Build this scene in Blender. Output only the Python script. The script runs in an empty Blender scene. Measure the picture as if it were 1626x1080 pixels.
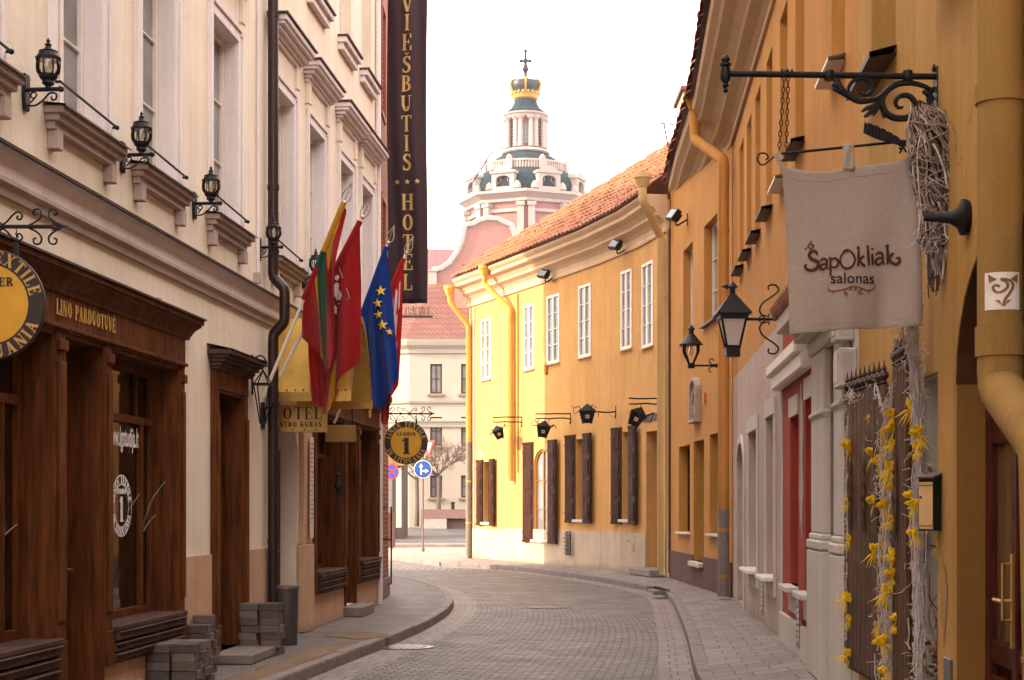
import bpy, bmesh, math, random
from math import radians as R_, sin, cos, pi, sqrt, atan2, exp
from mathutils import Matrix, Vector
random.seed(7)
SC = bpy.context.scene
# ---------------------------------------------------------------- camera, world, sun, exposure
cam = bpy.data.objects.new('camera', bpy.data.cameras.new('camera'))
SC.collection.objects.link(cam); SC.camera = cam
cam.location = (0, 0, 1.6); cam.rotation_euler = (R_(90), 0, 0)
cam.data.sensor_width = 36; cam.data.lens = 36*2500/1626
cam.data.shift_y = (805-540)/1626
cam.data.clip_start = .1; cam.data.clip_end = 2000
SUN_DIR = Vector((-.97, -.235, .47)).normalized()      # towards the sun
w = bpy.data.worlds.new('World'); SC.world = w; w.use_nodes = True
nt = w.node_tree; bg = nt.nodes['Background']
sky = nt.nodes.new('ShaderNodeTexSky'); sky.sky_type = 'NISHITA'; sky.sun_disc = False
sky.sun_elevation = math.asin(SUN_DIR.z); sky.sun_rotation = atan2(SUN_DIR.x, SUN_DIR.y)
sky.dust_density = 6; sky.air_density = 1.0; sky.ozone_density = 1.0
wm = nt.nodes.new('ShaderNodeMix'); wm.data_type = 'RGBA'; wm.inputs[0].default_value = .82
wm.inputs[7].default_value = (7.2, 6.35, 5.75, 1)      # bright thin overcast in front of the blue
nt.links.new(sky.outputs[0], wm.inputs[6]); nt.links.new(wm.outputs[2], bg.inputs[0])
bg.inputs[1].default_value = .15
sl = bpy.data.lights.new('sun', 'SUN'); sl.energy = 1.75; sl.angle = R_(.6); sl.color = (1, .84, .62)
so = bpy.data.objects.new('sun', sl); SC.collection.objects.link(so)
so.rotation_euler = SUN_DIR.to_track_quat('Z', 'Y').to_euler(); so.location = (-20, 0, 40)
vs = SC.view_settings; vs.view_transform = 'Standard'; vs.look = 'None'; vs.gamma = 1; vs.exposure = 2.2
# ---------------------------------------------------------------- materials
MC = {}
def nodes_of(m):
    m.use_nodes = True; n = m.node_tree
    return n, n.nodes['Principled BSDF']
def ramp(n, fac, stops):
    r = n.nodes.new('ShaderNodeValToRGB'); e = r.color_ramp.elements
    while len(e) < len(stops): e.new(.5)
    for k, (p, c) in enumerate(stops):
        e[k].position = p; e[k].color = (c, c, c, 1) if isinstance(c, (int, float)) else (*c, 1)
    n.links.new(fac, r.inputs[0]); return r.outputs[0]
def noise(n, vec, scale, detail=4, rough=.6, sc3=None):
    if sc3:
        mp = n.nodes.new('ShaderNodeMapping'); mp.inputs['Scale'].default_value = sc3
        n.links.new(vec, mp.inputs[0]); vec = mp.outputs[0]
    t = n.nodes.new('ShaderNodeTexNoise'); t.inputs['Scale'].default_value = scale
    t.inputs['Detail'].default_value = detail; t.inputs['Roughness'].default_value = rough
    n.links.new(vec, t.inputs[0]); return t.outputs[0]
def mixc(n, fac, a, b, mode='MIX'):
    m = n.nodes.new('ShaderNodeMix'); m.data_type = 'RGBA'; m.blend_type = mode
    for s, v in ((0, fac), (6, a), (7, b)):
        if hasattr(v, 'links'): n.links.new(v, m.inputs[s])
        elif s == 0: m.inputs[0].default_value = v
        else: m.inputs[s].default_value = (*v, 1)
    return m.outputs[2]
def bump(n, b, h, strength, dist=.01):
    u = n.nodes.new('ShaderNodeBump'); u.inputs['Strength'].default_value = strength; u.inputs['Distance'].default_value = dist
    n.links.new(h, u.inputs['Height']); n.links.new(u.outputs[0], b.inputs['Normal']); return u
def mul(c, k): return tuple(min(1, x*k) for x in c)
def plain(name, col, rough=.6, metal=0, var=.15, scale=6, bmp=.15, bs=50, spec=.4):
    """painted / cast surface with a little mottling and fine relief"""
    if name in MC: return MC[name]
    m = bpy.data.materials.new(name); n, b = nodes_of(m); tc = n.nodes.new('ShaderNodeTexCoord').outputs['Object']
    f = ramp(n, noise(n, tc, scale), [(.3, 0), (.7, 1)])
    n.links.new(mixc(n, f, mul(col, 1-var), mul(col, 1+var)), b.inputs['Base Color'])
    b.inputs['Roughness'].default_value = rough; b.inputs['Metallic'].default_value = metal
    b.inputs['Specular IOR Level'].default_value = spec
    if bmp: bump(n, b, noise(n, tc, bs, 3), bmp)
    MC[name] = m; return m
def plaster(name, col, var=.1, streak=.18, patch=None, patch_amt=.5, damp=None, dirt_shade_z=1.0, bmp=.35, crack=0):
    """rendered wall: cloudy tint, rain streaks, fine grain, worn patches; damp = darker wall foot: stains, on peach_plaster with painted contact shade"""
    if name in MC: return MC[name]
    m = bpy.data.materials.new(name); n, b = nodes_of(m); tc = n.nodes.new('ShaderNodeTexCoord').outputs['Object']
    f = ramp(n, noise(n, tc, .9, 6, .62), [(.3, 0), (.72, 1)])
    c = mixc(n, f, mul(col, 1-var), mul(col, 1+var))
    s = ramp(n, noise(n, tc, 1, 6, .72, (5, 5, .35)), [(.45, 0), (.72, 1)])
    sm = n.nodes.new('ShaderNodeMath'); sm.operation = 'MULTIPLY'; sm.inputs[1].default_value = streak
    n.links.new(s, sm.inputs[0]); c = mixc(n, sm.outputs[0], c, mul(col, .45))
    g = ramp(n, noise(n, tc, 55, 3, .8), [(.25, .86), (.8, 1.1)])
    c = mixc(n, .8, c, g, 'MULTIPLY')
    if patch:
        pf = ramp(n, noise(n, tc, 1.7, 7, .72), [(.62, 0), (.66, 1)])
        pm = n.nodes.new('ShaderNodeMath'); pm.operation = 'MULTIPLY'; pm.inputs[1].default_value = patch_amt
        n.links.new(pf, pm.inputs[0]); c = mixc(n, pm.outputs[0], c, patch)
    if damp:
        sx = n.nodes.new('ShaderNodeSeparateXYZ'); n.links.new(tc, sx.inputs[0])
        ad = n.nodes.new('ShaderNodeMath'); ad.operation = 'MULTIPLY_ADD'; ad.inputs[1].default_value = .5
        n.links.new(noise(n, tc, 2.5, 6, .7), ad.inputs[0]); n.links.new(sx.outputs[2], ad.inputs[2])
        df = ramp(n, ad.outputs[0], [(dirt_shade_z*.5+.12, 1), (min(.99, dirt_shade_z*.5+.3), 0)])
        dm = n.nodes.new('ShaderNodeMath'); dm.operation = 'MULTIPLY'; dm.inputs[1].default_value = .6
        n.links.new(df, dm.inputs[0]); c = mixc(n, dm.outputs[0], c, damp)
    if crack:
        wp = n.nodes.new('ShaderNodeVectorMath'); wp.operation = 'MULTIPLY_ADD'; wp.inputs[1].default_value = (.7, .7, .7)
        nz = n.nodes.new('ShaderNodeTexNoise'); nz.inputs['Scale'].default_value = 2.2; nz.inputs['Detail'].default_value = 6; n.links.new(tc, nz.inputs[0]); n.links.new(nz.outputs[1], wp.inputs[0]); n.links.new(tc, wp.inputs[2])
        vo = n.nodes.new('ShaderNodeTexVoronoi'); vo.feature = 'DISTANCE_TO_EDGE'; vo.inputs['Scale'].default_value = .55; n.links.new(wp.outputs[0], vo.inputs[0])
        ck = ramp(n, vo.outputs[0], [(.0, 1), (.007, 0)]); gate = ramp(n, noise(n, tc, .7, 3), [(.5, 0), (.6, 1)])
        c1_ = n.nodes.new('ShaderNodeMath'); c1_.operation = 'MULTIPLY'; n.links.new(ck, c1_.inputs[0]); n.links.new(gate, c1_.inputs[1])
        c2_ = n.nodes.new('ShaderNodeMath'); c2_.operation = 'MULTIPLY'; c2_.inputs[1].default_value = crack; n.links.new(c1_.outputs[0], c2_.inputs[0]); c = mixc(n, c2_.outputs[0], c, mul(col, .3))
    n.links.new(c, b.inputs['Base Color']); b.inputs['Roughness'].default_value = .9
    b.inputs['Specular IOR Level'].default_value = .2
    mx = n.nodes.new('ShaderNodeMath'); mx.operation = 'MULTIPLY_ADD'; mx.inputs[1].default_value = 2.2
    n.links.new(noise(n, tc, 3.2, 5, .6), mx.inputs[0]); n.links.new(noise(n, tc, 70, 3, .7), mx.inputs[2])
    bump(n, b, mx.outputs[0], bmp, .012)
    MC[name] = m; return m
def wood(name, dark, light, rough=.42, grain=(14, 14, 1.1)):
    if name in MC: return MC[name]
    m = bpy.data.materials.new(name); n, b = nodes_of(m); tc = n.nodes.new('ShaderNodeTexCoord').outputs['Object']
    f = ramp(n, noise(n, tc, 1.6, 8, .65, grain), [(.3, 0), (.72, 1)])
    c = mixc(n, f, dark, light)
    k = ramp(n, noise(n, tc, 1.3, 3, .5), [(.3, .7), (.7, 1.15)])
    n.links.new(mixc(n, .9, c, k, 'MULTIPLY'), b.inputs['Base Color'])
    n.links.new(ramp(n, noise(n, tc, 5, 4), [(.3, rough-.1), (.7, rough+.22)]), b.inputs['Roughness'])
    b.inputs['Specular IOR Level'].default_value = .08
    bump(n, b, noise(n, tc, 3, 6, .6, (20, 20, 1.5)), .25 if name != 'shutter_brown' else .05)
    MC[name] = m; return m
def bricks(name, c1, c2, mortar, bw, rh, ms, vec='wall', offs=.5, rough=.8, bmp=.6, squash=1, big=.25, smooth=.1):
    """coursed masonry or paving. vec: wall (x,z of the thing), uv, flat (x,y of the thing)"""
    if name in MC: return MC[name]
    m = bpy.data.materials.new(name); n, b = nodes_of(m); t = n.nodes.new('ShaderNodeTexCoord'); tc = t.outputs['Object']
    v = tc
    if vec == 'uv': v = t.outputs['UV']
    if vec == 'wall':
        s = n.nodes.new('ShaderNodeSeparateXYZ'); k = n.nodes.new('ShaderNodeCombineXYZ')
        a = n.nodes.new('ShaderNodeMath'); a.operation = 'ADD'
        n.links.new(tc, s.inputs[0]); n.links.new(s.outputs[0], a.inputs[0]); n.links.new(s.outputs[1], a.inputs[1])
        n.links.new(a.outputs[0], k.inputs[0]); n.links.new(s.outputs[2], k.inputs[1]); v = k.outputs[0]
    wv = n.nodes.new('ShaderNodeVectorMath'); wv.operation = 'MULTIPLY_ADD'; wv.inputs[1].default_value = (.02, .02, 0)
    nn = n.nodes.new('ShaderNodeTexNoise'); nn.inputs['Scale'].default_value = 2.5; n.links.new(v, nn.inputs[0])
    n.links.new(nn.outputs[1], wv.inputs[0]); n.links.new(v, wv.inputs[2]); v = wv.outputs[0]
    br = n.nodes.new('ShaderNodeTexBrick'); n.links.new(v, br.inputs[0]); br.offset = offs
    br.inputs['Scale'].default_value = 1; br.inputs['Brick Width'].default_value = bw; br.inputs['Row Height'].default_value = rh
    br.inputs['Mortar Size'].default_value = ms; br.inputs['Mortar Smooth'].default_value = smooth; br.inputs['Bias'].default_value = 0
    br.inputs['Color1'].default_value = (*c1, 1); br.inputs['Color2'].default_value = (*c2, 1); br.inputs['Mortar'].default_value = (*mortar, 1)
    g = ramp(n, noise(n, tc, 1.1, 5, .6), [(.3, 1-big), (.72, 1+big*.5)])
    g2 = ramp(n, noise(n, tc, 30, 4, .75), [(.25, .8), (.8, 1.15)])
    c = mixc(n, .9, mixc(n, .9, br.outputs[0], g, 'MULTIPLY'), g2, 'MULTIPLY')
    n.links.new(c, b.inputs['Base Color']); b.inputs['Specular IOR Level'].default_value = .35
    n.links.new(ramp(n, noise(n, tc, 2.2, 5), [(.3, rough-.15), (.7, rough+.1)]), b.inputs['Roughness'])
    iv = n.nodes.new('ShaderNodeMath'); iv.operation = 'MULTIPLY_ADD'; iv.inputs[1].default_value = -1.0
    n.links.new(br.outputs[1], iv.inputs[0]); n.links.new(noise(n, tc, 22, 4, .7), iv.inputs[2])
    bump(n, b, iv.outputs[0], bmp, .02)
    MC[name] = m; return m
def glass_dark(name, col=(.05, .055, .06), rough=.04, spec=.9, var=.3):
    if name in MC: return MC[name]
    m = bpy.data.materials.new(name); n, b = nodes_of(m); tc = n.nodes.new('ShaderNodeTexCoord').outputs['Object']
    f = ramp(n, noise(n, tc, 1.4, 3), [(.35, 0), (.65, 1)])
    n.links.new(mixc(n, f, mul(col, 1-var), mul(col, 1+var)), b.inputs['Base Color'])
    b.inputs['Roughness'].default_value = rough; b.inputs['Specular IOR Level'].default_value = spec
    bump(n, b, noise(n, tc, 3, 1), .04)
    MC[name] = m; return m
def glass_clear(name, tint=(.75, .75, .72), base=.12):
    if name in MC: return MC[name]
    m = bpy.data.materials.new(name); m.use_nodes = True; n = m.node_tree; n.nodes.clear()
    o = n.nodes.new('ShaderNodeOutputMaterial'); mx = n.nodes.new('ShaderNodeMixShader')
    tr = n.nodes.new('ShaderNodeBsdfTransparent'); tr.inputs[0].default_value = (*tint, 1)
    gl = n.nodes.new('ShaderNodeBsdfGlossy'); gl.inputs['Roughness'].default_value = .03; gl.inputs[0].default_value = (.8, .8, .8, 1)
    lw = n.nodes.new('ShaderNodeFresnel'); lw.inputs[0].default_value = 1.35
    a = n.nodes.new('ShaderNodeMath'); a.operation = 'ADD'; a.inputs[1].default_value = base*.25
    n.links.new(lw.outputs[0], a.inputs[0]); n.links.new(a.outputs[0], mx.inputs[0])
    n.links.new(tr.outputs[0], mx.inputs[1]); n.links.new(gl.outputs[0], mx.inputs[2]); n.links.new(mx.outputs[0], o.inputs[0])
    MC[name] = m; return m
def cloth(name, col, bmp=.25, bs=240, rough=.85, trans=0):
    if name in MC: return MC[name]
    m = plain(name, col, rough, 0, .08, 5, bmp, bs, .15)
    m.node_tree.nodes['Principled BSDF'].inputs['Sheen Weight'].default_value = .15
    if trans:
        n = m.node_tree; b = n.nodes['Principled BSDF']; o = [x for x in n.nodes if x.type == 'OUTPUT_MATERIAL'][0]
        t = n.nodes.new('ShaderNodeBsdfTranslucent'); t.inputs[0].default_value = (*col, 1); x = n.nodes.new('ShaderNodeMixShader')
        x.inputs[0].default_value = trans; n.links.new(b.outputs[0], x.inputs[1]); n.links.new(t.outputs[0], x.inputs[2]); n.links.new(x.outputs[0], o.inputs[0])
    return m
# palette
CREAM = plaster('cream_plaster', (.82, .72, .595), .08, .28, crack=.25)
PEACH = plaster('peach_plaster', (.58, .375, .25), .1, .3, (.50, .32, .22), .4, (.26, .18, .13), .12, crack=.5)  # darker foot: dirt plus contact shade put into the colour
TRIM = plaster('trim_paint', (.77, .70, .70), .07, .3, bmp=.15)
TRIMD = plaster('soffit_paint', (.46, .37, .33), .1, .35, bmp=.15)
YELL = plaster('yellow_plaster', (.62, .335, .115), .11, .3, (.52, .275, .10), .55, crack=.5)
YTRIM = plaster('yellow_cornice', (.62, .43, .27), .07, .2)
YPLIN = plaster('yellow_house_plinth', (.50, .39, .295), .16, .3, (.36, .28, .22), .6, (.17, .13, .10), .2, crack=.8)
ORAN = plaster('orange_plaster', (.53, .25, .062), .12, .3, (.60, .30, .11), .5, crack=.5)
OCHR = plaster('ochre_plaster', (.50, .285, .082), .17, .45, (.60, .37, .15), .5, (.26, .15, .07), .2, crack=.8)
OTRIM = plaster('orange_cornice', (.50, .35, .20), .08, .22)
MAUV = plaster('mauve_plaster', (.52, .40, .355), .13, .3, (.57, .45, .40), .5, (.25, .19, .16), .15, crack=.6)
REDP = plaster('red_plaster', (.36, .055, .034), .2, .35, crack=.5)
GREYT = plaster('grey_trim', (.60, .555, .50), .07, .18)
PURP = plaster('purple_plinth', (.13, .068, .06), .14, .2, (.30, .22, .19), .3)
FARC = plaster('far_cream', (.37, .32, .265), .04, .08)
PINK = plaster('church_pink', (.29, .14, .125), .05, .1)
PWHT = plaster('church_white', (.34, .275, .255), .04, .1)
WOOD = wood('stained_wood', (.042, .0125, .004), (.195, .064, .019), .55)
WOODD = wood('dark_wood', (.025, .009, .004), (.075, .024, .009))
SILLW = wood('weathered_sill', (.05, .028, .022), (.12, .07, .055), .6, (2, 14, 14))
SHUT = wood('shutter_brown', (.026, .010, .007), (.078, .030, .018), .6)
TANW = wood('tan_wood', (.26, .14, .055), (.40, .24, .10), .5)
IRON = plain('wrought_iron', (.008, .008, .010), .5, .1, .3, 20, .2, 60, .3)
DPIPE = plain('brown_pipe', (.035, .018, .016), .38, .4, .2, 5, .08, 30)
FLASH = plain('dark_flashing', (.055, .032, .03), .55, .2, .25, 8, .1, 30)
YPIPE = plaster('yellow_pipe', (.62, .36, .09), .14, .5, (.25, .15, .08), .18, bmp=.12)
TPIPE = plaster('tan_pipe', (.56, .38, .17), .14, .5, (.25, .15, .08), .18, bmp=.12)
OPIPE = plaster('orange_pipe', (.53, .245, .065), .14, .5, (.25, .15, .08), .18, bmp=.12)
CPIPE = plaster('ochre_pipe', (.33, .195, .058), .14, .5, (.25, .15, .08), .18, bmp=.12)
GPIPE = plain('grey_pipe', (.20, .165, .155), .55, 0, .2, 6, .1, 30)
WHITE = plain('white_paint', (.74, .68, .62), .5, 0, .06, 6, .1, 40)
LILAC = plain('reveal_paint', (.76, .69, .69), .7, 0, .05, 3, .1, 40)
GREYM = plain('grey_metal', (.14, .135, .14), .4, .6, .2, 12, .15, 25)
BRASS = plain('brass', (.65, .40, .12), .3, .9, .1, 10, .05, 40)
GOLD = plain('gold_paint', (.66, .40, .10), .5, .25, .1, 10, .08, 60)
SIGNY = plain('sign_yellow', (.64, .335, .022), .5, 0, .08, 8, .05, 60)
SIGNB = plain('sign_brown', (.028, .014, .012), .5, 0, .15, 8, .05, 60)
STEEL = plain('pale_steel', (.5, .42, .36), .35, .7, .15, 20, .1, 60)
TILE = plain('roof_tile', (.25, .078, .024), .75, 0, .45, 4.3, .4, 30)
TILEF = plain('far_roof_tile', (.18, .075, .055), .8, 0, .3, 3, .4, 8)
GLASS = glass_dark('window_glass', (.20, .19, .19), .07, .7)
GLASSD = glass_dark('dark_glass', (.02, .022, .025))
GLASSP = glass_dark('pale_glass', (.20, .17, .16), .12, .5)
CLEAR = glass_clear('shop_glass', base=.8)
LAMPG = glass_clear('lamp_glass', (.93, .9, .85), .3)
DARK = plain('interior_dark', (.02, .017, .015), .9)
PAVER = plain('grey_paver', (.125, .10, .092), .85, 0, .25, 9, .5, 60)
_n = PAVER.node_tree; _b = _n.nodes['Principled BSDF']; _oi = _n.nodes.new('ShaderNodeObjectInfo'); _l = _b.inputs['Base Color'].links[0].from_socket
_n.links.new(mixc(_n, 1, _l, ramp(_n, _oi.outputs['Random'], [(0, (.6, .58, .58)), (.6, (1.0, .97, .95)), (1, (1.45, 1.38, 1.3))]), 'MULTIPLY'), _b.inputs['Base Color'])
KERB = plain('kerb_granite', (.20, .165, .15), .7, 0, .2, 7, .5, 60)
# ---------------------------------------------------------------- things
C = SC.collection
MW = {}                                     # object -> world matrix
def tag(o, label=None, cat=None, group=None, kind=None):
    if label: o['label'] = label
    if cat: o['category'] = cat
    if group: o['group'] = group
    if kind: o['kind'] = kind
    return o
def thing(name, label, cat, M, group=None):
    o = bpy.data.objects.new(name, None); C.objects.link(o); o.matrix_world = M; o.empty_display_size = .2
    MW[o] = M.copy(); return tag(o, label, cat, group)
def kids(o): return [c for c in bpy.data.objects if c.parent == o]
def dup(root, M, label=None, group=None):
    r = root.copy(); C.objects.link(r); r.matrix_world = M; MW[r] = M.copy()
    if label: r['label'] = label
    if group: r['group'] = group
    for ch in kids(root):
        c = ch.copy(); C.objects.link(c); c.parent = r
        for g in kids(ch):
            d = g.copy(); C.objects.link(d); d.parent = c
    return r
def T(x=0, y=0, z=0, a=0): return Matrix.Translation((x, y, z)) @ Matrix.Rotation(a, 4, 'Z')
class Frame:
    """a wall line: x runs to the right for someone facing the wall from the street, -y points to the street"""
    def __init__(s, p0, p1):
        s.p0 = Vector(p0); s.d = (Vector(p1)-s.p0); s.len = s.d.length; s.d.normalize()
        s.ang = atan2(s.d.y, s.d.x); s.M = T(s.p0.x, s.p0.y, 0, s.ang)
    def ux(s, px):
        k = (px-813)/2500; return (k*s.p0.y-s.p0.x)/(s.d.x-k*s.d.y)
    def uy(s, Y): return (Y-s.p0.y)/s.d.y
    def Y(s, u): return s.p0.y+u*s.d.y
    def z(s, px, py): return 1.6+(805-py)*s.Y(s.ux(px))/2500
    def at(s, u, v=0, z=0): return s.M @ Matrix.Translation((u, v, z))
def FACE(X, Y, z=0): return T(X, Y, z)     # frame facing the viewer's side of the street
class MB:
    def __init__(s, M=None): s.M = M.copy() if M else Matrix(); s.v = []; s.f = []; s.uv = None; s.mi = []; s.cur = 0
    def p(s, co): s.v.append(s.M @ Vector(co)); return len(s.v)-1
    def face(s, idx): s.f.append(tuple(idx)); s.mi.append(s.cur)
    def quad(s, a, b, c, d): s.face([s.p(a), s.p(b), s.p(c), s.p(d)])
    def poly(s, pts): s.face([s.p(q) for q in pts])
    def box(s, x0, x1, y0, y1, z0, z1):
        i = [s.p(c) for c in ((x0, y0, z0), (x1, y0, z0), (x1, y1, z0), (x0, y1, z0), (x0, y0, z1), (x1, y0, z1), (x1, y1, z1), (x0, y1, z1))]
        for q in ((0, 3, 2, 1), (4, 5, 6, 7), (0, 1, 5, 4), (1, 2, 6, 5), (2, 3, 7, 6), (3, 0, 4, 7)): s.face([i[k] for k in q])
    def prism(s, poly, y0, y1):
        """poly in xz, counter-clockwise seen from -y"""
        a = [s.p((x, y0, z)) for x, z in poly]; b = [s.p((x, y1, z)) for x, z in poly]; n = len(poly)
        s.face(a); s.face(b[::-1])
        for k in range(n): s.face([a[k], b[k], b[(k+1) % n], a[(k+1) % n]])
    def bar(s, p, q, wx, wy):
        """square bar between two points"""
        p, q = Vector(p), Vector(q); t = (q-p).normalized(); u = t.cross(Vector((0, 1, 0)) if abs(t.y) < .9 else Vector((1, 0, 0))).normalized(); v = t.cross(u)
        i = [s.p(e+u*a*wx/2+v*b*wy/2) for e in (p, q) for a, b in ((-1, -1), (1, -1), (1, 1), (-1, 1))]
        for k in ((0, 1, 2, 3), (7, 6, 5, 4), (0, 4, 5, 1), (1, 5, 6, 2), (2, 6, 7, 3), (3, 7, 4, 0)): s.face([i[j] for j in k])
    def tube(s, pts, r, n=6, caps=True, flat=1):
        pts = [Vector(p) for p in pts]; m = len(pts); rs = r if isinstance(r, (list, tuple)) else [r]*m
        prev = None; rings = []
        for k in range(m):
            t = (pts[min(k+1, m-1)]-pts[max(k-1, 0)])
            if t.length < 1e-9: t = Vector((0, 0, 1))
            t.normalize()
            if prev is None:
                a = Vector((0, 1, 0)) if abs(t.y) < .9 else Vector((1, 0, 0)); u = t.cross(a).normalized()
            else:
                u = prev-t*prev.dot(t); u = u.normalized() if u.length > 1e-6 else t.orthogonal().normalized()
            prev = u; v = t.cross(u)
            rings.append([s.p(pts[k]+(u*cos(2*pi*j/n)+v*sin(2*pi*j/n)*flat)*rs[k]) for j in range(n)])
        for k in range(m-1):
            for j in range(n): s.face([rings[k][j], rings[k+1][j], rings[k+1][(j+1) % n], rings[k][(j+1) % n]])
        if caps: s.face(rings[0]); s.face(rings[-1][::-1])
    def lathe(s, prof, x=0, y=0, z=0, n=16, a0=0, rib=None):
        rings = []
        for r, h in prof:
            rings.append([s.p((x+max(r, 1e-4)*cos(a0+2*pi*j/n), y+max(r, 1e-4)*sin(a0+2*pi*j/n), z+h)) for j in range(n)])
        for k in range(len(prof)-1):
            for j in range(n): s.face([rings[k][j], rings[k][(j+1) % n], rings[k+1][(j+1) % n], rings[k+1][j]])
        s.face(rings[0][::-1]); s.face(rings[-1])
    def ball(s, x, y, z, r, n=10, sz=1):
        s.lathe([(r*sin(pi*k/8), -r*sz*cos(pi*k/8)) for k in range(9)], x, y, z, n)
    def ribbon(s, pts, w, y, th=.004):
        """flat stroke in the xz plane, th thick, front at y"""
        m = len(pts); ws = w if isinstance(w, (list, tuple)) else [w]*m
        L = []; Rr = []
        for k in range(m):
            a = pts[max(k-1, 0)]; b = pts[min(k+1, m-1)]; dx, dz = b[0]-a[0], b[1]-a[1]; l = sqrt(dx*dx+dz*dz) or 1
            nx, nz = -dz/l*ws[k]/2, dx/l*ws[k]/2
            L.append((pts[k][0]+nx, pts[k][1]+nz)); Rr.append((pts[k][0]-nx, pts[k][1]-nz))
        for k in range(m-1):
            q = [Rr[k], Rr[k+1], L[k+1], L[k]]
            f = [s.p((a, y, b)) for a, b in q]; g = [s.p((a, y+th, b)) for a, b in q]
            s.face(f)
            s.face([f[0], g[0], g[1], f[1]]); s.face([f[2], g[2], g[3], f[3]])
            if k == 0: s.face([f[3], g[3], g[0], f[0]])
            if k == m-2: s.face([f[1], g[1], g[2], f[2]])
    def text(s, string, x, z, size, y, align='CENTER', th=.003, bold=0, sx=1):
        cu = bpy.data.curves.new('t', 'FONT'); cu.body = string; cu.size = size; cu.align_x = align; cu.extrude = th/2; cu.offset = bold; cu.resolution_u = 3
        o = bpy.data.objects.new('t', cu); C.objects.link(o)
        dg = bpy.context.evaluated_depsgraph_get(); me = bpy.data.meshes.new_from_object(o.evaluated_get(dg))
        base = len(s.v)
        for v in me.vertices: s.p((x+v.co.x*sx, y-v.co.z, z+v.co.y))
        for p in me.polygons: s.face([base+k for k in p.vertices])
        bpy.data.objects.remove(o); bpy.data.curves.remove(cu); bpy.data.meshes.remove(me)
    def build(s, name, mat, parent=None, smooth=False, bev=0, **kw):
        me = bpy.data.meshes.new(name); root = parent
        while root is not None and root.parent is not None: root = root.parent
        inv = MW[root].inverted() if root is not None else Matrix()
        if root is None and kw.get('org') is not None: inv = kw['org'].inverted()
        me.from_pydata([inv @ v for v in s.v], [], s.f)
        mats = mat if isinstance(mat, (list, tuple)) else [mat]
        for m in mats: me.materials.append(m)
        if len(mats) > 1:
            for p, k in zip(me.polygons, s.mi): p.material_index = k
        if s.uv:
            ul = me.uv_layers.new(name='UVMap')
            for lp in me.loops: ul.data[lp.index].uv = s.uv[lp.vertex_index]
        if smooth: me.shade_smooth(); me.set_sharp_from_angle(angle=R_(38))
        me.validate(); me.update()
        o = bpy.data.objects.new(name, me); C.objects.link(o)
        if parent is not None: o.parent = parent
        elif kw.get('org') is not None: o.matrix_world = kw['org']; MW[o] = kw['org'].copy()
        else: MW[o] = Matrix()
        if bev:
            b = o.modifiers.new('bevel', 'BEVEL'); b.width = bev; b.segments = 1; b.limit_method = 'ANGLE'; b.harden_normals = False
        return o
def solo(mb, name, mat, org, label, cat, group=None, smooth=False, bev=0):
    return tag(mb.build(name, mat, None, smooth, bev, org=org), label, cat, group)
def spiral(cx, cz, r0, r1, a0, a1, n=16, y=0):
    return [(cx+(r0+(r1-r0)*k/n)*cos(a0+(a1-a0)*k/n), y, cz+(r0+(r1-r0)*k/n)*sin(a0+(a1-a0)*k/n)) for k in range(n+1)]
def smooth2(pts, n=6):
    """catmull-rom through 2d/3d points"""
    P = [Vector(p) for p in pts]; out = []
    for i in range(len(P)-1):
        a, b, c, d = P[max(i-1, 0)], P[i], P[i+1], P[min(i+2, len(P)-1)]
        for k in range(n):
            t = k/n; out.append(tuple(.5*((2*b)+(c-a)*t+(2*a-5*b+4*c-d)*t*t+(3*b-a-3*c+d)*t**3)))
    out.append(tuple(P[-1])); return out
def offset_path(path, off):
    out = []; m = len(path)
    for k in range(m):
        p = Vector(path[k]); ns = []
        if k > 0: d = (p-Vector(path[k-1])).normalized(); ns.append(Vector((d.y, -d.x)))
        if k < m-1: d = (Vector(path[k+1])-p).normalized(); ns.append(Vector((d.y, -d.x)))
        n = sum(ns, Vector((0, 0))).normalized(); out.append(p+n*off/max(.3, n.dot(ns[0])))
    return out
def sweep(mb, prof, path, closed=False, caps=True):
    """profile of (out, z) run along a 2d path whose outward side is to its right"""
    rows = [[mb.p((q.x, q.y, z)) for q in offset_path(path, o)] for o, z in prof]
    n = len(rows)
    for k in range(n if closed else n-1):
        a, b = rows[k], rows[(k+1) % n]
        for j in range(len(path)-1): mb.face([a[j], a[j+1], b[j+1], b[j]])
    if caps: mb.face([r[0] for r in rows][::-1]); mb.face([r[-1] for r in rows])
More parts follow.
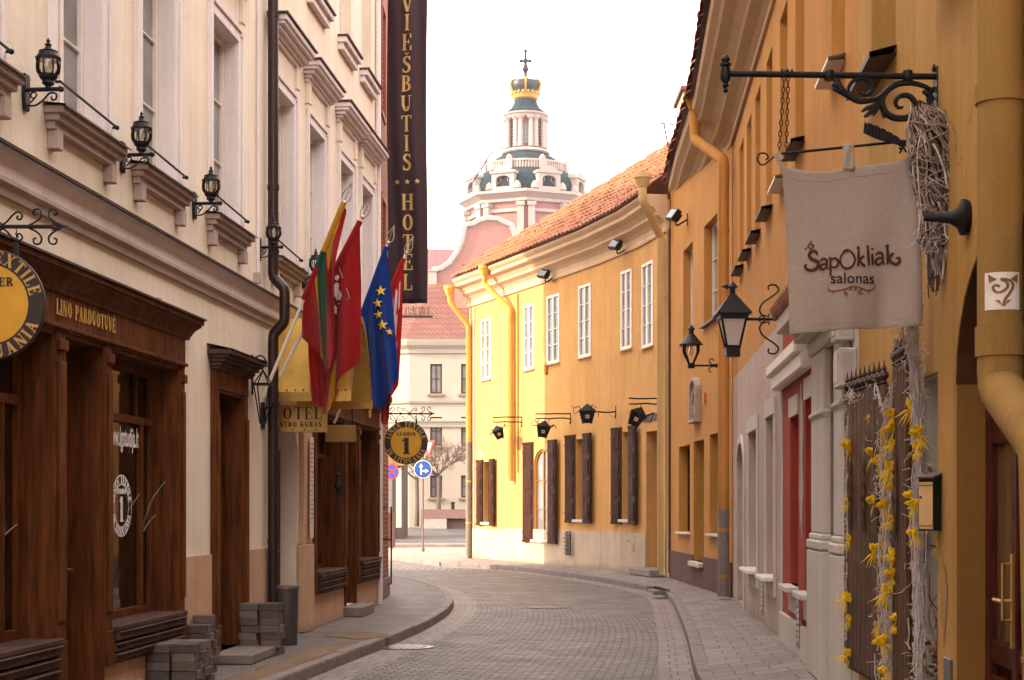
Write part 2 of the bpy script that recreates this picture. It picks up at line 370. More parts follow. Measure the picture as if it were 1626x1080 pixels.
def facade(mb, u0, u1, z0, z1, ops, capd=.5):
    """wall face at y=0 with real openings and reveals. op: (a, b, c, d, depth, arch_height)"""
    us = sorted({u0, u1, *[o[0] for o in ops], *[o[1] for o in ops]}); zs = sorted({z0, z1, *[o[2] for o in ops], *[o[3] for o in ops]})
    us = [x for x in us if u0-1e-6 <= x <= u1+1e-6]; zs = [x for x in zs if z0-1e-6 <= x <= z1+1e-6]
    for i in range(len(us)-1):
        for j in range(len(zs)-1):
            mx, mz = (us[i]+us[i+1])/2, (zs[j]+zs[j+1])/2
            if any(o[0] < mx < o[1] and o[2] < mz < o[3] for o in ops): continue
            mb.quad((us[i], 0, zs[j]), (us[i+1], 0, zs[j]), (us[i+1], 0, zs[j+1]), (us[i], 0, zs[j+1]))
    for o in ops:
        a, b, c, d, D = o[:5]; h = o[5] if len(o) > 5 else 0
        if D <= 0: continue
        t = d-h
        mb.quad((a, 0, c), (a, D, c), (b, D, c), (b, 0, c))
        mb.quad((a, 0, c), (a, 0, t), (a, D, t), (a, D, c)); mb.quad((b, 0, t), (b, 0, c), (b, D, c), (b, D, t))
        if not h: mb.quad((a, 0, d), (b, 0, d), (b, D, d), (a, D, d))
        else:
            n = 14; pts = [((a+b)/2-(b-a)/2*cos(pi*k/n), t+h*sin(pi*k/n)) for k in range(n+1)]
            for k in range(n):
                (x0, q0), (x1, q1) = pts[k], pts[k+1]
                mb.quad((x0, 0, q0), (x1, 0, q1), (x1, 0, d), (x0, 0, d)); mb.quad((x0, 0, q0), (x0, D, q0), (x1, D, q1), (x1, 0, q1))
    for x in (u0, u1): mb.quad((x, 0, z0), (x, capd, z0), (x, capd, z1), (x, 0, z1))
    mb.quad((u0, 0, z1), (u1, 0, z1), (u1, capd, z1), (u0, capd, z1))
# serif alphabet, capital height 1 -------------------------------------------------
def _g(w, *it): return (w, it)
TK, TN = .17, .06
def _stem(x, w=TK, a=0, b=1): return [('L', x, a, x, b, w), ('L', x-.15, a+.03, x+.15, a+.03, TN), ('L', x-.15, b-.03, x+.15, b-.03, TN)]
GL = {
 'I': (.38, _stem(.19)), 'T': (.70, _stem(.35)[:2]+[('L', .02, .97, .68, .97, TN), ('L', .04, 1, .04, .78, TN), ('L', .66, 1, .66, .78, TN)]),
 'E': (.66, _stem(.17)+[('L', .15, .97, .6, .97, TN), ('L', .59, 1, .59, .76, TN), ('L', .15, .51, .46, .51, TN), ('L', .46, .63, .46, .4, TN), ('L', .15, .03, .62, .03, TN), ('L', .61, 0, .61, .28, TN)]),
 'L': (.64, _stem(.17)+[('L', .15, .03, .6, .03, TN), ('L', .59, 0, .59, .3, TN)]),
 'H': (.84, _stem(.18)+_stem(.66)+[('L', .18, .52, .66, .52, TN)]),
 'N': (.82, [('L', .14, 0, .14, 1, TN), ('L', .14, .98, .66, .02, TK), ('L', .68, 0, .68, 1, TN), ('L', .02, .03, .28, .03, TN), ('L', .55, .97, .8, .97, TN)]),
 'M': (1.0, [('L', .14, 0, .14, 1, TN), ('L', .16, .98, .48, .05, TK), ('L', .48, .05, .8, .98, TN), ('L', .82, 0, .82, 1, TK), ('L', .02, .03, .28, .03, TN), ('L', .68, .03, .98, .03, TN)]),
 'V': (.78, [('L', .12, 1, .41, .02, TK), ('L', .66, 1, .42, .02, TN), ('L', 0, .97, .28, .97, TN), ('L', .54, .97, .78, .97, TN)]),
 'A': (.80, [('L', .14, 0, .38, .98, TN), ('L', .38, .98, .64, 0, TK), ('L', .2, .34, .54, .34, TN), ('L', 0, .03, .26, .03, TN), ('L', .5, .03, .8, .03, TN)]),
 'X': (.80, [('L', .13, 1, .65, 0, TK), ('L', .66, 1, .13, 0, TN), ('L', 0, .97, .28, .97, TN), ('L', .54, .97, .8, .97, TN), ('L', 0, .03, .26, .03, TN), ('L', .5, .03, .8, .03, TN)]),
 'U': (.80, [('L', .18, 1, .18, .32, TK), ('A', .39, .32, .22, .29, 180, 360), ('L', .61, .32, .61, 1, TN), ('L', .03, .97, .33, .97, TN), ('L', .5, .97, .74, .97, TN)]),
 'O': (.84, [('A', .42, .5, .32, .47, 0, 360)]),
 'D': (.80, _stem(.18)+[('A', .32, .5, .38, .46, -90, 90), ('L', .18, .97, .34, .97, TN), ('L', .18, .03, .34, .03, TN)]),
 'B': (.72, _stem(.18)+[('A', .34, .745, .24, .225, -90, 90), ('A', .34, .27, .30, .24, -90, 90), ('L', .18, .97, .36, .97, TN), ('L', .18, .515, .36, .515, TN), ('L', .18, .03, .36, .03, TN)]),
 'P': (.68, _stem(.18)+[('A', .34, .72, .26, .25, -90, 90), ('L', .18, .97, .36, .97, TN), ('L', .18, .47, .36, .47, TN)]),
 'R': (.78, _stem(.18)+[('A', .34, .735, .25, .235, -90, 90), ('L', .18, .97, .36, .97, TN), ('L', .18, .5, .36, .5, TN), ('L', .38, .5, .66, .02, TK)]),
 'K': (.82, _stem(.18)+[('L', .62, .97, .22, .45, TN), ('L', .34, .56, .68, .02, TK), ('L', .5, .97, .76, .97, TN), ('L', .54, .03, .82, .03, TN)]),
 'C': (.76, [('A', .42, .5, .32, .47, 50, 310), ('L', .63, .98, .63, .72, TN)]),
 'S': (.62, [('S',), ('L', .52, .98, .52, .74, TN), ('L', .08, .02, .08, .27, TN)]),
 '1': (.56, [('L', .3, 0, .3, 1, .24), ('L', .1, .035, .5, .035, .07), ('L', .08, .80, .28, .97, .09)]),
}
GL['Š'] = (.62, GL['S'][1]+[('L', .18, 1.24, .31, 1.1, TN), ('L', .31, 1.1, .44, 1.24, TN)])
GL['Ė'] = (.66, GL['E'][1]+[('L', .33, 1.1, .33, 1.2, .1)])
def glyph(mb, ch, x, z, h, y, th=.003, bold=1.0, sx=1.0):
    w, items = GL[ch]; P = lambda a, b: (x+a*h*sx, z+b*h)
    for n_, it in enumerate(items):
        yy = y-.0003*n_
        if it[0] == 'L': mb.ribbon([P(it[1], it[2]), P(it[3], it[4])], it[5]*h*bold, yy, th)
        elif it[0] == 'A':
            n = 18 if abs(it[6]-it[5]) > 200 else 10; pts = []; ws = []
            for k in range(n+1):
                a = R_(it[5]+(it[6]-it[5])*k/n); rx = it[3]-TK*.4
                pts.append(P(it[1]+rx*cos(a), it[2]+(it[4]-.02)*sin(a))); ws.append((TN+(TK-TN)*abs(cos(a)))*h*bold)
            mb.ribbon(pts, ws, yy, th)
        else:
            pts = smooth2([(.52, .80), (.46, .93), (.32, .97), (.16, .88), (.15, .70), (.30, .55), (.46, .42), (.50, .22), (.38, .05), (.24, .03), (.12, .10), (.08, .22)], 3)
            m = len(pts); mb.ribbon([P(*q) for q in pts], [(TN+(TK-TN)*max(0, sin(pi*k/(m-1)))**1.5)*h*bold for k in range(m)], yy, th)
    return w*h*sx
def serif(mb, s, x, z, h, y, gap=.10, align='C', bold=1.0, sx=1.0, th=.003):
    adv = [(GL[c][0] if c in GL else .4)*h*sx+gap*h*sx for c in s]; tot = sum(adv)-gap*h*sx
    if align == 'C': x -= tot/2
    for c, a in zip(s, adv):
        if c in GL: glyph(mb, c, x, z, h, y, th, bold, sx)
        x += a
def serif_arc(mb, s, cx, cz, r, h, y, mid, span, bold=1.0, inside=False, th=.003, sx=1.0):
    """letters round a circle; mid and span in degrees; inside=True for text reading along the bottom"""
    ws = [(GL[c][0] if c in GL else .5) for c in s]; tot = sum(ws); acc = 0; base = mb.M.copy()
    for c, w_ in zip(s, ws):
        f = (acc+w_/2)/tot-.5; acc += w_
        a = R_(mid-span*f) if not inside else R_(mid+span*f)
        rot = a-pi/2 if not inside else a+pi/2
        if c in GL:
            mb.M = base @ Matrix.Translation((cx+r*cos(a), 0, cz+r*sin(a))) @ Matrix.Rotation(-rot, 4, 'Y')
            glyph(mb, c, -w_*h*sx/2, -h/2, h, y, th, bold, sx)
    mb.M = base
def star(mb, cx, cz, r, y, th=.003, rot=0):
    pts = [(cx+(r if k % 2 == 0 else r*.4)*cos(pi/2+rot+pi*k/5), cz+(r if k % 2 == 0 else r*.4)*sin(pi/2+rot+pi*k/5)) for k in range(10)]
    c = mb.p((cx, y, cz)); a = [mb.p((x, y, z)) for x, z in pts]
    for k in range(10): mb.face([c, a[k], a[(k+1) % 10]])
# ================================================================ SETTING
def curve(pts, n): return [Vector(p) for p in smooth2(pts, n)]
RK = curve([(.05, -13), (.35, -8), (.72, 0), (1.22, 7.5), (1.60, 12), (1.82, 15.6), (2.22, 20), (2.62, 25), (2.88, 28.9), (2.80, 31.6), (2.02, 35.9), (1.0, 39.6), (-.22, 43), (-2.1, 45.7)], 8)
LK = curve([(-5.1, -13), (-4.7, -8), (-3.9, 0), (-3.02, 8), (-2.5, 12), (-2.05, 15.6), (-1.5, 19.6), (-1.16, 22.6), (-1.0, 25.7), (-1.1, 28.8), (-1.6, 32.6), (-2.9, 37.2), (-5.6, 41.4), (-12, 44.8)], 8)
def resample(P, n):
    L = [0]
    for a, b in zip(P, P[1:]): L.append(L[-1]+(b-a).length)
    out = []; j = 0
    for k in range(n+1):
        t = L[-1]*k/n
        while j < len(P)-2 and L[j+1] < t: j += 1
        f = (t-L[j])/max(1e-9, L[j+1]-L[j]); out.append(P[j].lerp(P[j+1], f))
    return out, L[-1]
def strip(name, A, B, z, mat, nx=6, uoff=0, wave=0, zb=None):
    """sheet between two paired curves, UVs in metres: u across, v along"""
    mb = MB(); uv = []; m = len(A); acc = 0
    for i in range(m):
        if i: acc += ((A[i]+B[i])/2-(A[i-1]+B[i-1])/2).length
        wd = (B[i]-A[i]).length
        for j in range(nx+1):
            q = A[i].lerp(B[i], j/nx); h = z+wave*(random.random()-.5)
            mb.p((q.x, q.y, h)); uv.append((uoff+wd*j/nx, acc))
    for i in range(m-1):
        for j in range(nx): mb.face([i*(nx+1)+j, i*(nx+1)+j+1, (i+1)*(nx+1)+j+1, (i+1)*(nx+1)+j])
    mb.uv = uv; return mb.build(name, mat)
SETT = bricks('road_setts', (.285, .25, .238), (.15, .131, .127), (.034, .029, .028), .2, .105, .014, 'uv', .5, .6, 1.0, big=.4)
GUTT = bricks('gutter_stones', (.29, .24, .225), (.235, .197, .184), (.13, .107, .1), .21, .36, .012, 'uv', .37, .62, 1.0, big=.3)
SLAB = bricks('pavement_slabs', (.29, .25, .236), (.205, .177, .168), (.06, .046, .042), .62, .36, .011, 'uv', .43, .62, .8, big=.28)
PAVL = bricks('pavement_setts', (.235, .196, .187), (.17, .143, .137), (.055, .044, .04), .2, .1, .011, 'uv', .5, .65, .8, big=.25)
FARS = bricks('far_setts', (.20, .16, .15), (.15, .12, .115), (.08, .065, .06), .4, .2, .03, 'flat', .5, .65, .5)
PALE = bricks('pale_paving', (.30, .25, .215), (.25, .21, .18), (.16, .13, .12), .6, .4, .012, 'flat', .5, .75, .3)
PLZA = bricks('plaza_setts', (.125, .115, .113), (.095, .088, .088), (.09, .08, .08), .5, .3, .03, 'flat', .5, .6, .4)
DIRT = plaster('ground_dirt', (.21, .145, .10), .25, .0, bmp=1.0)
g = MB(); g.quad((-74, -24, -.26), (74, -24, -.26), (74, 234, -.26), (-74, 234, -.26))
tag(g.build('ground', plain('ground_earth', (.2, .17, .15), .9)), kind='structure')
N = 96
rk, _ = resample(RK, N); lk, _ = resample(LK, N)
def inset(P, d):
    out = []
    for k, p in enumerate(P):
        t = (P[min(k+1, len(P)-1)]-P[max(k-1, 0)]).normalized(); out.append(p+Vector((t.y, -t.x))*d)
    return out
# carriageway with gutters: each its own sheet edge to edge
tag(strip('road', inset(lk, .42), inset(rk, -.36), -.12, SETT, 14, 0, .006), kind='structure')
tag(strip('gutter', lk, inset(lk, .42), -.121, GUTT, 2, 0, .006), kind='structure')
tag(strip('gutter', inset(rk, -.36), rk, -.121, GUTT, 2, 0, .006), kind='structure')
def kerbs(name, P, side, skip=(), low=()):
    """individual kerbstones one metre long, top at z=0; the pavement lies on side +1 (right of travel) or -1"""
    L = 0; mb = MB(); Pn, tot = resample(P, int(sum((b-a).length for a, b in zip(P, P[1:]))/.98))
    I0 = inset(Pn, 0); I1 = inset(Pn, .15*side)
    for k in range(len(Pn)-1):
        if any(a <= Pn[k].y <= b for a, b in skip) and Pn[k].x > -50: continue
        zt = random.uniform(-.006, .008); lo = any(a <= Pn[k].y <= b for a, b in low); zt -= .07 if lo else 0
        a, b, c, d = I0[k], I0[k+1], I1[k+1], I1[k]; g_ = .012
        a2, b2, c2, d2 = a.lerp(b, g_), b.lerp(a, g_), c.lerp(d, g_), d.lerp(c, g_)
        ch = .018
        q = [a2, b2, c2, d2]; lowr = [mb.p((v.x, v.y, -.2)) for v in q]; mid = [mb.p((v.x, v.y, zt-ch)) for v in q]
        ins = [q[i].lerp(q[(i+2) % 4], .04) for i in range(4)]; top = [mb.p((v.x, v.y, zt)) for v in ins]
        for r0, r1 in ((lowr, mid), (mid, top)):
            for i in range(4):
                f = [r0[i], r0[(i+1) % 4], r1[(i+1) % 4], r1[i]]; mb.face(f if side < 0 else f[::-1])
        mb.face(top)
    return tag(mb.build(name, KERB), kind='structure')
kerbs('kerb', RK, 1, low=((29.3, 31.2),)); kerbs('kerb', LK, -1, low=())
# right pavement: between kerb back edge and the house walls
A_, B_, C_, D_, E_, F_ = (-1.34, 49.4), (-.265, 46.9), (1.37, 42.91), (2.30, 40.47), (3.09, 37.91), (3.535, 35.79)
YPATH = [A_, B_, C_, D_, E_, F_]
O0, O1 = (3.585, 35.55), (3.88, 27.75)
def XR(Y): return 1.88+.0728*Y
rb = inset(rk, .15); WR = curve([(1.88-.0728*13+.3, -13), (1.88-.0728*8+.3, -8), (XR(0)+.3, 0), (XR(10)+.4, 10), (XR(20)+.4, 20), (XR(27)+.4, 27), (4.3, 30), (4.1, 35), (3.6, 38), (2.7, 40.6), (1.7, 43.2), (0, 47.1), (-.9, 49.6)], 6)
wr, _ = resample(WR, N)
tag(strip('pavement', rb, wr, -.004, SLAB, 6), kind='structure')
lb = inset(lk, -.15); WL = curve([(-6, -13), (-5.6, -8), (-4.9, 0), (-4.2, 8), (-3.7, 12), (-3.4, 16), (-3.1, 20), (-2.7, 24), (-2.55, 26), (-2.5, 28.5), (-3.1, 31), (-5.2, 34.5), (-7.2, 38.5), (-12, 41.6)], 8)
wl, _ = resample(WL, N)
tag(strip('pavement', wl, lb, -.004, PAVL, 6), kind='structure')
# dug strip of bare sand between paving and kerb
d0 = [p for p in resample(LK, 400)[0] if 11 < p.y < 18.6]
mb = MB(); uvs = []
n_ = len(d0)
for k, p in enumerate(inset(d0, -.16)):
    w_ = .30+.05*sin(k*.9)+random.uniform(-.03, .03); w_ *= 1 if k < n_-5 else (n_-k)/5
    q = inset(d0, -.16-max(.02, w_))[k]
    for j in range(5):
        s_ = p.lerp(q, j/4); mb.p((s_.x, s_.y, .012+random.uniform(0, .03)*(0 < j < 4)-.01*(j in (0, 4))))
for k in range(n_-1):
    for j in range(4): mb.face([k*5+j, k*5+j+5, k*5+j+6, k*5+j+1])
tag(mb.build('dirt', DIRT, smooth=True), kind='structure')
mb = MB(T(-1.93, 19.6, 0, .1)); pts = [(.0, -.55), (.42, -.38), (.38, .2), (.1, .55), (-.33, .42), (-.40, -.1)]
for j in range(6):
    (x0, y0), (x1, y1) = pts[j], pts[(j+1) % 6]; mb.poly([(0, 0, .03), (x0, y0, .003), (x1, y1, .003)])
tag(mb.build('dirt', DIRT), kind='structure')
# far ground: cross street, pale pavement in the sun, grey plaza rising behind
mb = MB(); mb.quad((-60, 40.5, -.125), (60, 40.5, -.125), (60, 66.5, -.125), (-60, 66.5, -.125)); tag(mb.build('cross_street', FARS), kind='structure')
mb = MB(); pp = [(-2.1, 45.65), (-4.0, 51.5), (-7.5, 58.5), (-11, 62.6), (30, 62.6), (30, 54), (2.5, 55.5), (-.6, 49.6), (-.6, 46.4)][::-1]
top = [mb.p((x, y, -.006)) for x, y in pp]; bot = [mb.p((x, y, -.2)) for x, y in pp]; mb.face(top[::-1])
for k in range(len(pp)): mb.face([bot[k], top[k], top[(k+1) % len(pp)], bot[(k+1) % len(pp)]])
tag(mb.build('corner_pavement', PALE), kind='structure')
mb = MB(); mb.box(-60, 60, 66.5, 68.2, -.2, .02); tag(mb.build('kerb', PALE), kind='structure')
mb = MB(); mb.quad((-60, 68.2, .0), (60, 68.2, .0), (60, 80, .52), (-60, 80, .52)); mb.quad((-60, 80, .52), (60, 80, .52), (60, 200, .6), (-60, 200, .6)); tag(mb.build('plaza', PLZA), kind='structure')
# manhole covers
def manhole(X, Y, lab):
    t = thing('manhole_cover', lab, 'manhole cover', T(X, Y, -.118, .2), 'round manhole covers in the road')
    m = MB(MW[t]); m.lathe([(.37, -.02), (.37, .008), (.34, .010), (.335, .004), (.30, .004)], n=40); m.build('rim', GREYM, t)
    m = MB(MW[t]); m.lathe([(.33, 0), (.33, .006)], n=40)
    for i in range(-4, 5):
        for j in range(-4, 5):
            if i*i+j*j < 19: m.box(i*.065-.02, i*.065+.02, j*.065-.02, j*.065+.02, .006, .013)
    m.build('lid', plain('worn_steel', (.42, .37, .34), .3, .8, .3, 20, .3, 80), t)
manhole(-1.32, 19.3, 'round manhole cover in the gutter beside the broken sandy pavement')
manhole(.61, 26.9, 'round manhole cover in the middle of the cobbled road at the bend')
t = MB(T(2.9, 29.7, -.002, -.1)); t.box(-.24, .1, -.2, .2, -.05, .006)
for k in range(7): t.box(-.22, .08, -.18+k*.055, -.155+k*.055, .006, .012)
solo(t, 'drain_cover', GREYM, T(2.9, 29.7, 0, -.1), 'small dark square drain cover where the two kerbs meet', 'drain cover')
# ================================================================ CREAM BUILDING (street front on one side)
L = Frame((-4.4-.084*13, -13), (-4.4+.084*25.9, 25.9)); U = L.uy
BL = thing('cream_building', 'tall cream plastered hotel building with dark wood shop fronts below pedimented windows', 'building', L.M)
LEN = L.len
WIN1 = [(U(c)-.5, U(c)+.5) for c in (1.2, 3.4, 5.6, 7.9, 10.1, 12.25, 14.2, 16.5, 19.2, 21.1, 23.2, 24.93)]
A0 = (U(9.7), U(11.6), .62, 2.9); DA = (U(11.79), U(12.67), .12, 2.9); A1 = (U(12.82), U(14.72), .62, 2.9)
DB = (U(16.1), U(17.12), .1, 2.8); EN = (U(18.75), U(20.0), .0, 2.72)
C1 = (U(20.82), U(22.72), .72, 2.84); DC = (U(22.95), U(23.8), .15, 2.84); C2 = (U(24.0), U(25.62), .78, 2.84)
mb = MB(L.M)
ops = [(*o, .26) for o in (A0, A1)]+[(*DA, .3), (*DB, .26), (*EN, .3, .5), (*C1, .28), (*DC, .3), (*C2, .28)]
ops += [(a, b, 4.58, 6.62, .2) for a, b in WIN1]+[(a+.05, b-.05, 8.44, 10.2, .2) for a, b in WIN1]
facade(mb, 0, LEN, 0, 12.6, ops, 1.7)
mb.box(0, LEN, 1.7, 10, 0, 12.6)
mb.build('wall', CREAM, BL)
mb = MB(L.M); HI = 3.06
for a, b in ((DA[0]-3.1, A0[0]-.08),): pass
def plinth(a, b, h=1.12): mb.box(a, b, -.025, .02, 0, h)
plinth(0, A0[0]-.06); plinth(A1[1]+.13, DB[0]-.16); plinth(DB[1]+.16, EN[0]-.0); plinth(EN[1], U(20.6))
for a, b, h in ((A0[0]-.05, DA[0]-.0, .3), (DA[1], A1[1]+.13, .3), (U(20.6), DC[0]-.02, .42), (DC[1]+.02, U(25.88), .42)): plinth(a, b, h)
mb.build('plinth', PEACH, BL)
# string course
ps = [(0, 0)]; path = [tuple((L.at(u)).translation.xy) for u in (0, LEN)]
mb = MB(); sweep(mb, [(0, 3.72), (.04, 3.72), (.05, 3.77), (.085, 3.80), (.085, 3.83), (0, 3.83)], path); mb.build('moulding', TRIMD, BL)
mb = MB(); sweep(mb, [(0, 3.832), (.06, 3.832), (.065, 3.93), (.10, 3.99), (.125, 4.02), (0, 4.02)], path); mb.build('string_course', TRIM, BL)
mb = MB(); sweep(mb, [(0, 4.07), (0, 4.024), (.125, 4.024), (.16, 4.012), (.163, 4.035), (.05, 4.07)], path); mb.build('flashing', FLASH, BL)
mb = MB(); sweep(mb, [(0, 11.9), (.08, 11.9), (.12, 12.1), (.3, 12.3), (.42, 12.36), (.45, 12.6), (0, 12.6)], path); mb.build('cornice', TRIM, BL)
mb = MB(L.M); mb.poly([(0, -.5, 12.61), (LEN, -.5, 12.61), (LEN, 5, 15.4), (0, 5, 15.4)]); mb.poly([(0, 10, 12.61), (LEN, 10, 12.61), (LEN, 5, 15.4), (0, 5, 15.4)])
mb.poly([(0, 0, 12.6), (0, 10, 12.6), (0, 5, 15.38)]); mb.poly([(LEN, 0, 12.6), (LEN, 10, 12.6), (LEN, 5, 15.38)]); mb.build('roof', TILEF, BL)
def casement(parent, F, a, b, c, d, D, cols=2, rows=3, fm=WHITE, gm=None, fw=.055, bw=.022, name='window', arch=0, trans=None, v=0):
    gm = gm or GLASS; m = MB(F.M); y0, y1 = D-.06, D-.002; hw = .03
    if arch:
        n = 14; t = d-arch; cx = (a+b)/2; rx = (b-a)/2
        o_ = [(cx+rx*cos(pi*k/n), t+arch*sin(pi*k/n)) for k in range(n+1)]; i_ = [(cx+(rx-fw)*cos(pi*k/n), t+(arch-fw)*sin(pi*k/n)) for k in range(n+1)]
        for k in range(n):
            q = [o_[k], o_[k+1], i_[k+1], i_[k]]; m.prism(q, y0, y1)
        top = lambda x: t+(arch-fw)*sqrt(max(0, 1-((x-cx)/(rx-fw))**2))
    else:
        t = d; m.box(a, b, y0, y1, d-fw, d); top = lambda x: d-fw
    m.box(a, a+fw, y0, y1, c, t if arch else d-fw); m.box(b-fw, b, y0, y1, c, t if arch else d-fw); m.box(a+fw, b-fw, y0, y1, c, c+fw)
    zz0, zz1 = c+fw, top((a+b)/2)
    if trans: m.box(a+fw, b-fw, y0-.012, y1, trans-.035, trans+.035)
    for k in range(1, cols):
        x = a+(b-a)*k/cols; ww = .038 if (cols % 2 == 0 and k == cols//2) else bw/2; m.box(x-ww, x+ww, y0-.006, y1, zz0, top(x))
    rr = [zz0+((trans or zz1)-zz0)*k/rows for k in range(1, rows)]
    for z in rr: m.box(a+fw, b-fw, y0+.012, y1, z-bw/2, z+bw/2)
    w_ = m.build(name, fm, parent, bev=.004)
    m = MB(F.M); y = D-.022
    if arch: m.poly([(a+.02, y, c+.02), (b-.02, y, c+.02)]+[(cx+(rx-.02)*cos(pi*k/n), y, t+(arch-.02)*sin(pi*k/n)) for k in range(n+1)])
    else: m.quad((a+.02, y, c+.02), (b-.02, y, c+.02), (b-.02, y, d-.02), (a+.02, y, d-.02))
    m.build('pane', gm, w_); return w_
def sill_and_trim(F, w_, a, b, c, d, ped):
    P = lambda: MB(F.M)
    m = P()                                               # architrave
    for x0, x1, z0, z1 in ((a-.15, a, c-.02, d+.15), (b, b+.15, c-.02, d+.15), (a, b, d, d+.15)): m.box(x0, x1, -.028, .0, z0, z1)
    for x0, x1, z0, z1 in ((a-.15, a-.10, c-.02, d+.17), (b+.10, b+.15, c-.02, d+.17), (a-.10, b+.10, d+.11, d+.17)): m.box(x0, x1, -.05, -.029, z0, z1)
    for x0, x1 in ((a-.001, a+.006), (b-.006, b+.001)): m.box(x0, x1, -.02, .14, c, d)
    m.box(a+.006, b-.006, -.02, .14, d-.006, d+.001)
    m.build('surround', TRIM, w_, bev=.004)
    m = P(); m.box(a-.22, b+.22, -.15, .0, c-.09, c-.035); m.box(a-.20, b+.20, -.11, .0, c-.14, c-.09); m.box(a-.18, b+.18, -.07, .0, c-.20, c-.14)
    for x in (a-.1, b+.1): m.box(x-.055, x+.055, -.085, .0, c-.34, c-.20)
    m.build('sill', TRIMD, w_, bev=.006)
    m = P(); m.poly([(a-.25, -.175, c-.034), (b+.25, -.175, c-.034), (b+.25, .1, c+.0), (a-.25, .1, c+.0)]); m.quad((a-.25, -.175, c-.05), (b+.25, -.175, c-.05), (b+.25, -.175, c-.034), (a-.25, -.175, c-.034)); m.build('sill_flashing', FLASH, w_)
    m = P(); m.box(a+.006, b-.006, -.0, .145, c-.03, c+.012); m.build('inner_sill', LILAC, w_)
    if ped:
        m = P(); z = d+.17
        m.box(a-.10, b+.10, -.02, .0, z, z+.32)            # frieze panel
        for x in (a-.15, b+.05):
            m.box(x-.02, x+.12, -.06, .0, z+.05, z+.32); m.box(x, x+.10, -.045, .0, z-.1, z+.05)
        m.build('frieze', CREAM, w_, bev=.005)
        m = P(); e = -.02
        for k, (o, z0, z1) in enumerate(((.06, .32, .37), (.10, .37, .41), (.15, .41, .46), (.20, .46, .50), (.23, .50, .57))):
            m.box(a-.16-o*.7, b+.16+o*.7, -o, .0, z+z0, z+z1)
        m.build('pediment', TRIM, w_, bev=.008)
        m = P(); m.box(a-.35, b+.35, -.255, .0, z+.572, z+.592); m.build('pediment_flashing', FLASH, w_)
for a, b in WIN1:
    w_ = casement(BL, L, a, b, 4.58, 6.62, .2, 2, 3, WHITE, GLASS)
    sill_and_trim(L, w_, a, b, 4.58, 6.62, True)
    w_ = casement(BL, L, a+.05, b-.05, 8.44, 10.2, .2, 2, 3, WHITE, GLASS)
    m = MB(L.M); m.box(a-.1, b+.1, -.13, .0, 8.28, 8.36); m.box(a-.07, b+.07, -.08, 0, 8.18, 8.28); m.build('sill', TRIM, w_, bev=.005)
    m = MB(L.M); m.box(a-.12, b+.12, -.16, .1, 8.362, 8.385); m.build('sill_flashing', FLASH, w_)
# flower guard rods in front of the first-floor windows
for k, (a, b) in enumerate(WIN1[4:9]):
    m = MB(L.M); m.tube([(a-.12, .0, 4.74), (a-.12, -.09, 4.74), (b+.13, -.09, 4.70), (b+.13, 0, 4.70)], .011, 6); m.ball(b+.13, -.09, 4.70, .02)
    m.build('guard_rod', IRON, BL)
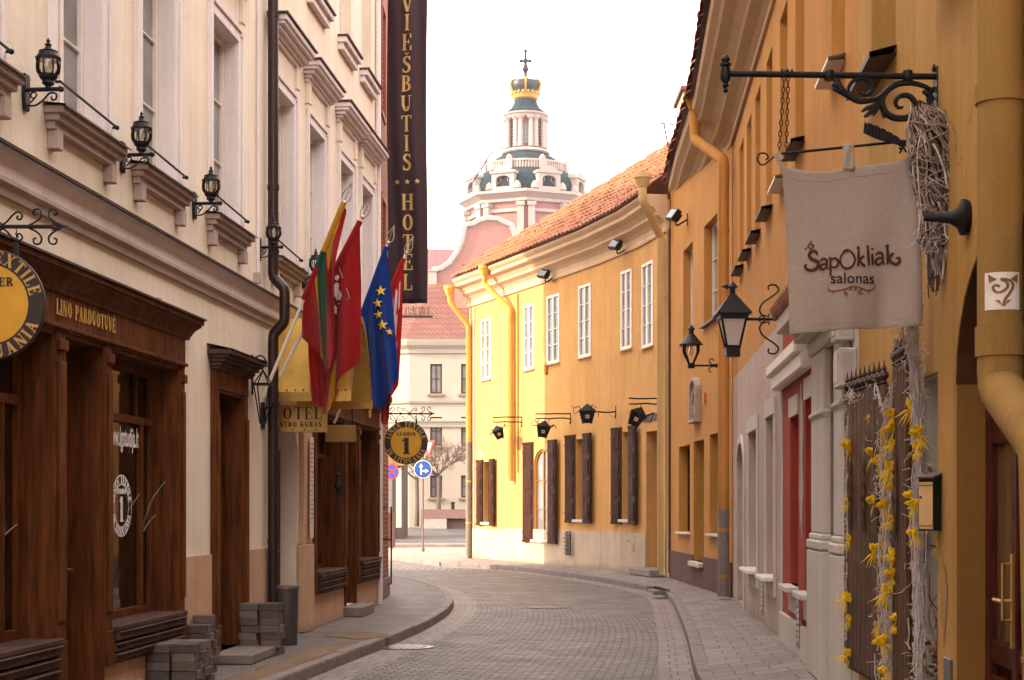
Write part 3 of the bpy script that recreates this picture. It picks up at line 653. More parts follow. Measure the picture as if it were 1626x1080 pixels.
# ---------------------------------------------------------------- shop fronts
def shop(bays, doors, x0, x1, ztop, plin, label_extra=None):
    m = MB(L.M); P = .07
    edges = sorted(bays+doors); zt = ztop
    cuts = [x0]+[e for o in edges for e in (o[0], o[1])]+[x1]
    for i in range(0, len(cuts), 2):                       # pilasters
        a, b = cuts[i], cuts[i+1]
        if b-a < .02: continue
        m.box(a, b, -P, .0, plin+.02, zt); 
        if b-a > .06:
            m.box(a+.02, b-.02, -P-.018, -P, plin+.45, zt-.22); m.box(a+.012, b-.012, -P-.03, -P, zt-.14, zt-.06); m.box(a-.0, b+.0, -P-.02, -P, plin+.02, plin+.30)
    for a, b, c, d in edges:                               # wooden linings of the deep reveals
        m.box(a, a+.03, -.06, .245, c, d); m.box(b-.03, b, -.06, .245, c, d); m.box(a+.03, b-.03, -.06, .245, d-.03, d)
    m.box(x0, x1, -P-.005, .0, zt+.001, zt+.32)
    m.box(x0-.01, x1+.01, -P-.03, -P-.006, zt+.02, zt+.05)
    s = m.build('shop_front', WOOD, BL, bev=.005)
    m = MB(L.M)
    m.M = Matrix(); e0, e1 = L.at(x0).translation.xy, L.at(x1).translation.xy; b0, b1 = L.at(x0, .3).translation.xy, L.at(x1, .3).translation.xy
    sweep(m, [(P, zt+.28), (P+.02, zt+.28), (P+.025, zt+.31), (P+.035, zt+.32), (P+.045, zt+.34), (P+.07, zt+.375), (P+.10, zt+.40), (P+.11, zt+.405), (P+.11, zt+.425), (P+.13, zt+.43), (P+.13, zt+.47), (0, zt+.47)], [b0, e0, e1, b1])
    m.build('cornice', WOOD, s)
    m = MB(L.M); m.poly([(x0-.22, -.22, zt+.49), (x1+.22, -.22, zt+.49), (x1+.1, 0, zt+.54), (x0-.1, 0, zt+.54)]); m.quad((x0-.22, -.22, zt+.472), (x1+.22, -.22, zt+.472), (x1+.22, -.22, zt+.49), (x0-.22, -.22, zt+.49)); m.poly([(x1+.22, -.22, zt+.472), (x1+.22, 0, zt+.472), (x1+.1, 0, zt+.54), (x1+.22, -.22, zt+.49)]); m.build('cornice_flashing', FLASH, s)
    for k, (a, b, c, d) in enumerate(bays):
        m = MB(L.M); m.box(a-.02, b+.02, -.13, .22, c-.03, c+.012); m.build('sill_board', SILLW, s, bev=.006)
        m = MB(L.M); m.box(a, b, -.075, 0, plin+.02, c-.03)
        h = c-.03-plin-.02
        for q0, q1, o in ((.06, .30, .105), (.36, .62, .105), (.70, .98, .12)):
            m.prism([(a+.02, 0), (b-.02, 0), (b-.02, 1), (a+.02, 1)], 0, 0) if False else m.box(a+.02, b-.02, -o, -.075, plin+.02+h*q0, plin+.02+h*q1)
            m.box(a+.01, b-.01, -o-.02, -o+.01, plin+.02+h*(q1-.07), plin+.02+h*q1)
        m.build('sill_panel', SILLW, s, bev=.008)
        w_ = casement(s, L, a+.03, b-.03, c+.012, d-.03, .245, 1, 1, WOOD, CLEAR, .07, .05, trans=d-.52)
        m = MB(L.M); xm = a+.03+(b-a-.06)*.82; m.box(xm-.03, xm+.03, .18, .243, c+.08, d-.55); m.build('mullion', WOOD, w_, bev=.004)
        for q in (1, 3): m = MB(L.M); x = a+.03+(b-a-.06)*q/4; m.box(x-.018, x+.018, .19, .24, d-.48, d-.1); m.build('glazing_bar', WOOD, w_)
        # window space behind the glass
        m = MB(L.M); y0, y1 = .252, 1.35
        m.quad((a, y1, c-.1), (b, y1, c-.1), (b, y1, d), (a, y1, d)); m.quad((a, y0, c-.1), (a, y1, c-.1), (a, y1, d), (a, y0, d)); m.quad((b, y0, c-.1), (b, y1, c-.1), (b, y1, d), (b, y0, d))
        m.quad((a, y0, d), (b, y0, d), (b, y1, d), (a, y1, d)); m.build('display_lining', plain('display_brown', (.34, .24, .16), .8), w_)
        m = MB(L.M); m.quad((a, y0, c+.01), (b, y0, c+.01), (b, y1, c+.01), (a, y1, c+.01)); m.build('display_floor', TANW, w_)
    for a, b, c, d in doors:
        m = MB(L.M); y0, y1 = .245, .295; a, b = a+.03, b-.03; d = d-.03
        m.box(a, b, y0+.02, y1, c, d)
        m.box(a, a+.09, y0-.015, y0+.02, c, d); m.box(b-.09, b, y0-.015, y0+.02, c, d)
        for z in (c, c+.62, d-.72, d-.1): m.box(a+.09, b-.09, y0-.015, y0+.02, z, z+.10)
        m.box(a+.15, b-.15, y0-.005, y0+.02, c+.18, c+.55)
        for k in range(8): m.box(a+.12, b-.12, y0-.02, y0+.01, d-.58+k*.058, d-.56+k*.058)
        dr = m.build('door', WOOD, s, bev=.005)
        m = MB(L.M); hh = (d-.75-(c+.74))/3
        for k in range(3): m.box(a+.13, b-.13, y0+.004, y0+.019, c+.74+k*hh, c+.74+(k+1)*hh-.09)
        m.build('pane', GLASSD, dr)
        m = MB(L.M)
        for k in range(3): m.box(a+.09, b-.09, y0-.03, y0+.003, c+.74+(k+1)*hh-.085, c+.74+(k+1)*hh-.03)
        m.build('rail', WOOD, dr, bev=.006)
        m = MB(L.M); m.box(b-.08, b-.04, y0-.025, y0-.015, c+.85, c+1.1); m.tube([(b-.06, y0-.02, c+.98), (b-.06, y0-.07, c+.98), (b-.17, y0-.07, c+.98)], .009); m.build('handle', BRASS, dr)
    return s
S1 = shop([A0, A1], [DA], A0[0]-.1, A1[1]+.13, 2.9, .3)
m = MB(L.M); serif(m, 'LINO PARDUOTUVĖ', U(12.22), 3.02, .115, -.082, .10, 'C', 1.25, .93); m.build('lettering', GOLD, S1)
S2 = shop([C1, C2], [DC], U(20.6), U(25.86), 2.84, .42)
# white transfers on the window glass
wa = [w for w in bpy.data.objects if w.name.startswith('window') and w.parent == S1][-1]
m = MB(L.M); xa = U(13.88)
m.text('www.lgstudija.lt', xa+.04, 2.14, .25, .208, 'CENTER', .002, .004, .52); m.build('web_address', plain('white_vinyl', (.85, .82, .8), .5), wa); m = MB(L.M)
ring = []
for k in range(40):
    a0, a1 = 2*pi*k/40, 2*pi*(k+1)/40; cx, cz = xa+.0, 1.61
    for r0, r1 in ((.265, .275), (.185, .195)): m.quad((cx+r0*cos(a0), .213, cz+r0*sin(a0)), (cx+r0*cos(a1), .213, cz+r0*sin(a1)), (cx+r1*cos(a1), .213, cz+r1*sin(a1)), (cx+r1*cos(a0), .213, cz+r1*sin(a0)))
serif_arc(m, 'LINEN TEXTILE', xa, 1.61, .23, .062, .213, 90, 165, 1.5); serif_arc(m, 'IN LITHUANIA', xa, 1.61, .23, .062, .213, 270, 140, 1.5, True)
serif(m, '1', xa, 1.47, .22, .213, bold=1.1); serif(m, 'NUMBER', xa, 1.715, .045, .213, bold=1.5)
m.build('window_transfer', plain('white_vinyl', (.85, .82, .8), .5), wa)
# display goods (each its own thing)
def cone_form(u, v, z, h, col, lab, grp=None):
    t = T(*L.at(u, v, z).translation, L.ang); m = MB(t); m.lathe([(.13, 0), (.15, .05), (.12, h*.35), (.16, h*.6), (.17, h*.75), (.10, h*.9), (.04, h)], n=14)
    solo(m, 'dress_form', col, t, lab, 'dress form', None, True)
cone_form(U(13.9), .62, .64, .95, plain('dark_linen', (.05, .035, .03), .9), 'dark linen covered dress form standing in the lettered shop window')
for k, (u, v, z, c_, lab) in enumerate(((U(13.35), .55, .635, (.5, .47, .44), 'pale folded linen pile lying inside the lettered shop window'), (U(10.9), .5, .635, (.55, .5, .45), 'pale folded cloth pile inside the window behind the big disc sign'))):
    t = T(*L.at(u, v, z).translation, L.ang+.2); m = MB(t)
    for q in range(5): o = random.uniform(-.03, .03); m.box(-.2+o, .22+o, -.15, .16, q*.055, q*.055+.045)
    solo(m, 'linen_pile', cloth('linen_%d' % k, c_), t, lab, 'cloth', None, False, .015)
for k, (u, lab) in enumerate(((U(14.15), 'dry pale branches standing inside the lettered shop window'), (U(10.6), 'dry pale branches inside the window behind the big disc sign'))):
    t = T(*L.at(u, .42, .63).translation, L.ang); m = MB(t); rnd = random.Random(k+3)
    for q in range(16):
        p = Vector((rnd.uniform(-.1, .1), rnd.uniform(-.05, .1), 0)); pts = [p.copy()]; d_ = Vector((rnd.uniform(-.5, .5), rnd.uniform(-.3, .3), 1))
        for j in range(9): d_ += Vector((rnd.uniform(-.5, .5), rnd.uniform(-.25, .25), 0)); p = p+d_.normalized()*rnd.uniform(.1, .2); pts.append(p.copy())
        m.tube(smooth2(pts, 2), .004, 4)
    solo(m, 'dry_branches', plain('dry_twig', (.42, .33, .24), .8), t, lab, 'branches')
m = MB(L.M); m.box(U(14.74), U(15.9), -.05, -.04, .98, .985)
# single door with its own lintel
m = MB(L.M); a, b, c, d = DB
m.box(a-.14, a, -.06, .02, .1, d); m.box(b, b+.14, -.06, .02, .1, d); m.box(a-.14, b+.14, -.065, .02, d, d+.2)
m.box(a, a+.03, -.05, .2, c, d); m.box(b-.03, b, -.05, .2, c, d); m.box(a+.03, b-.03, -.05, .2, d-.03, d)
for x in (a-.12, b+.02): m.box(x, x+.10, -.08, -.06, .5, d-.25); m.box(x, x+.1, -.085, -.06, .12, .4)
df = m.build('door_case', WOOD, BL, bev=.005)
m = MB(L.M)
for o, z0, z1 in ((.04, .2, .23), (.07, .23, .27), (.11, .27, .31), (.15, .31, .34), (.19, .34, .39)): m.box(a-.14-o*.6, b+.14+o*.6, -.06-o, .02, d+z0, d+z1)
m.build('lintel_cornice', SILLW, df, bev=.006)
m = MB(L.M); m.poly([(a-.27, -.265, d+.392), (b+.27, -.265, d+.392), (b+.27, 0, d+.45), (a-.27, 0, d+.45)]); m.build('lintel_flashing', FLASH, df)
m = MB(L.M); y0 = .2; m.box(a+.03, b-.03, y0, y0+.05, c, d-.03)
for z in (.15, .65, 1.15, 1.65, 2.15): m.box(a+.13, b-.13, y0-.02, y0, z, z+.40); m.box(a+.17, b-.17, y0-.03, y0-.02, z+.05, z+.35)
m.build('door_leaf', WOOD, df, bev=.006)
m = MB(L.M); m.box(a-.1, b+.1, -.42, .2, .0, .1); m.build('step', KERB, BL, bev=.01)
m = MB(L.M); m.box(DC[0]-.05, DC[1]+.15, -.30, .2, .0, .14); m.build('step', KERB, BL, bev=.01)
# hotel entrance
a, b, c, d = EN; m = MB(L.M); y0 = .25
m.box(a, b, y0, y0+.06, .0, d)
m.box(a+.02, a+.12, y0-.03, y0, 0, d-.4); m.box(b-.12, b-.02, y0-.03, y0, 0, d-.4); m.box((a+b)/2-.05, (a+b)/2+.05, y0-.03, y0, 0, d-.3)
for z in (0, .75, 2.0): m.box(a+.12, b-.12, y0-.028, y0, z, z+.14)
e_ = m.build('entrance_door', WOOD, BL, bev=.005)
m = MB(L.M)
for x in (a+.14, (a+b)/2+.07): m.box(x, x+.40, y0-.012, y0-.004, .92, 1.98)
m.build('pane', GLASSD, e_)
m = MB(L.M); m.tube([((a+b)/2+.1, y0-.02, 1.05), ((a+b)/2+.1, y0-.09, 1.05), ((a+b)/2+.24, y0-.09, 1.05)], .012, 8); m.build('handle', BRASS, e_)
m = MB(L.M); m.box(EN[1]+.02, U(20.58), -.09, -.0, 0, 1.12); m.box(EN[1]+.05, U(20.56), -.07, 0, 1.12, 2.9)
m.build('pilaster', PEACH, BL, bev=.01)
# menu board, canopy and box sign
F2 = lambda u, v=0, z=0: L.at(u, v, z)
t = thing('menu_board', 'narrow white menu board hanging on the pilaster beside the hotel entrance', 'menu board', F2(U(20.34), -.10, 1.2))
m = MB(MW[t]); m.box(-.09, .09, -.012, .0, 0, 1.3); m.build('board', WHITE, t)
m = MB(MW[t])
for r in range(18): m.box(-.06, random.uniform(-.01, .06), -.0150, -.012, 1.2-r*.06, 1.225-r*.06)
m.build('print', plain('print_pink', (.45, .2, .16), .7), t)
CA = thing('entrance_canopy', 'golden curved metal canopy over the hotel entrance', 'canopy', F2(U(19.25), 0, 0))
# vault with curved roof: cross profile parallel to the street front, projecting outwards
def canopy_arc(k, n=10, hw=.70, z0=2.95, h=.95): 
    t_ = k/n; x = -hw+2*hw*t_; return x, z0+h*(1-abs(2*t_-1)**1.9)
m = MB(MW[CA]); n = 20
for yy0, yy1 in ((-.95, -.48), (-.472, .0)):
    for k in range(n):
        (x0, z0), (x1, z1) = canopy_arc(k, n), canopy_arc(k+1, n)
        m.quad((x0, yy0, z0), (x1, yy0, z1), (x1, yy1, z1), (x0, yy1, z0))
        m.quad((x0, yy0, z0-.03), (x0, yy1, z0-.03), (x1, yy1, z1-.03), (x1, yy0, z1-.03))
m.build('roof', plain('gold_sheet', (.62, .40, .085), .42, .45, .15, 4, .25, 14), CA, smooth=True)
m = MB(MW[CA])
for yy in (-.962, -.48):
    m = MB(MW[CA])
    for k in range(n):
        (x0, z0), (x1, z1) = canopy_arc(k, n), canopy_arc(k+1, n); m.quad((x0, yy, z0-.06), (x1, yy, z1-.06), (x1, yy, z1+.02), (x0, yy, z0+.02)); m.quad((x0, yy, z0+.02), (x1, yy, z1+.02), (x1, yy+.02, z1+.02), (x0, yy+.02, z0+.02))
    m.build('rim', plain('canopy_rim', (.32, .17, .07), .5, .3), CA)
for sx in (-1, 1):
    m = MB(MW[CA]); m.box(sx*.72-.02, sx*.72+.02, -.96, 0, 2.84, 2.95); m.build('side_rail', BRASS, CA)
m = MB(MW[CA])
for sx in (-1,):
    for k in range(9): m.ball(sx*.745, -.9+k*.1, 2.97, .012, 6)
m.build('rivets', IRON, CA)
t = thing('hotel_sign', 'gold box sign lettered HOTEL hanging under the entrance canopy', 'sign', FACE(-2.50, 19.0, 0))
m = MB(MW[t]); m.box(-.46, .27, -.03, .03, 2.50, 2.83); m.build('panel', plain('sign_gold', (.55, .34, .09), .45, .3, .12, 6, .08, 40), t, bev=.008)
m = MB(MW[t]); serif(m, 'HOTEL', -.10, 2.655, .15, -.034, .12, 'C', 1, 1); serif(m, 'CENTRO KUBAS', -.10, 2.565, .062, -.034, .1, 'C', 1.4, 1.0)
for x in (-.3, -.14, .0, .14): star(m, x, 2.528, .018, -.034)
m.build('lettering', SIGNB, t)
for x in (-.4, .2): m = MB(MW[t]); m.box(x, x+.02, -.01, .01, 2.83, 2.98); m.build('hanger', IRON, t)
t = thing('hotel_sign', 'plain dark gold box sign behind the lettered hotel sign by the shop front', 'sign', FACE(-2.20, 21.6, 0))
m = MB(MW[t]); m.box(-.36, .06, -.03, .03, 2.49, 2.72); m.build('panel', plain('sign_gold_dull', (.30, .17, .05), .5, .3), t, bev=.008)
for x in (-.34, .0): m = MB(MW[t]); m.box(x, x+.02, -.01, .01, 2.72, 2.95); m.build('hanger', IRON, t)
t = thing('iron_figure', 'small black iron figure hanging beside the menu board', 'figure ornament', FACE(-2.27, 20.55, 1.75) @ Matrix.Scale(.58, 4))
m = MB(MW[t]); m.lathe([(.02, 0), (.05, .08), (.09, .2), (.07, .32), (.04, .4)], .0, 0, 0, 8); m.ball(.0, 0, .45, .06, 8); m.tube([(.0, 0, .05), (.05, 0, -.06), (-.02, 0, -.13), (.02, 0, -.2)], .022); m.tube([(.02, 0, .3), (.1, 0, .22), (.13, 0, .3)], .02)
m.build('body', IRON, t, smooth=True)
m = MB(MW[t]); m.tube([(0, 0, .5), (0, 0, .75), (-.2, .0, .75)], .01); m.build('bracket', IRON, t)
# ---------------------------------------------------------------- downpipe
def elbow_pipe(name, pts, r, mat, label, cat='drainpipe', clampz=(), n=12, group=None, hopper=None, lower=None, org=None):
    org = org or Vector(pts[-1]); t = thing(name, label, cat, T(org.x, org.y, 0), group)
    m = MB(); P = []
    V = [Vector(p) for p in pts]
    for i, p in enumerate(V):
        if 0 < i < len(V)-1:
            a = (V[i-1]-p).normalized(); b = (V[i+1]-p).normalized(); e = min(r*.8, (V[i-1]-p).length/2.2, (V[i+1]-p).length/2.2)
            P += [p+a*e, p+(a+b)*e*.22, p+b*e]
        else: P.append(p)
    m.tube(P, r, n); m.build('pipe', mat, t, smooth=True)
    for z, (x, y) in clampz:
        m = MB(); m.lathe([(r+.001, -.03), (r+.008, -.03), (r+.008, .03), (r+.001, .03)], x, y, z, n); m.build('clamp', mat, t)
    zs_ = [p.z for p in V]; lo_ = V[-1]; up_ = V[-2]
    if r > .05 and (up_-lo_).length > 1:
        m = MB(); k_ = max(1, int((up_-lo_).length/1.9))
        for q in range(k_): pz = lo_.lerp(up_, (q+.5)/k_); m.lathe([(r, -.012), (r+.005, -.010), (r+.005, .010), (r, .012)], pz.x, pz.y, pz.z, n); 
        m.build('joints', mat, t)
        m = MB(); m.tube([lo_+Vector((-r*.75, -r*.75, .1)), up_+Vector((-r*.75, -r*.75, -.1))], .006, 4); m.build('seam', mat, t)
    if hopper:
        m = MB(); x, y, z = hopper; m.lathe([(r, -.3), (r*1.15, -.28), (r*1.9, -.1), (r*2.1, -.08), (r*2.1, .02), (r*1.9, .02)], x, y, z+.08, n); m.build('hopper', mat, t)
    if lower:
        x, y, z0, z1, mt = lower; m = MB(); m.tube([(x, y, z0), (x, y, z1)], r+.006, n); m.build('lower_pipe', mt, t, smooth=True)
    return t
def LP(Y, v, z): return L.at(U(Y), v, z).translation
elbow_pipe('downpipe', [LP(18.25, -.10, 12.2), LP(18.25, -.10, 4.26), LP(18.25, -.235, 4.13), LP(18.25, -.235, 3.74), LP(18.25, -.10, 3.60), LP(18.25, -.10, 0.05)], .062, DPIPE,
  'dark brown downpipe running down the cream wall beside the hotel entrance', clampz=[(z, LP(18.25, -.1, 0).xy) for z in (9.5, 7.3, 5.3, 2.9, 1.2)])
elbow_pipe('wall_conduit', [LP(17.85, -.02, 12), LP(17.85, -.02, 4.15)], .022, TRIM, 'thin pale conduit pipe on the cream wall beside the brown downpipe', 'pipe', n=6)
elbow_pipe('wall_conduit', [LP(25.75, -.05, 12.2), LP(25.75, -.05, 4.2), LP(25.75, -.18, 4.06), LP(25.75, -.18, 3.8), LP(25.75, -.08, 3.6), LP(25.75, -.08, 0.02)], .045, TRIM, 'pale narrow pipe at the end of the cream wall beside the red brick house', 'pipe', n=8)
# ---------------------------------------------------------------- carriage lamps
def carriage_lamp(M, lab):
    M = M @ Matrix.Scale(.93, 4)
    t = thing('carriage_lamp', lab, 'wall lamp', M, 'black carriage lamps in a row on the cream wall')
    m = MB(M); m.lathe([(0, 0), (0, 0)], n=4) if False else None
    m.prism([(-.045, -.14), (.045, -.14), (.06, 0), (.045, .14), (-.045, .14), (-.06, 0)], -.03, .0); m.build('wall_plate', IRON, t, bev=.008)
    m = MB(M); m.tube([(0, -.02, .02), (0, -.28, .02)], .017, 8); m.ball(0, -.29, .02, .024, 8)
    m.M = M @ Matrix.Rotation(-pi/2, 4, 'Z')
    m.tube(smooth2([(0.03, 0, -.1), (.09, 0, -.10), (.15, 0, -.06), (.20, 0, -.01), (.25, 0, -.015), (.25, 0, -.055), (.22, 0, -.06), (.215, 0, -.035)], 3), .008, 5)
    m.tube(smooth2([(.05, 0, -.08), (.10, 0, -.02), (.07, 0, .0), (.05, 0, -.03), (.08, 0, -.05)], 3), .007, 5)
    m.build('arm', IRON, t)
    B = M @ Matrix.Translation((0, -.19, .02)) @ Matrix.Diagonal((.98, .98, .74, 1))
    m = MB(B); m.lathe([(.012, -.0), (.03, .01), (.022, .03), (.05, .06), (.045, .085), (.07, .12), (.075, .15), (.02, .15)], n=12)
    m.lathe([(.01, .3), (.098, .3), (.10, .325), (.085, .335), (.07, .38), (.075, .39), (.035, .41), (.02, .44), (.028, .46), (.01, .48), (.016, .50), (.002, .53)], n=12)
    for k in range(8):
        a = 2*pi*k/8; m.tube([(.072*cos(a), .072*sin(a), .15), (.092*cos(a), .092*sin(a), .19), (.096*cos(a), .096*sin(a), .245), (.088*cos(a), .088*sin(a), .31)], .006, 4)
    m.build('cage', IRON, t)
    m = MB(B); m.lathe([(.066, .15), (.086, .19), (.09, .24), (.082, .30)], n=16); m.build('glass', LAMPG, t, smooth=True)
    m = MB(B); m.lathe([(.02, .15), (.02, .2), (.028, .22), (.025, .27), (.008, .29)], n=8); m.build('bulb', plain('bulb_white', (.8, .72, .6), .4), t, smooth=True)
    return t
lamp0 = None
for k, (Y, lab) in enumerate(((11.17, 'black carriage lamp beside the first tall window above the shop lettering, biggest of the row'), (13.24, 'black carriage lamp second in the row counting from the big disc sign'), (15.36, 'black carriage lamp third in the row, above the single wooden door'), (17.95, 'black carriage lamp overlapping the dark brown downpipe'), (20.26, 'black carriage lamp beyond the downpipe beside the red and green flag'))):
    M = L.at(U(Y), 0, 4.54)
    if lamp0 is None: lamp0 = carriage_lamp(M, lab)
    else: dup(lamp0, M @ Matrix.Scale(.93, 4), lab)
# small sensor boxes
for Y, z, lab in ((14.1, 3.35, 'small grey box on the cream wall above the wooden shop cornice'), (17.75, 3.62+.5, 'small grey box on the cream wall near the top of the brown downpipe elbow'), (23.9, 3.42, 'small grey box on the cream wall behind the blue flag')):
    m = MB(L.at(U(Y), 0, z)); m.box(-.04, .04, -.07, 0, 0, .12); m.box(-.03, .03, -.075, -.07, .02, .1)
    solo(m, 'junction_box', GREYM if False else plain('box_grey', (.42, .36, .32), .6), L.at(U(Y), 0, z), lab, 'box', None, False, .006)
# lantern frame bracket beside the flags
t = thing('wall_lantern', 'tapered black iron lantern frame on the wall beside the flagpole feet', 'wall lantern', L.at(U(17.6), -.02, 2.55))
m = MB(MW[t]); m.M = MW[t] @ Matrix.Rotation(-pi/2, 4, 'Z')
m.tube([(0, 0, .75), (0, 0, .3)], .012); m.tube(smooth2([(0, 0, .7), (.1, 0, .74), (.16, 0, .66), (.1, 0, .6), (.07, 0, .66)], 3), .01, 5); m.build('bracket', IRON, t)
m = MB(MW[t] @ Matrix.Translation((0, -.12, 0)))
for sx, sy in ((-1, -1), (1, -1), (1, 1), (-1, 1)): m.tube([(.03*sx, .03*sy, 0), (.085*sx, .085*sy, .42)], .008, 4); m.tube([(.085*sx, .085*sy, .42), (0, 0, .58)], .008, 4)
m.box(-.09, .09, -.09, .09, .41, .43); m.box(-.035, .035, -.035, .035, -.02, .01); m.build('cage', IRON, t)
# ---------------------------------------------------------------- brick house at the end
BF = Frame((-2.232, 25.93), (-2.245, 28.6))
BB = thing('brick_house', 'narrow red brick house front at the corner behind the hanging banner', 'building', BF.M)
BRK = bricks('red_brick', (.36, .095, .045), (.25, .06, .03), (.38, .28, .22), .26, .085, .012, 'wall', .5, .85, .6)
mb = MB(BF.M); wb = [(1.0, 1.7, 5.0, 6.9, .12), (1.0, 1.7, 8.4, 10.2, .12)]
facade(mb, 0, BF.len, 0, 13.2, wb, .6); mb.box(0, BF.len, .6, 9, 0, 13.2); mb.quad((BF.len, 0, 0), (BF.len, .6, 0), (BF.len, .6, 13.2), (BF.len, 0, 13.2)); mb.build('wall', BRK, BB)
for a, b, c, d, D in wb:
    w_ = casement(BB, BF, a, b, c, d, D, 2, 4, WHITE, GLASS)
    m = MB(BF.M); 
    for x0, x1, z0, z1 in ((a-.08, a, c-.08, d+.08), (b, b+.08, c-.08, d+.08), (a, b, d, d+.08), (a, b, c-.08, c)): m.box(x0, x1, -.03, 0, z0, z1)
    m.build('surround', plain('brick_orange', (.45, .15, .07), .8), w_)
mb = MB(BF.M); mb.poly([(0, -.3, 13.21), (BF.len, -.3, 13.21), (BF.len, 4.5, 16), (0, 4.5, 16)]); mb.poly([(0, 9, 13.21), (BF.len, 9, 13.21), (BF.len, 4.5, 16), (0, 4.5, 16)]); mb.build('roof', TILEF, BB)
mb = MB(BF.M); mb.box(-.0, BF.len+.02, -.03, 0, 0, .34); mb.build('plinth', plain('brick_plinth', (.20, .14, .12), .85), BB)
t = thing('wall_bracket', 'square black iron bracket loop fixed low on the red brick wall', 'bracket', BF.at(.6, 0, .3))
m = MB(MW[t]); m.M = MW[t] @ Matrix.Rotation(-pi/2, 4, 'Z'); m.tube([(0, 0, 1.3), (.2, 0, 1.3), (.2, 0, .0), (.14, 0, 0)], .014); m.tube([(0, 0, .75), (.2, 0, .75)], .014); m.build('rod', IRON, t)
# security camera and light box at the end of the cream wall
t = thing('security_camera', 'small dark security camera on an iron bracket above the smaller disc sign', 'security camera', LT if False else L.at(U(25.2), 0, 3.25))
m = MB(MW[t]); m.box(-.05, .05, -.03, 0, -.25, .05); m.tube([(0, 0, -.05), (0, -.3, .0)], .018); m.build('mount', IRON, t)
m = MB(MW[t] @ Matrix.Translation((0, -.3, .06)) @ Matrix.Rotation(.3, 4, 'Z')); m.box(-.15, .12, -.055, .055, -.05, .05); m.build('housing', GREYM, t, bev=.02)
t = thing('wall_light_box', 'pale yellow light box high on the cream wall beside the brick house', 'light box', L.at(U(24.7), 0, 3.35))
m = MB(MW[t]); m.box(-.12, .12, -.12, 0, .0, .28); m.box(-.02, .1, -.1, 0, -.35, .0); m.build('housing', plain('lightbox_cream', (.62, .45, .22), .5), t, bev=.01)
# ================================================================ YELLOW HOUSE (curving, end in the sun)
YF = [Frame(a, b) for a, b in zip(YPATH, YPATH[1:])]
BY = thing('yellow_house', 'long yellow plastered house curving round the bend with brown shutters and red tiled roof', 'building', T(C_[0], C_[1], 0, YF[2].ang))
def yf(px):
    for f in YF:
        if -1e-6 <= f.ux(px) <= f.len+1e-6: return f
    return YF[0] if px < 800 else YF[-1]
def X_(px, f=None): f = f or yf(px); return f.ux(px)
ops = {f: [] for f in YF}
def yop(p0, p1, z0, z1, D, h=0):
    f = yf((p0+p1)/2); o = (f.ux(p0), f.ux(p1), z0, z1, D, h); ops[f].append(o); return f, o
LOW = [yop(768, 781, 1.12, 2.98, .22), yop(914.5, 930, 1.25, 3.4, .25), yop(988, 1003, 1.28, 3.45, .25)]
ARCH = yop(848, 874, .66, 3.22, .10, .42)
DOOR = yop(1026, 1052.5, 0.0, 3.38, 1.1)
UP = [(765, 779, 5.52, 7.32), (833, 848, 5.56, 7.36), (869.5, 888, 5.60, 7.42), (920, 938, 5.58, 7.42), (987, 1003, 5.52, 7.40), (1020.5, 1037, 5.42, 7.36)]
upo = []
for p0, p1, z0, z1 in UP: upo.append(yop(p0, p1, z0, z1, .05))
for f in YF:
    mb = MB(f.M); facade(mb, 0, f.len, 0, 8.6, ops[f], .05)
    mb.build('wall', YELL, BY)
mb = MB(); sweep(mb, [(0.0, 0), (0.0, 0)], YPATH) if False else None
end = [(-1.34, 49.4), (2.2, 55.2)]
mb = MB(); a, b = end; mb.quad((*b, 0), (*a, 0), (*a, 8.6), (*b, 8.6)); mb.build('gable_wall', YELL, BY)
# plinth (proud 15 mm), broken at the door
for f in YF:
    mb = MB(f.M); cuts = [0]; 
    for o in ops[f]:
        if o[2] < .5: cuts += [o[0], o[1]]
    cuts.append(f.len)
    for i in range(0, len(cuts), 2): mb.box(cuts[i]-(.0 if i else .0), cuts[i+1], -.02, .01, 0, .97 if f is not YF[0] else .93)
    mb.build('plinth', YPLIN, BY)
def row_fill(f, o, col_frame, lab=None): pass
for f, o in upo: 
    a, b, c, d = o[:4]; w_ = casement(BY, f, a, b, c, d, .045, 2, 4, WHITE, GLASSP, .04, .025)
    m = MB(f.M)
    for x0, x1, z0, z1 in ((a-.03, a+.03, c-.03, d+.03), (b-.03, b+.03, c-.03, d+.03), (a+.03, b-.03, d-.03, d+.03), (a+.03, b-.03, c-.03, c+.03)): m.box(x0, x1, -.02, -.001, z0, z1)
    m.build('surround', WHITE, w_)
    m = MB(f.M); m.box(a-.05, b+.05, -.07, .0, c-.07, c-.035); m.build('sill', YTRIM, w_)
def shutter(f, px_a, px_b, z0, z1, x, side, ang=0, wd=.56):
    """louvre-free panelled shutter standing open; hinged at x, leaf stands out from the wall"""
    M = f.M @ Matrix.Translation((x, -.05, 0)) @ Matrix.Rotation(ang, 4, 'Z')
    m = MB(M); m.box(0, wd, -.045, 0, z0, z1); h = (z1-z0)
    for k in range(4):
        q0 = z0+h*(k/4)+.07; q1 = z0+h*((k+1)/4)-.05
        m.box(.07, wd-.07, -.062, -.045, q0, q1); m.box(.11, wd-.11, -.07, -.06, q0+.05, q1-.05); m.box(.07, wd-.07, 0, .016, q0, q1)
    m.box(-.01, wd+.01, -.055, .01, z0-.03, z0+.04); m.box(-.01, wd+.01, -.055, .01, z1-.04, z1+.03)
    s = m.build('shutter', SHUT, BY, bev=.005)
    m = MB(M)
    for z in (z0+.25, z1-.25): m.tube([(-.02, 0, z-.05), (-.02, 0, z+.05)], .014, 6); m.box(0, wd*.8, -.066, -.045, z-.02, z+.02)
    m.build('hinge', IRON, s)
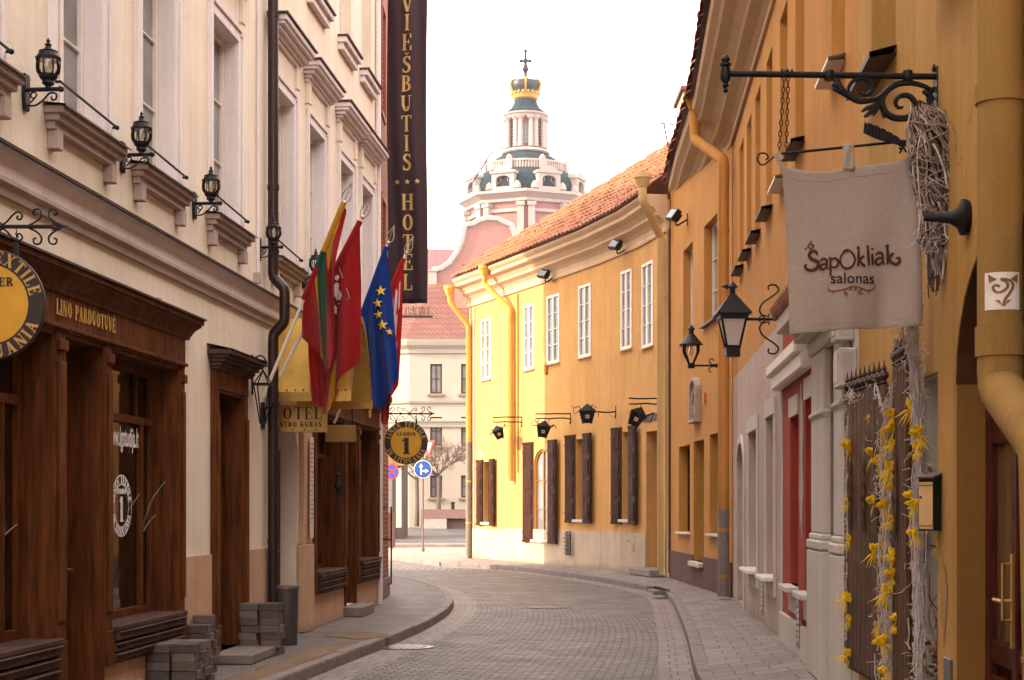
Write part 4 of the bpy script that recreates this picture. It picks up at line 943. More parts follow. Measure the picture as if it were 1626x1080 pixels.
def low_window(f, o, arch=0, fr=WOOD, gl=GLASSD, cols=2, rows=3, sill=True):
    a, b, c, d, D, h = o; w_ = casement(BY, f, a, b, c, d, D, cols, rows, fr, gl, .06, .03, arch=h)
    if sill:
        m = MB(f.M); m.box(a-.08, b+.08, -.09, D-.06, c-.06, c+.012); m.build('sill', GREYT, w_, bev=.008)
    return w_
lw = LOW[0]; low_window(*lw); lw1 = LOW[1]; low_window(*lw1, gl=GLASS); low_window(*LOW[2])
ORW = wood('orange_frame', (.30, .12, .03), (.45, .2, .06), .5)
low_window(*ARCH, fr=ORW, gl=GLASSP, cols=2, rows=3)
# shutters: folded back at a slight angle so their faces look up the street
for fo, za, zb in ((LOW[0], 1.06, 3.02), (LOW[1], 1.2, 3.5), (LOW[2], 1.2, 3.55), (ARCH, .62, 3.42)):
    f, o = fo; a, b = o[0], o[1]; k_ = 0 if fo is not ARCH else .05
    # far leaf (left of the opening) lies back on the wall, near leaf stands out more
    wd = .38 if fo is LOW[0] else (.62 if fo is ARCH else .54)
    shutter(f, 0, 0, za, zb, a-.02-wd, 1, R_(7), wd)
    shutter(f, 0, 0, za, zb, b+.0, 1, R_(-3), wd)
# door recess
f, o = DOOR; m = MB(f.M); a, b, c, d, D, h = o
m.box(a, b, D-.06, D, 0, d); dr = m.build('door', WOODD, BY)
m = MB(f.M); m.box(a+.1, b-.1, D-.09, D-.06, .2, 1.2); m.box(a+.1, b-.1, D-.09, D-.06, 1.3, 2.5); m.build('panel', WOOD, dr, bev=.01)
m = MB(f.M); m.box(a-.05, b+.35, -.42, .3, 0, .17); m.build('step', KERB, BY, bev=.02)
m = MB(f.M); m.box(a+.3, b, D-.4, D-.1, .17, .3); m.build('inner_step', KERB, BY, bev=.02)
for f_, s_, x_ in ((YF[4], 'DOMINIKONŲ UŽ', None),): 
    m = MB(f_.M); m.text('DOMINIKONU', (a+b)/2-.25, 3.62, .24, -.02, 'CENTER', .02, .004, .75); m.text('UŽĖ', (a+b)/2+.62, 3.68, .24, -.02, 'CENTER', .02, .004, .75)
    m.build('lettering', plain('letter_grey', (.10, .08, .09), .6), BY)
# cornice, eave and roof
YC = [(0, 7.86), (.05, 7.86), (.06, 7.93), (.03, 7.97), (.05, 8.08), (.12, 8.16), (.22, 8.22), (.25, 8.24), (.25, 8.30), (.33, 8.40), (.46, 8.46), (.48, 8.48), (.48, 8.56), (.55, 8.62), (.58, 8.66), (.58, 8.70), (0, 8.70)]
xp = [(2.2-1.2, 55.2+.0)]
YP2 = YPATH
mb = MB(); sweep(mb, YC, YP2); mb.build('cornice', YTRIM, BY, smooth=False)
rise = .80
def roofline(path, o0, z0, depth, rise): 
    mb = MB(); a = offset_path(path, o0); b = offset_path(path, -depth)
    for k in range(len(path)-1): mb.quad((*a[k], z0), (*a[k+1], z0), (*b[k+1], z0+(depth+o0)*rise), (*b[k], z0+(depth+o0)*rise))
    return mb
DEP = [.05, .8, 2.6, 4.0, 4.6, 4.6]
def dep_pt(k): return offset_path(YP2, -DEP[k])[k]
mb = MB(); a_ = offset_path(YP2, .62); b_ = [dep_pt(k) for k in range(6)]; zr_ = [8.72+(DEP[k]+.62)*rise for k in range(6)]
for k in range(5): mb.quad((*a_[k], 8.72), (*a_[k+1], 8.72), (*b_[k+1], zr_[k+1]), (*b_[k], zr_[k]))
mb.build('roof', TILEF, BY); c_ = offset_path(YP2, -7.6)
mb = MB()
c_[0] = Vector((2.2, 55.2)); c_[1] = Vector((5, 54))
for k in range(len(YP2)-1): mb.poly([(*b_[k], zr_[k]), (*b_[k+1], zr_[k+1]), (*c_[k+1], 8.7)]); mb.poly([(*b_[k], zr_[k]), (*c_[k+1], 8.7), (*c_[k], 8.7)])
mb.build('back_roof', TILEF, BY)
def tiles(path, o0, z0, rows, rise, tw=.24, th=.34, jit=.5, mat=None, name='roof_tiles', parent=None, deps=None):
    """rows of curved clay tiles, each a little off true"""
    mb = MB(); pth = [Vector(p) for p in path]; rnd = random.Random(11)
    sl = sqrt(1+rise*rise)
    for r in range(rows):
        ring = offset_path(path, o0-r*th/sl); z = z0+r*th*rise/sl
        up = offset_path(path, o0-r*th/sl-1)
        for k in range(len(ring)-1):
            a, b = ring[k], ring[k+1]; L_ = (b-a).length; n = max(1, int(L_/tw)); d = (b-a).normalized(); inn = Vector((-d.y, d.x))
            for j in range(n):
                if r > 1 and rnd.random() < .012: continue
                if deps and r*th/sl-o0 > deps[k]+(deps[k+1]-deps[k])*(j+.5)/n-.1: continue
                p = a+d*(j+.5)*L_/n+d*rnd.uniform(-.02, .02)*jit; lift = rnd.uniform(.0, .035)*jit; sk = rnd.uniform(-.05, .05)*jit; ex = rnd.uniform(-.04, .03)*jit
                prof = []
                for q in range(5): s_ = -1+q/2; prof.append((s_*tw*.52, .055*(1-s_*s_)))
                def pt(x, along, h): 
                    w_ = p+d*(x+sk*along)+inn*(along/sl+ex); return (w_.x, w_.y, z+along*rise/sl+h+lift)
                lo = [mb.p(pt(x, 0, h+.035)) for x, h in prof]; hi = [mb.p(pt(x*.86, th*1.18, h*.8+.0)) for x, h in prof]; un = [mb.p(pt(x, 0, h+.012)) for x, h in prof]
                for q in range(4): mb.face([lo[q], lo[q+1], hi[q+1], hi[q]]); mb.face([un[q], un[q+1], lo[q+1], lo[q]])
    return mb.build(name, mat or TILE, parent)
tiles(YP2, .68, 8.70, 20, rise, parent=BY, deps=DEP)
# buttress at the sunny corner
m = MB(YF[0].M); m.poly([(-.42, .1, 0), (.1, -.02, 0), (.1, -.02, 2.6), (-.02, .1, 2.6)]); m.poly([(-.42, .1, 0), (-.02, .1, 2.6), (.15, .9, 2.6), (-.3, .9, 0)]); m.poly([(.1, -.02, 0), (.1, -.12, 0), (.1, -.02, 1.2)])
m.build('buttress', plaster('buttress_white', (.66, .58, .50), .1, .3), BY)
def YPt(px, v, z): f = yf(px); q = f.at(f.ux(px), v, z).translation; return q
# downpipes on the yellow house
def wallpipe(px, v, ztop, mat, label, hop, jog=True, r=.075, zb=.05, lower=None, **k):
    p = YPt(px, -v, 0); e = YPt(hop[0], -.66, 0)
    return p
YG = 'yellow painted downpipes with hoppers under the eaves'
q = YPt(749, -.10, 0); e = Vector((-1.95, 49.1, 0))
elbow_pipe('downpipe', [(e.x, e.y, 8.35), (e.x+.02, e.y, 8.0), (q.x, q.y, 7.25), (q.x, q.y, .04)], .085, YPIPE, 'yellow downpipe with grey lower half on the sunny end corner of the yellow house', clampz=[(z, (q.x, q.y)) for z in (6.2, 4.6, 2.4, 1.1)], hopper=(e.x, e.y, 8.4), lower=(q.x, q.y, .02, 3.62, GPIPE), n=10)
q = YPt(817, -.12, 0); e = YPt(800, -.62, 0)
elbow_pipe('downpipe', [(e.x, e.y, 8.6), (e.x, e.y, 8.2), (q.x, q.y, 7.35), (q.x, q.y, 2.35)], .085, YPIPE, 'yellow downpipe between the first two upper windows of the yellow house', clampz=[(z, (q.x, q.y)) for z in (6.2, 4.6, 3.2)], hopper=(e.x, e.y, 8.65), n=10)
elbow_pipe('wall_conduit', [YPt(823, -.03, 7.8), YPt(823, -.03, 2.6)], .03, YPIPE, 'thin yellow pipe beside the yellow downpipe on the sunlit wall', 'pipe', n=6)
elbow_pipe('wall_conduit', [YPt(754, -.03, 7.8), YPt(754, -.03, .1)], .03, WHITE, 'thin white pipe beside the downpipe on the sunny end corner', 'pipe', n=6)
q = YPt(1058.5, -.12, 0); e = Vector((2.92, 35.2, 0))
elbow_pipe('downpipe', [(e.x, e.y, 8.75), (e.x, e.y, 8.45), (q.x-.02, q.y, 7.75), (q.x, q.y, .05)], .095, TPIPE, 'tan downpipe where the yellow house meets the orange house', clampz=[(z, (q.x, q.y)) for z in (6.4, 4.6, 2.6, 1.0)], hopper=(e.x, e.y, 8.95), n=12)
elbow_pipe('wall_conduit', [(3.57, 35.6, 7.9), (3.57, 35.6, .1)], .035, plain('dark_conduit', (.05, .025, .02), .6), 'thin dark pipe between the tan downpipe and the orange house', 'pipe', n=6)
# iron star lanterns
def star_lantern(px, z, size, kind, lab, rot, plen):
    base = YPt(px, 0, z); M = T(base.x, base.y, base.z, 0)
    t = thing('iron_lantern', lab, 'lantern', M, 'odd shaped black iron lanterns along the yellow house')
    m = MB(M); rnd = random.Random(px)
    for dz in (0, .13) if kind != 2 else (0,):
        pts = [(.12, .08, dz)]+[(-plen*k/5, .0, dz+rnd.uniform(-.012, .012)) for k in range(6)]; m.tube(pts, .018, 6)
    m.lathe([(.05, -.12), (.05, .12)], .03, .02, .03, 8); m.bar((-.02, 0, -.15), (.05, .02, .2), .03, .03)
    m.tube([(-plen*.6, 0, 0), (-plen*.62, 0, -.12)], .008); m.build('bracket', IRON, t)
    size *= .72; cx = -plen*(.78 if kind != 2 else 1.0); cz = -.36 if kind != 2 else -.12
    m = MB(M @ Matrix.Translation((cx, 0, cz)) @ Matrix.Rotation(rot, 4, 'Y')); s = size
    # tapering four sided box, hollow-looking with cut panels, and a ragged roof
    bt, tp = .17*s, .30*s; h = .33*s
    for a in range(4):
        c0, c1 = pi/4+a*pi/2, pi/4+(a+1)*pi/2
        A = lambda r, ang, zz: (r*cos(ang), r*sin(ang), zz)
        m.poly([A(bt, c0, -h/2), A(bt, c1, -h/2), A(tp, c1, h/2), A(tp, c0, h/2)]); m.tube([A(bt, c0, -h/2-.03), A(tp*1.06, c0, h/2+.03)], .012, 4)
        m.tube([A(tp, c0, h/2), A(tp, c1, h/2)], .012, 4); m.tube([A(bt, c0, -h/2), A(bt, c1, -h/2)], .012, 4)
        pk = A(.03, (c0+c1)/2, h/2+.22*s); m.poly([A(tp*1.15, c0, h/2+.0), A(tp*1.15, c1, h/2+.0), pk])
    m.build('body', IRON, t)
    m = MB(M @ Matrix.Translation((cx, 0, cz)) @ Matrix.Rotation(rot, 4, 'Y'))
    for k in range(6 if kind != 2 else 4):
        a = rnd.uniform(0, 2*pi); m.tube([(.2*s*cos(a), .2*s*sin(a), h/2+.02), (.38*s*cos(a), .38*s*sin(a), h/2+rnd.uniform(-.1, .22)*s), (.42*s*cos(a+.3), .42*s*sin(a+.3), h/2+rnd.uniform(-.15, .2)*s)], .012, 4)
    m.build('rods', IRON, t)
    m = MB(M @ Matrix.Translation((cx, 0, cz)) @ Matrix.Rotation(rot, 4, 'Y'))
    x, y = -.01, -(bt+tp)/2/sqrt(2)-.012
    for a in range(4): m.quad((-.055*s+.06*s*(a % 2), y, -.055*s+.06*s*(a//2)), (-.055*s+.06*s*(a % 2)+.05*s, y, -.055*s+.06*s*(a//2)), (-.055*s+.06*s*(a % 2)+.05*s, y, -.055*s+.06*s*(a//2)+.05*s), (-.055*s+.06*s*(a % 2), y, -.055*s+.06*s*(a//2)+.05*s))
    m.build('pane', plain('lantern_pane', (.6, .38, .16), .4), t)
star_lantern(829, 4.06, 1.0, 0, 'odd black iron lantern on the sunlit wall above the first small shuttered window', -.35, .85)
star_lantern(906, 3.98, 1.15, 1, 'odd black iron lantern above the arched window of the yellow house', .15, .95)
star_lantern(978, 3.98, 1.2, 2, 'black star topped iron lantern on a single arm above the middle shuttered window', .0, .72)
star_lantern(1048, 3.98, 1.15, 1, 'tilted black iron lantern with a small cross window beside the tan downpipe', .45, .72)
# floodlights
def floodlight(M, lab):
    t = thing('floodlight', lab, 'floodlight', M, 'black floodlights below the eaves')
    m = MB(M); m.box(-.04, .04, -.02, 0, -.12, .12); m.tube(smooth2([(0, -.02, .0), (0, -.14, -.08), (0, -.24, -.12), (.0, -.26, .0)], 4), .02, 6); m.build('bracket', IRON, t)
    m = MB(M @ Matrix.Translation((0, -.30, .08)) @ Matrix.Rotation(R_(-35), 4, 'X') @ Matrix.Rotation(R_(20), 4, 'Z')); m.box(-.17, .17, -.07, .05, -.12, .14); m.box(-.13, .13, .05, .09, -.08, .10)
    for k in range(5): m.box(-.12+k*.055, -.10+k*.055, .09, .12, -.08, .1)
    m.build('housing', IRON, t, bev=.01)
    m = MB(M @ Matrix.Translation((0, -.30, .08)) @ Matrix.Rotation(R_(-35), 4, 'X') @ Matrix.Rotation(R_(20), 4, 'Z')); m.quad((-.14, -.072, -.09), (.14, -.072, -.09), (.14, -.072, .11), (-.14, -.072, .11)); m.build('lens', GLASSD, t)
    return t
def fl(px, z, f): q = f.at(f.ux(px), 0, z); return T(*q.translation, f.ang)
OF = Frame(O0, O1)
f0 = floodlight(fl(879, 7.92, YF[2] if False else YF[1]), 'black floodlight at the edge of the sunlight under the tiled eave')
dup(f0, fl(995, 7.95, YF[3]), 'black floodlight on the shaded yellow wall beneath the moulded eave')
dup(f0, fl(1092, 7.62, OF), 'black floodlight on the orange wall beneath the curved moulding')
# small fittings
m = MB(T(*YPt(868.5, -.02, 5.45))); m.M = T(*YPt(868.5, -.02, 5.45)); m.lathe([(.02, -.17), (.07, -.13), (.08, .0), (.07, .13), (.02, .17)], n=10)
solo(m, 'alarm_lamp', plain('alarm_orange', (.55, .20, .03), .4), T(*YPt(868.5, -.02, 5.45)), 'small orange capsule shaped lamp fixed at the edge of the sunlit wall', 'lamp', None, True)
t = thing('iron_rack', 'small black twisted iron rack hanging on the pale plinth of the yellow house', 'iron rack', T(*YPt(907, -.05, 0), YF[2].ang))
m = MB(MW[t]); rnd = random.Random(5)
for k in range(4): m.tube([(-.15+k*.1, -.04, .3), (-.15+k*.1+rnd.uniform(-.02, .02), -.04, .95)], .016, 5)
m.build('uprights', IRON, t); m = MB(MW[t])
for k in range(6): m.tube([(-.22+rnd.uniform(-.04, .04), -.07, .36+k*.1), (.24+rnd.uniform(-.08, .04), -.07, .36+k*.1+rnd.uniform(-.02, .02))], .014, 5)
m.build('crossbars', IRON, t)
t = thing('street_number', 'small white number plate low on the sunlit yellow wall', 'number plate', T(*YPt(764, -.0, 3.15), YF[0].ang))
m = MB(MW[t]); m.box(-.16, .10, -.02, 0, 0, .13); m.build('plate', WHITE, t)
# ================================================================ ORANGE HOUSE: angled bay and long straight front
P0 = (1.88+.0728*27.75, 27.75); RF = Frame(P0, (1.88-.0728*13, -13)); RU = lambda Y: (27.75-Y)*1.00265
BO = thing('orange_house', 'orange plastered house with deep windows, grey and red painted ground floor', 'building', T(*O1, 0, OF.ang))
def RX(px): return RF.ux(px)
oops = [(OF.ux(1085), OF.ux(1100), 5.05, 7.05, .22), (OF.ux(1118), OF.ux(1139), 5.12, 7.08, .22), (OF.ux(1078), OF.ux(1095.5), 1.05, 2.9, .25), (OF.ux(1101.5), OF.ux(1118), .05+.45, 2.93, .3), (OF.ux(1127), OF.ux(1150), 1.08, 2.98, .25)]
mb = MB(OF.M); facade(mb, 0, OF.len, 0, 8.9, oops, .2); mb.build('bay_wall', ORAN, BO)
for k, (a, b, c, d, D) in enumerate(oops):
    if k == 3: 
        m = MB(OF.M); m.box(a, b, D-.05, D, c, d); m.box(a+.05, b-.05, D-.07, D-.05, c+.1, d-.1); m.build('door', WOODD, BO, bev=.006)
        m = MB(OF.M); m.box(a-.03, b+.03, -.12, D, c-.1, c); m.build('door_step', GREYT, BO, bev=.01); continue
    w_ = casement(BO, OF, a, b, c, d, D, 2, 3, WHITE if k < 2 else WOODD, GLASS if k < 2 else GLASSD, .05)
    m = MB(OF.M); m.box(a-.04, b+.04, -.09, D-.06, c-.035, c+.01); m.build('sill', FLASH if k < 2 else GREYT, w_, bev=.008)
mb = MB(OF.M); a3, b3 = oops[3][0], oops[3][1]
for a, b in ((-.02, a3), (b3, OF.len)): mb.box(a, b, -.03, .01, 0, .62)
mb.box(a3, b3, -.03, .01, 0, .38)
mb.build('bay_plinth', PURP, BO)
# straight front, first floor shared orange to Y=13.3
ZB = 3.85
rops = []
for Yc, z0 in ((25.75, 5.5), (24.15, 5.5), (22.55, 5.5), (20.75, 5.5), (18.85, 5.5), (17.1, 5.52), (14.0, 5.5)):
    rops.append((RU(Yc)-.44, RU(Yc)+.44, z0, 7.55, .3))
YO = 12.75                                    # where the orange house stops
gops = [(RX(1171.5), RX(1182), .02, 2.65, .3, .5), (RX(1190), RX(1203.5), .68, 2.72, .28), (RX(1218), RX(1231), .70, 2.78, .28)]
reds = [(RX(1255), RX(1267.5), .72, 2.62, .3), (RX(1279), RX(1293), .72, 2.72, .3)]
PORT = (RX(1318), RX(1331), 0, 3.1, .3)
YR0, YR1 = RX(1243), RX(1291)
mb = MB(RF.M); facade(mb, 0, RU(YO), ZB, 8.9, rops, .3); mb.build('upper_wall', ORAN, BO)
mb = MB(RF.M); facade(mb, 0, YR0, 0, ZB, gops, .3); mb.build('grey_ground_floor', MAUV, BO)
mb = MB(RF.M); facade(mb, YR0, YR1+.1, 0, ZB, reds, .3); mb.build('red_ground_floor', REDP, BO)
mb = MB(RF.M); facade(mb, YR1+.1, RU(YO), 0, ZB, [PORT], .3); mb.build('portal_wall', GREYT, BO)
for k, (a, b, c, d, D) in enumerate(rops):
    w_ = casement(BO, RF, a, b, c, d, D, 2, 3, WHITE, GLASS, .05)
    m = MB(RF.M); m.poly([(a-.05, -.15, c-.03), (b+.05, -.15, c-.03), (b+.05, .05, c+.01), (a-.05, .05, c+.01)]); m.quad((a-.05, -.15, c-.06), (b+.05, -.15, c-.06), (b+.05, -.15, c-.03), (a-.05, -.15, c-.03)); m.quad((a-.05, 0, c-.06), (b+.05, 0, c-.06), (b+.05, -.15, c-.06), (a-.05, -.15, c-.06)); m.build('sill', WHITE if k in (4, 6) else FLASH, w_)
def slot(parent, F, o, sur, zsill=True, gl=GLASSD, fr=WOODD, sillm=WHITE):
    a, b, c, d, D = o[:5]; w_ = casement(parent, F, a, b, c, d, D, 1, 3, fr, gl, .05, arch=(o[5] if len(o) > 5 else 0))
    m = MB(F.M); e = .14
    if len(o) > 5:
        h = o[5]; n = 14; t_ = d-h; cx = (a+b)/2
        for k in range(n):
            q = [(cx+((b-a)/2+r)*cos(pi*kk/n), t_+(h+r)*sin(pi*kk/n)) for kk, r in ((k, e), (k+1, e), (k+1, 0), (k, 0))]; m.prism(q, -.03, .0)
        m.box(a-e, a, -.03, 0, 0, t_); m.box(b, b+e, -.03, 0, 0, t_)
    else:
        m.box(a-e, a, -.03, 0, c-.25, d); m.box(b, b+e, -.03, 0, c-.25, d); m.box(a-e, b+e, -.03, 0, d, d+.22); m.box(a, b, -.03, 0, c-.25, c-.05)
    m.build('surround', sur, w_, bev=.006)
    if zsill and len(o) == 5:
        m = MB(F.M); m.box(a-.02, b+.02, -.16, D-.06, c-.045, c+.005); m.build('sill', sillm, w_, bev=.006)
for o in gops: slot(BO, RF, o, GREYT)
for o in reds:
    w_ = casement(BO, RF, *o[:4], o[4], 1, 3, WOODD, GLASSD, .05)
    m = MB(RF.M); m.box(o[0]-.04, o[1]+.04, -.14, .2, o[2]-.06, o[2]+.0); m.build('sill', GREYT, w_, bev=.008)
    m = MB(RF.M); m.box(o[0]-.03, o[1]+.03, -.02, 0, o[2]-.30, o[2]-.06); m.box(o[0]-.03, o[1]+.03, -.02, 0, o[3], o[3]+.22); m.build('trim', GREYT, w_)
m = MB(RF.M); m.box(YR0-.02, YR1+.1, -.05, .005, 0, .34); m.build('red_wall_base', GREYT, BO)
m = MB(RF.M); m.box(YR0-.10, YR0+.0, -.02, 0, 0, 3.0); m.build('quoin_strip', GREYT, BO)
# peeled patches with their own shapes
rnd = random.Random(4)
def patch(F, u, z, w_, h, mat, off=-.004, seed=0, name='peeled_patch'):
    r = random.Random(seed); pts = []
    for k in range(18): a = 2*pi*k/18; j = r.uniform(.65, 1.15); pts.append((u+w_/2*cos(a)*j, z+h/2*sin(a)*j))
    m = MB(F.M); c = m.p((u, off, z)); q = [m.p((x, off, zz)) for x, zz in pts]
    for k in range(18): m.face([c, q[k], q[(k+1) % 18]])
    return m.build(name, mat, BO)
PEEL = plaster('bare_plaster', (.42, .36, .31), .15, .2)
patch(RF, RX(1273), 2.1, .42, 1.9, PEEL, -.006, 1); patch(RF, RX(1231), 3.35, .5, .5, PEEL, -.004, 2); patch(RF, RX(1239), 2.0, .10, 1.3, PEEL, -.024, 3)
# red wall hood
m = MB(RF.M); m.prism([(YR0-.12, 3.0), (YR1, 3.0), (YR1, 3.34), (YR0-.12, 3.34)], -.13, 0); m.box(YR0-.16, YR1, -.19, 0, 3.16, 3.30); m.box(YR0-.14, YR1, -.16, 0, 3.3, 3.34); m.build('hood', WHITE, BO, bev=.02)
# portal: two pilasters on pedestals carrying a lintel and a little tiled hood
ps_ = [(RX(1301), RX(1321)), (RX(1338), RX(1352))]
for a, b in ps_:
    m = MB(RF.M); m.box(a, b, -.08, 0, 1.35, 3.06); m.box(a-.02, b+.02, -.105, 0, 2.45, 2.50); m.box(a-.01, b+.01, -.09, 0, 2.42, 2.45)
    m.lathe([(.02, 0), (.2, 0)], 0, 0, 0, 4) if False else None
    m.box(a-.02, b+.02, -.10, 0, 1.29, 1.35); m.box(a-.04, b+.04, -.125, 0, 1.20, 1.29)
    p_ = m.build('pilaster', GREYT, BO, bev=.015)
    m = MB(RF.M); m.box(a-.04, b+.04, -.12, 0, 0, 1.19); m.build('pedestal', GREYT, p_, bev=.012)
a0, b1 = ps_[0][0], ps_[1][1]
m = MB(RF.M); m.box(a0-.04, b1+.02, -.11, 0, 3.062, 3.20); m.box(a0-.10, b1+.04, -.24, 0, 3.2, 3.3); m.box(a0-.16, b1+.06, -.40, 0, 3.3, 3.46)
m.build('portal_lintel', GREYT, BO, bev=.015)
m = MB(RF.M)
for k in range(16):
    for r in range(3): 
        x = a0-.18+k*.17; m.tube([(x, -.44+r*.15, 3.50+r*.07), (x, -.24+r*.15, 3.58+r*.07)], .07, 8)
m.build('hood_tiles', TILE, BO)
m = MB(RF.M); o = PORT; m.box(o[0], o[1], .22, .3, 0, 3.1); m.build('portal_door', GREYT, BO)
# wall-top cornice and roof, running round the angled bay
RP = [(4.2, 35.7), (4.03, 32.4), O1, tuple(RF.at(RU(20)).translation.xy), tuple(RF.at(RU(YO)).translation.xy)]
OC = [(0, 7.98), (.04, 7.98), (.055, 8.03), (.02, 8.06), (.02, 8.12), (.10, 8.20), (.24, 8.26), (.27, 8.30), (.25, 8.36), (.36, 8.48), (.52, 8.55), (.56, 8.60), (.54, 8.66), (.64, 8.74), (.66, 8.86), (.66, 8.90), (0, 8.90)]
OC2 = [(o, z-.0) for o, z in OC]
mb = MB(); sweep(mb, OC2, RP); mb.build('cornice', OTRIM, BO)
roofline(RP, .74, 8.93, 4.2, .85).build('roof', TILEF, BO)
tiles(RP, .80, 8.91, 4, .85, parent=BO)
mb = MB(); rr = offset_path(RP, .02)
for k in range(9):                                         # rafters' ends under the tiles
    p = Vector(RP[0]).lerp(Vector(RP[-1]), k/9)
mb = MB(); b_ = offset_path(RP, -4.2); c_ = offset_path(RP, -9); 
for k in range(len(RP)-1): mb.quad((*b_[k], 8.93+4.94*.85), (*b_[k+1], 8.93+4.94*.85), (*c_[k+1], 8.7), (*c_[k], 8.7))
mb.build('back_roof', TILEF, BO)
t = MB(T(3.62, 33.2)); t.box(-.06, .40, -.5, .9, 8.75, 10.25); 
c1 = t.build('fire_wall', plaster('parapet_pale', (.62, .50, .36), .1, .3), BO)
t = MB(T(3.62, 33.2)); t.box(-.12, .46, -.6, 1.0, 10.25, 10.33); t.build('coping', TILEF, c1)
q = RF.at(RU(27.3), -.14).translation; e = (3.31, 28.5)
elbow_pipe('downpipe', [(e[0], e[1], 8.75), (e[0], e[1], 8.25), (q.x-.06, q.y, 7.62), (q.x-.06, q.y, .05)], .098, OPIPE, 'orange downpipe with grey lower end where the orange house turns', clampz=[(z, (q.x-.06, q.y)) for z in (6.4, 4.6, 1.2, .4)], hopper=(e[0], e[1], 9.0), lower=(q.x-.06, q.y, .05, 1.55, GPIPE), n=14)
# niche relief
t = thing('wall_relief', 'pale arched stone relief plaque set on the orange wall below the lamp', 'relief', OF.at(OF.ux(1107.5), 0, 3.35))
m = MB(MW[t]); hw = .42; hh = .86; fr = .07; n = 12
outl = lambda r, e: [(r*cos(pi*k/n), hh-.28+(.28+e)*sin(pi*k/n)) for k in range(n+1)]
o_, i_ = outl(hw, 0), outl(hw-fr, -fr)
for k in range(n): m.prism([o_[k], o_[k+1], i_[k+1], i_[k]], -.12, 0)
m.box(-hw, -hw+fr, -.12, 0, .0, hh-.28); m.box(hw-fr, hw, -.12, 0, 0, hh-.28); m.box(-hw-.02, hw+.02, -.15, 0, -.06, 0)
m.build('frame', plain('relief_stone', (.40, .31, .25), .8, 0, .2, 10, .3), t, bev=.006)
m = MB(MW[t]); m.prism([(-hw+fr, 0), (hw-fr, 0), (hw-fr, hh-.28)]+i_[1:-1]+[(-hw+fr, hh-.28)], -.02, 0)
for k in range(26): m.ball(random.uniform(-.24, .24), -.03, random.uniform(.1, hh-.2), random.uniform(.02, .06), 6, random.uniform(.8, 2.5))
m.tube(smooth2([(-.1, -.04, .1), (-.12, -.06, .35), (0, -.07, .5), (.08, -.05, .62)], 4), .045, 6); m.build('carving', plain('relief_carving', (.34, .25, .21), .85, 0, .3, 14, .5), t)
m = MB(OF.at(OF.ux(1120.5), 0, 3.6)); m.box(-.05, .05, -.05, 0, 0, .22); solo(m, 'alarm_box', plain('alarm_red', (.6, .12, .03), .5), OF.at(OF.ux(1120.5), 0, 3.6), 'tiny orange alarm box on the wall beside the arched relief', 'alarm box')
# vents low in the ground floor walls
for px, z, lab in ((1211, .12, 'narrow louvred vent low in the grey painted wall'), (1275, .10, 'narrow louvred vent low in the red wall')):
    t = thing('wall_vent', lab, 'vent', RF.at(RX(px), -.045 if px > 1250 else 0, z)); m = MB(MW[t])
    m.box(-.14, -.12, -.012, 0, 0, .46); m.box(.12, .14, -.012, 0, 0, .46); m.box(-.12, .12, -.012, 0, .44, .46); m.box(-.12, .12, -.012, 0, 0, .03); m.build('frame', GREYM, t)
    m = MB(MW[t]); m.box(-.12, .12, -.005, 0, .03, .44)
    for k in range(6): m.quad((-.12, -.016, .06+k*.065), (.12, -.016, .06+k*.065), (.12, -.006, .10+k*.065), (-.12, -.006, .10+k*.065))
    m.build('louvre', GREYM, t)
# ================================================================ OCHRE HOUSE (closest to the viewer)
BC = thing('ochre_house', 'ochre plastered house with an arched doorway beside the twig decorated windows', 'building', RF.at(RU(YO)))
W1 = (RX(1462), RX(1489), .25, 2.42, .45); ARC = (RX(1516), RU(6.75), 0.02, 3.05, .27, .75)
UPW = (RX(1384), RU(11.0), 4.82, 7.2, .3)
nr = [(RU(8.9)-.5, RU(8.9)+.5, 4.82, 7.2, .3), (RU(5.5)-.5, RU(5.5)+.5, 4.82, 7.2, .3), (RU(2.5)-.5, RU(2.5)+.5, 4.82, 7.2, .3), (RU(-1)-.5, RU(-1)+.5, 4.82, 7.2, .3), (RU(4.2)-.6, RU(4.2)+.6, .8, 2.5, .3), (RU(1)-.6, RU(1)+.6, .8, 2.5, .3)]
WW = (RX(1352), RX(1452), .3, 2.4, .3)
mb = MB(RF.M); facade(mb, RU(YO), RF.len, 0, 8.9, [W1, ARC, UPW]+nr, 1.2); mb.build('wall', OCHR, BC)
mb = MB(RF.M); mb.box(.2, RF.len, 1.2, 8, 0, 8.88); mb.build('body', OCHR, BC)
for o in [UPW]+nr:
    w_ = casement(BC, RF, *o[:4], o[4], 2, 3, WHITE, GLASS, .05); a, b, c = o[:3]
    m = MB(RF.M); m.poly([(a-.05, -.19, c-.05), (b+.05, -.19, c-.05), (b+.05, .05, c+.01), (a-.05, .05, c+.01)]); m.quad((a-.05, -.19, c-.09), (b+.05, -.19, c-.09), (b+.05, -.19, c-.05), (a-.05, -.19, c-.05)); m.quad((a-.05, 0, c-.06), (b+.05, 0, c-.06), (b+.05, -.19, c-.09), (a-.05, -.19, c-.09)); m.build('sill', FLASH, w_)
a, b, c, d, D = W1; m = MB(RF.M); m.box(a, b, D-.02, D+.05, c, d); m.box(a+.001, a+.02, .03, D-.02, c, d); m.box(a+.02, b-.02, .03, D-.02, d-.02, d-.001); m.box(b-.02, b-.001, .03, D-.02, c, d); m.build('niche_lining', plaster('niche_white', (.5, .46, .42), .06, .1), BC)
RP3 = [tuple(RF.at(RU(YO)).translation.xy), tuple(RF.at(RF.len).translation.xy)]
mb = MB(); sweep(mb, OC2, RP3); mb.build('cornice', OTRIM, BC)
roofline(RP3, .74, 8.93, 4.2, .85).build('roof', TILEF, BC)
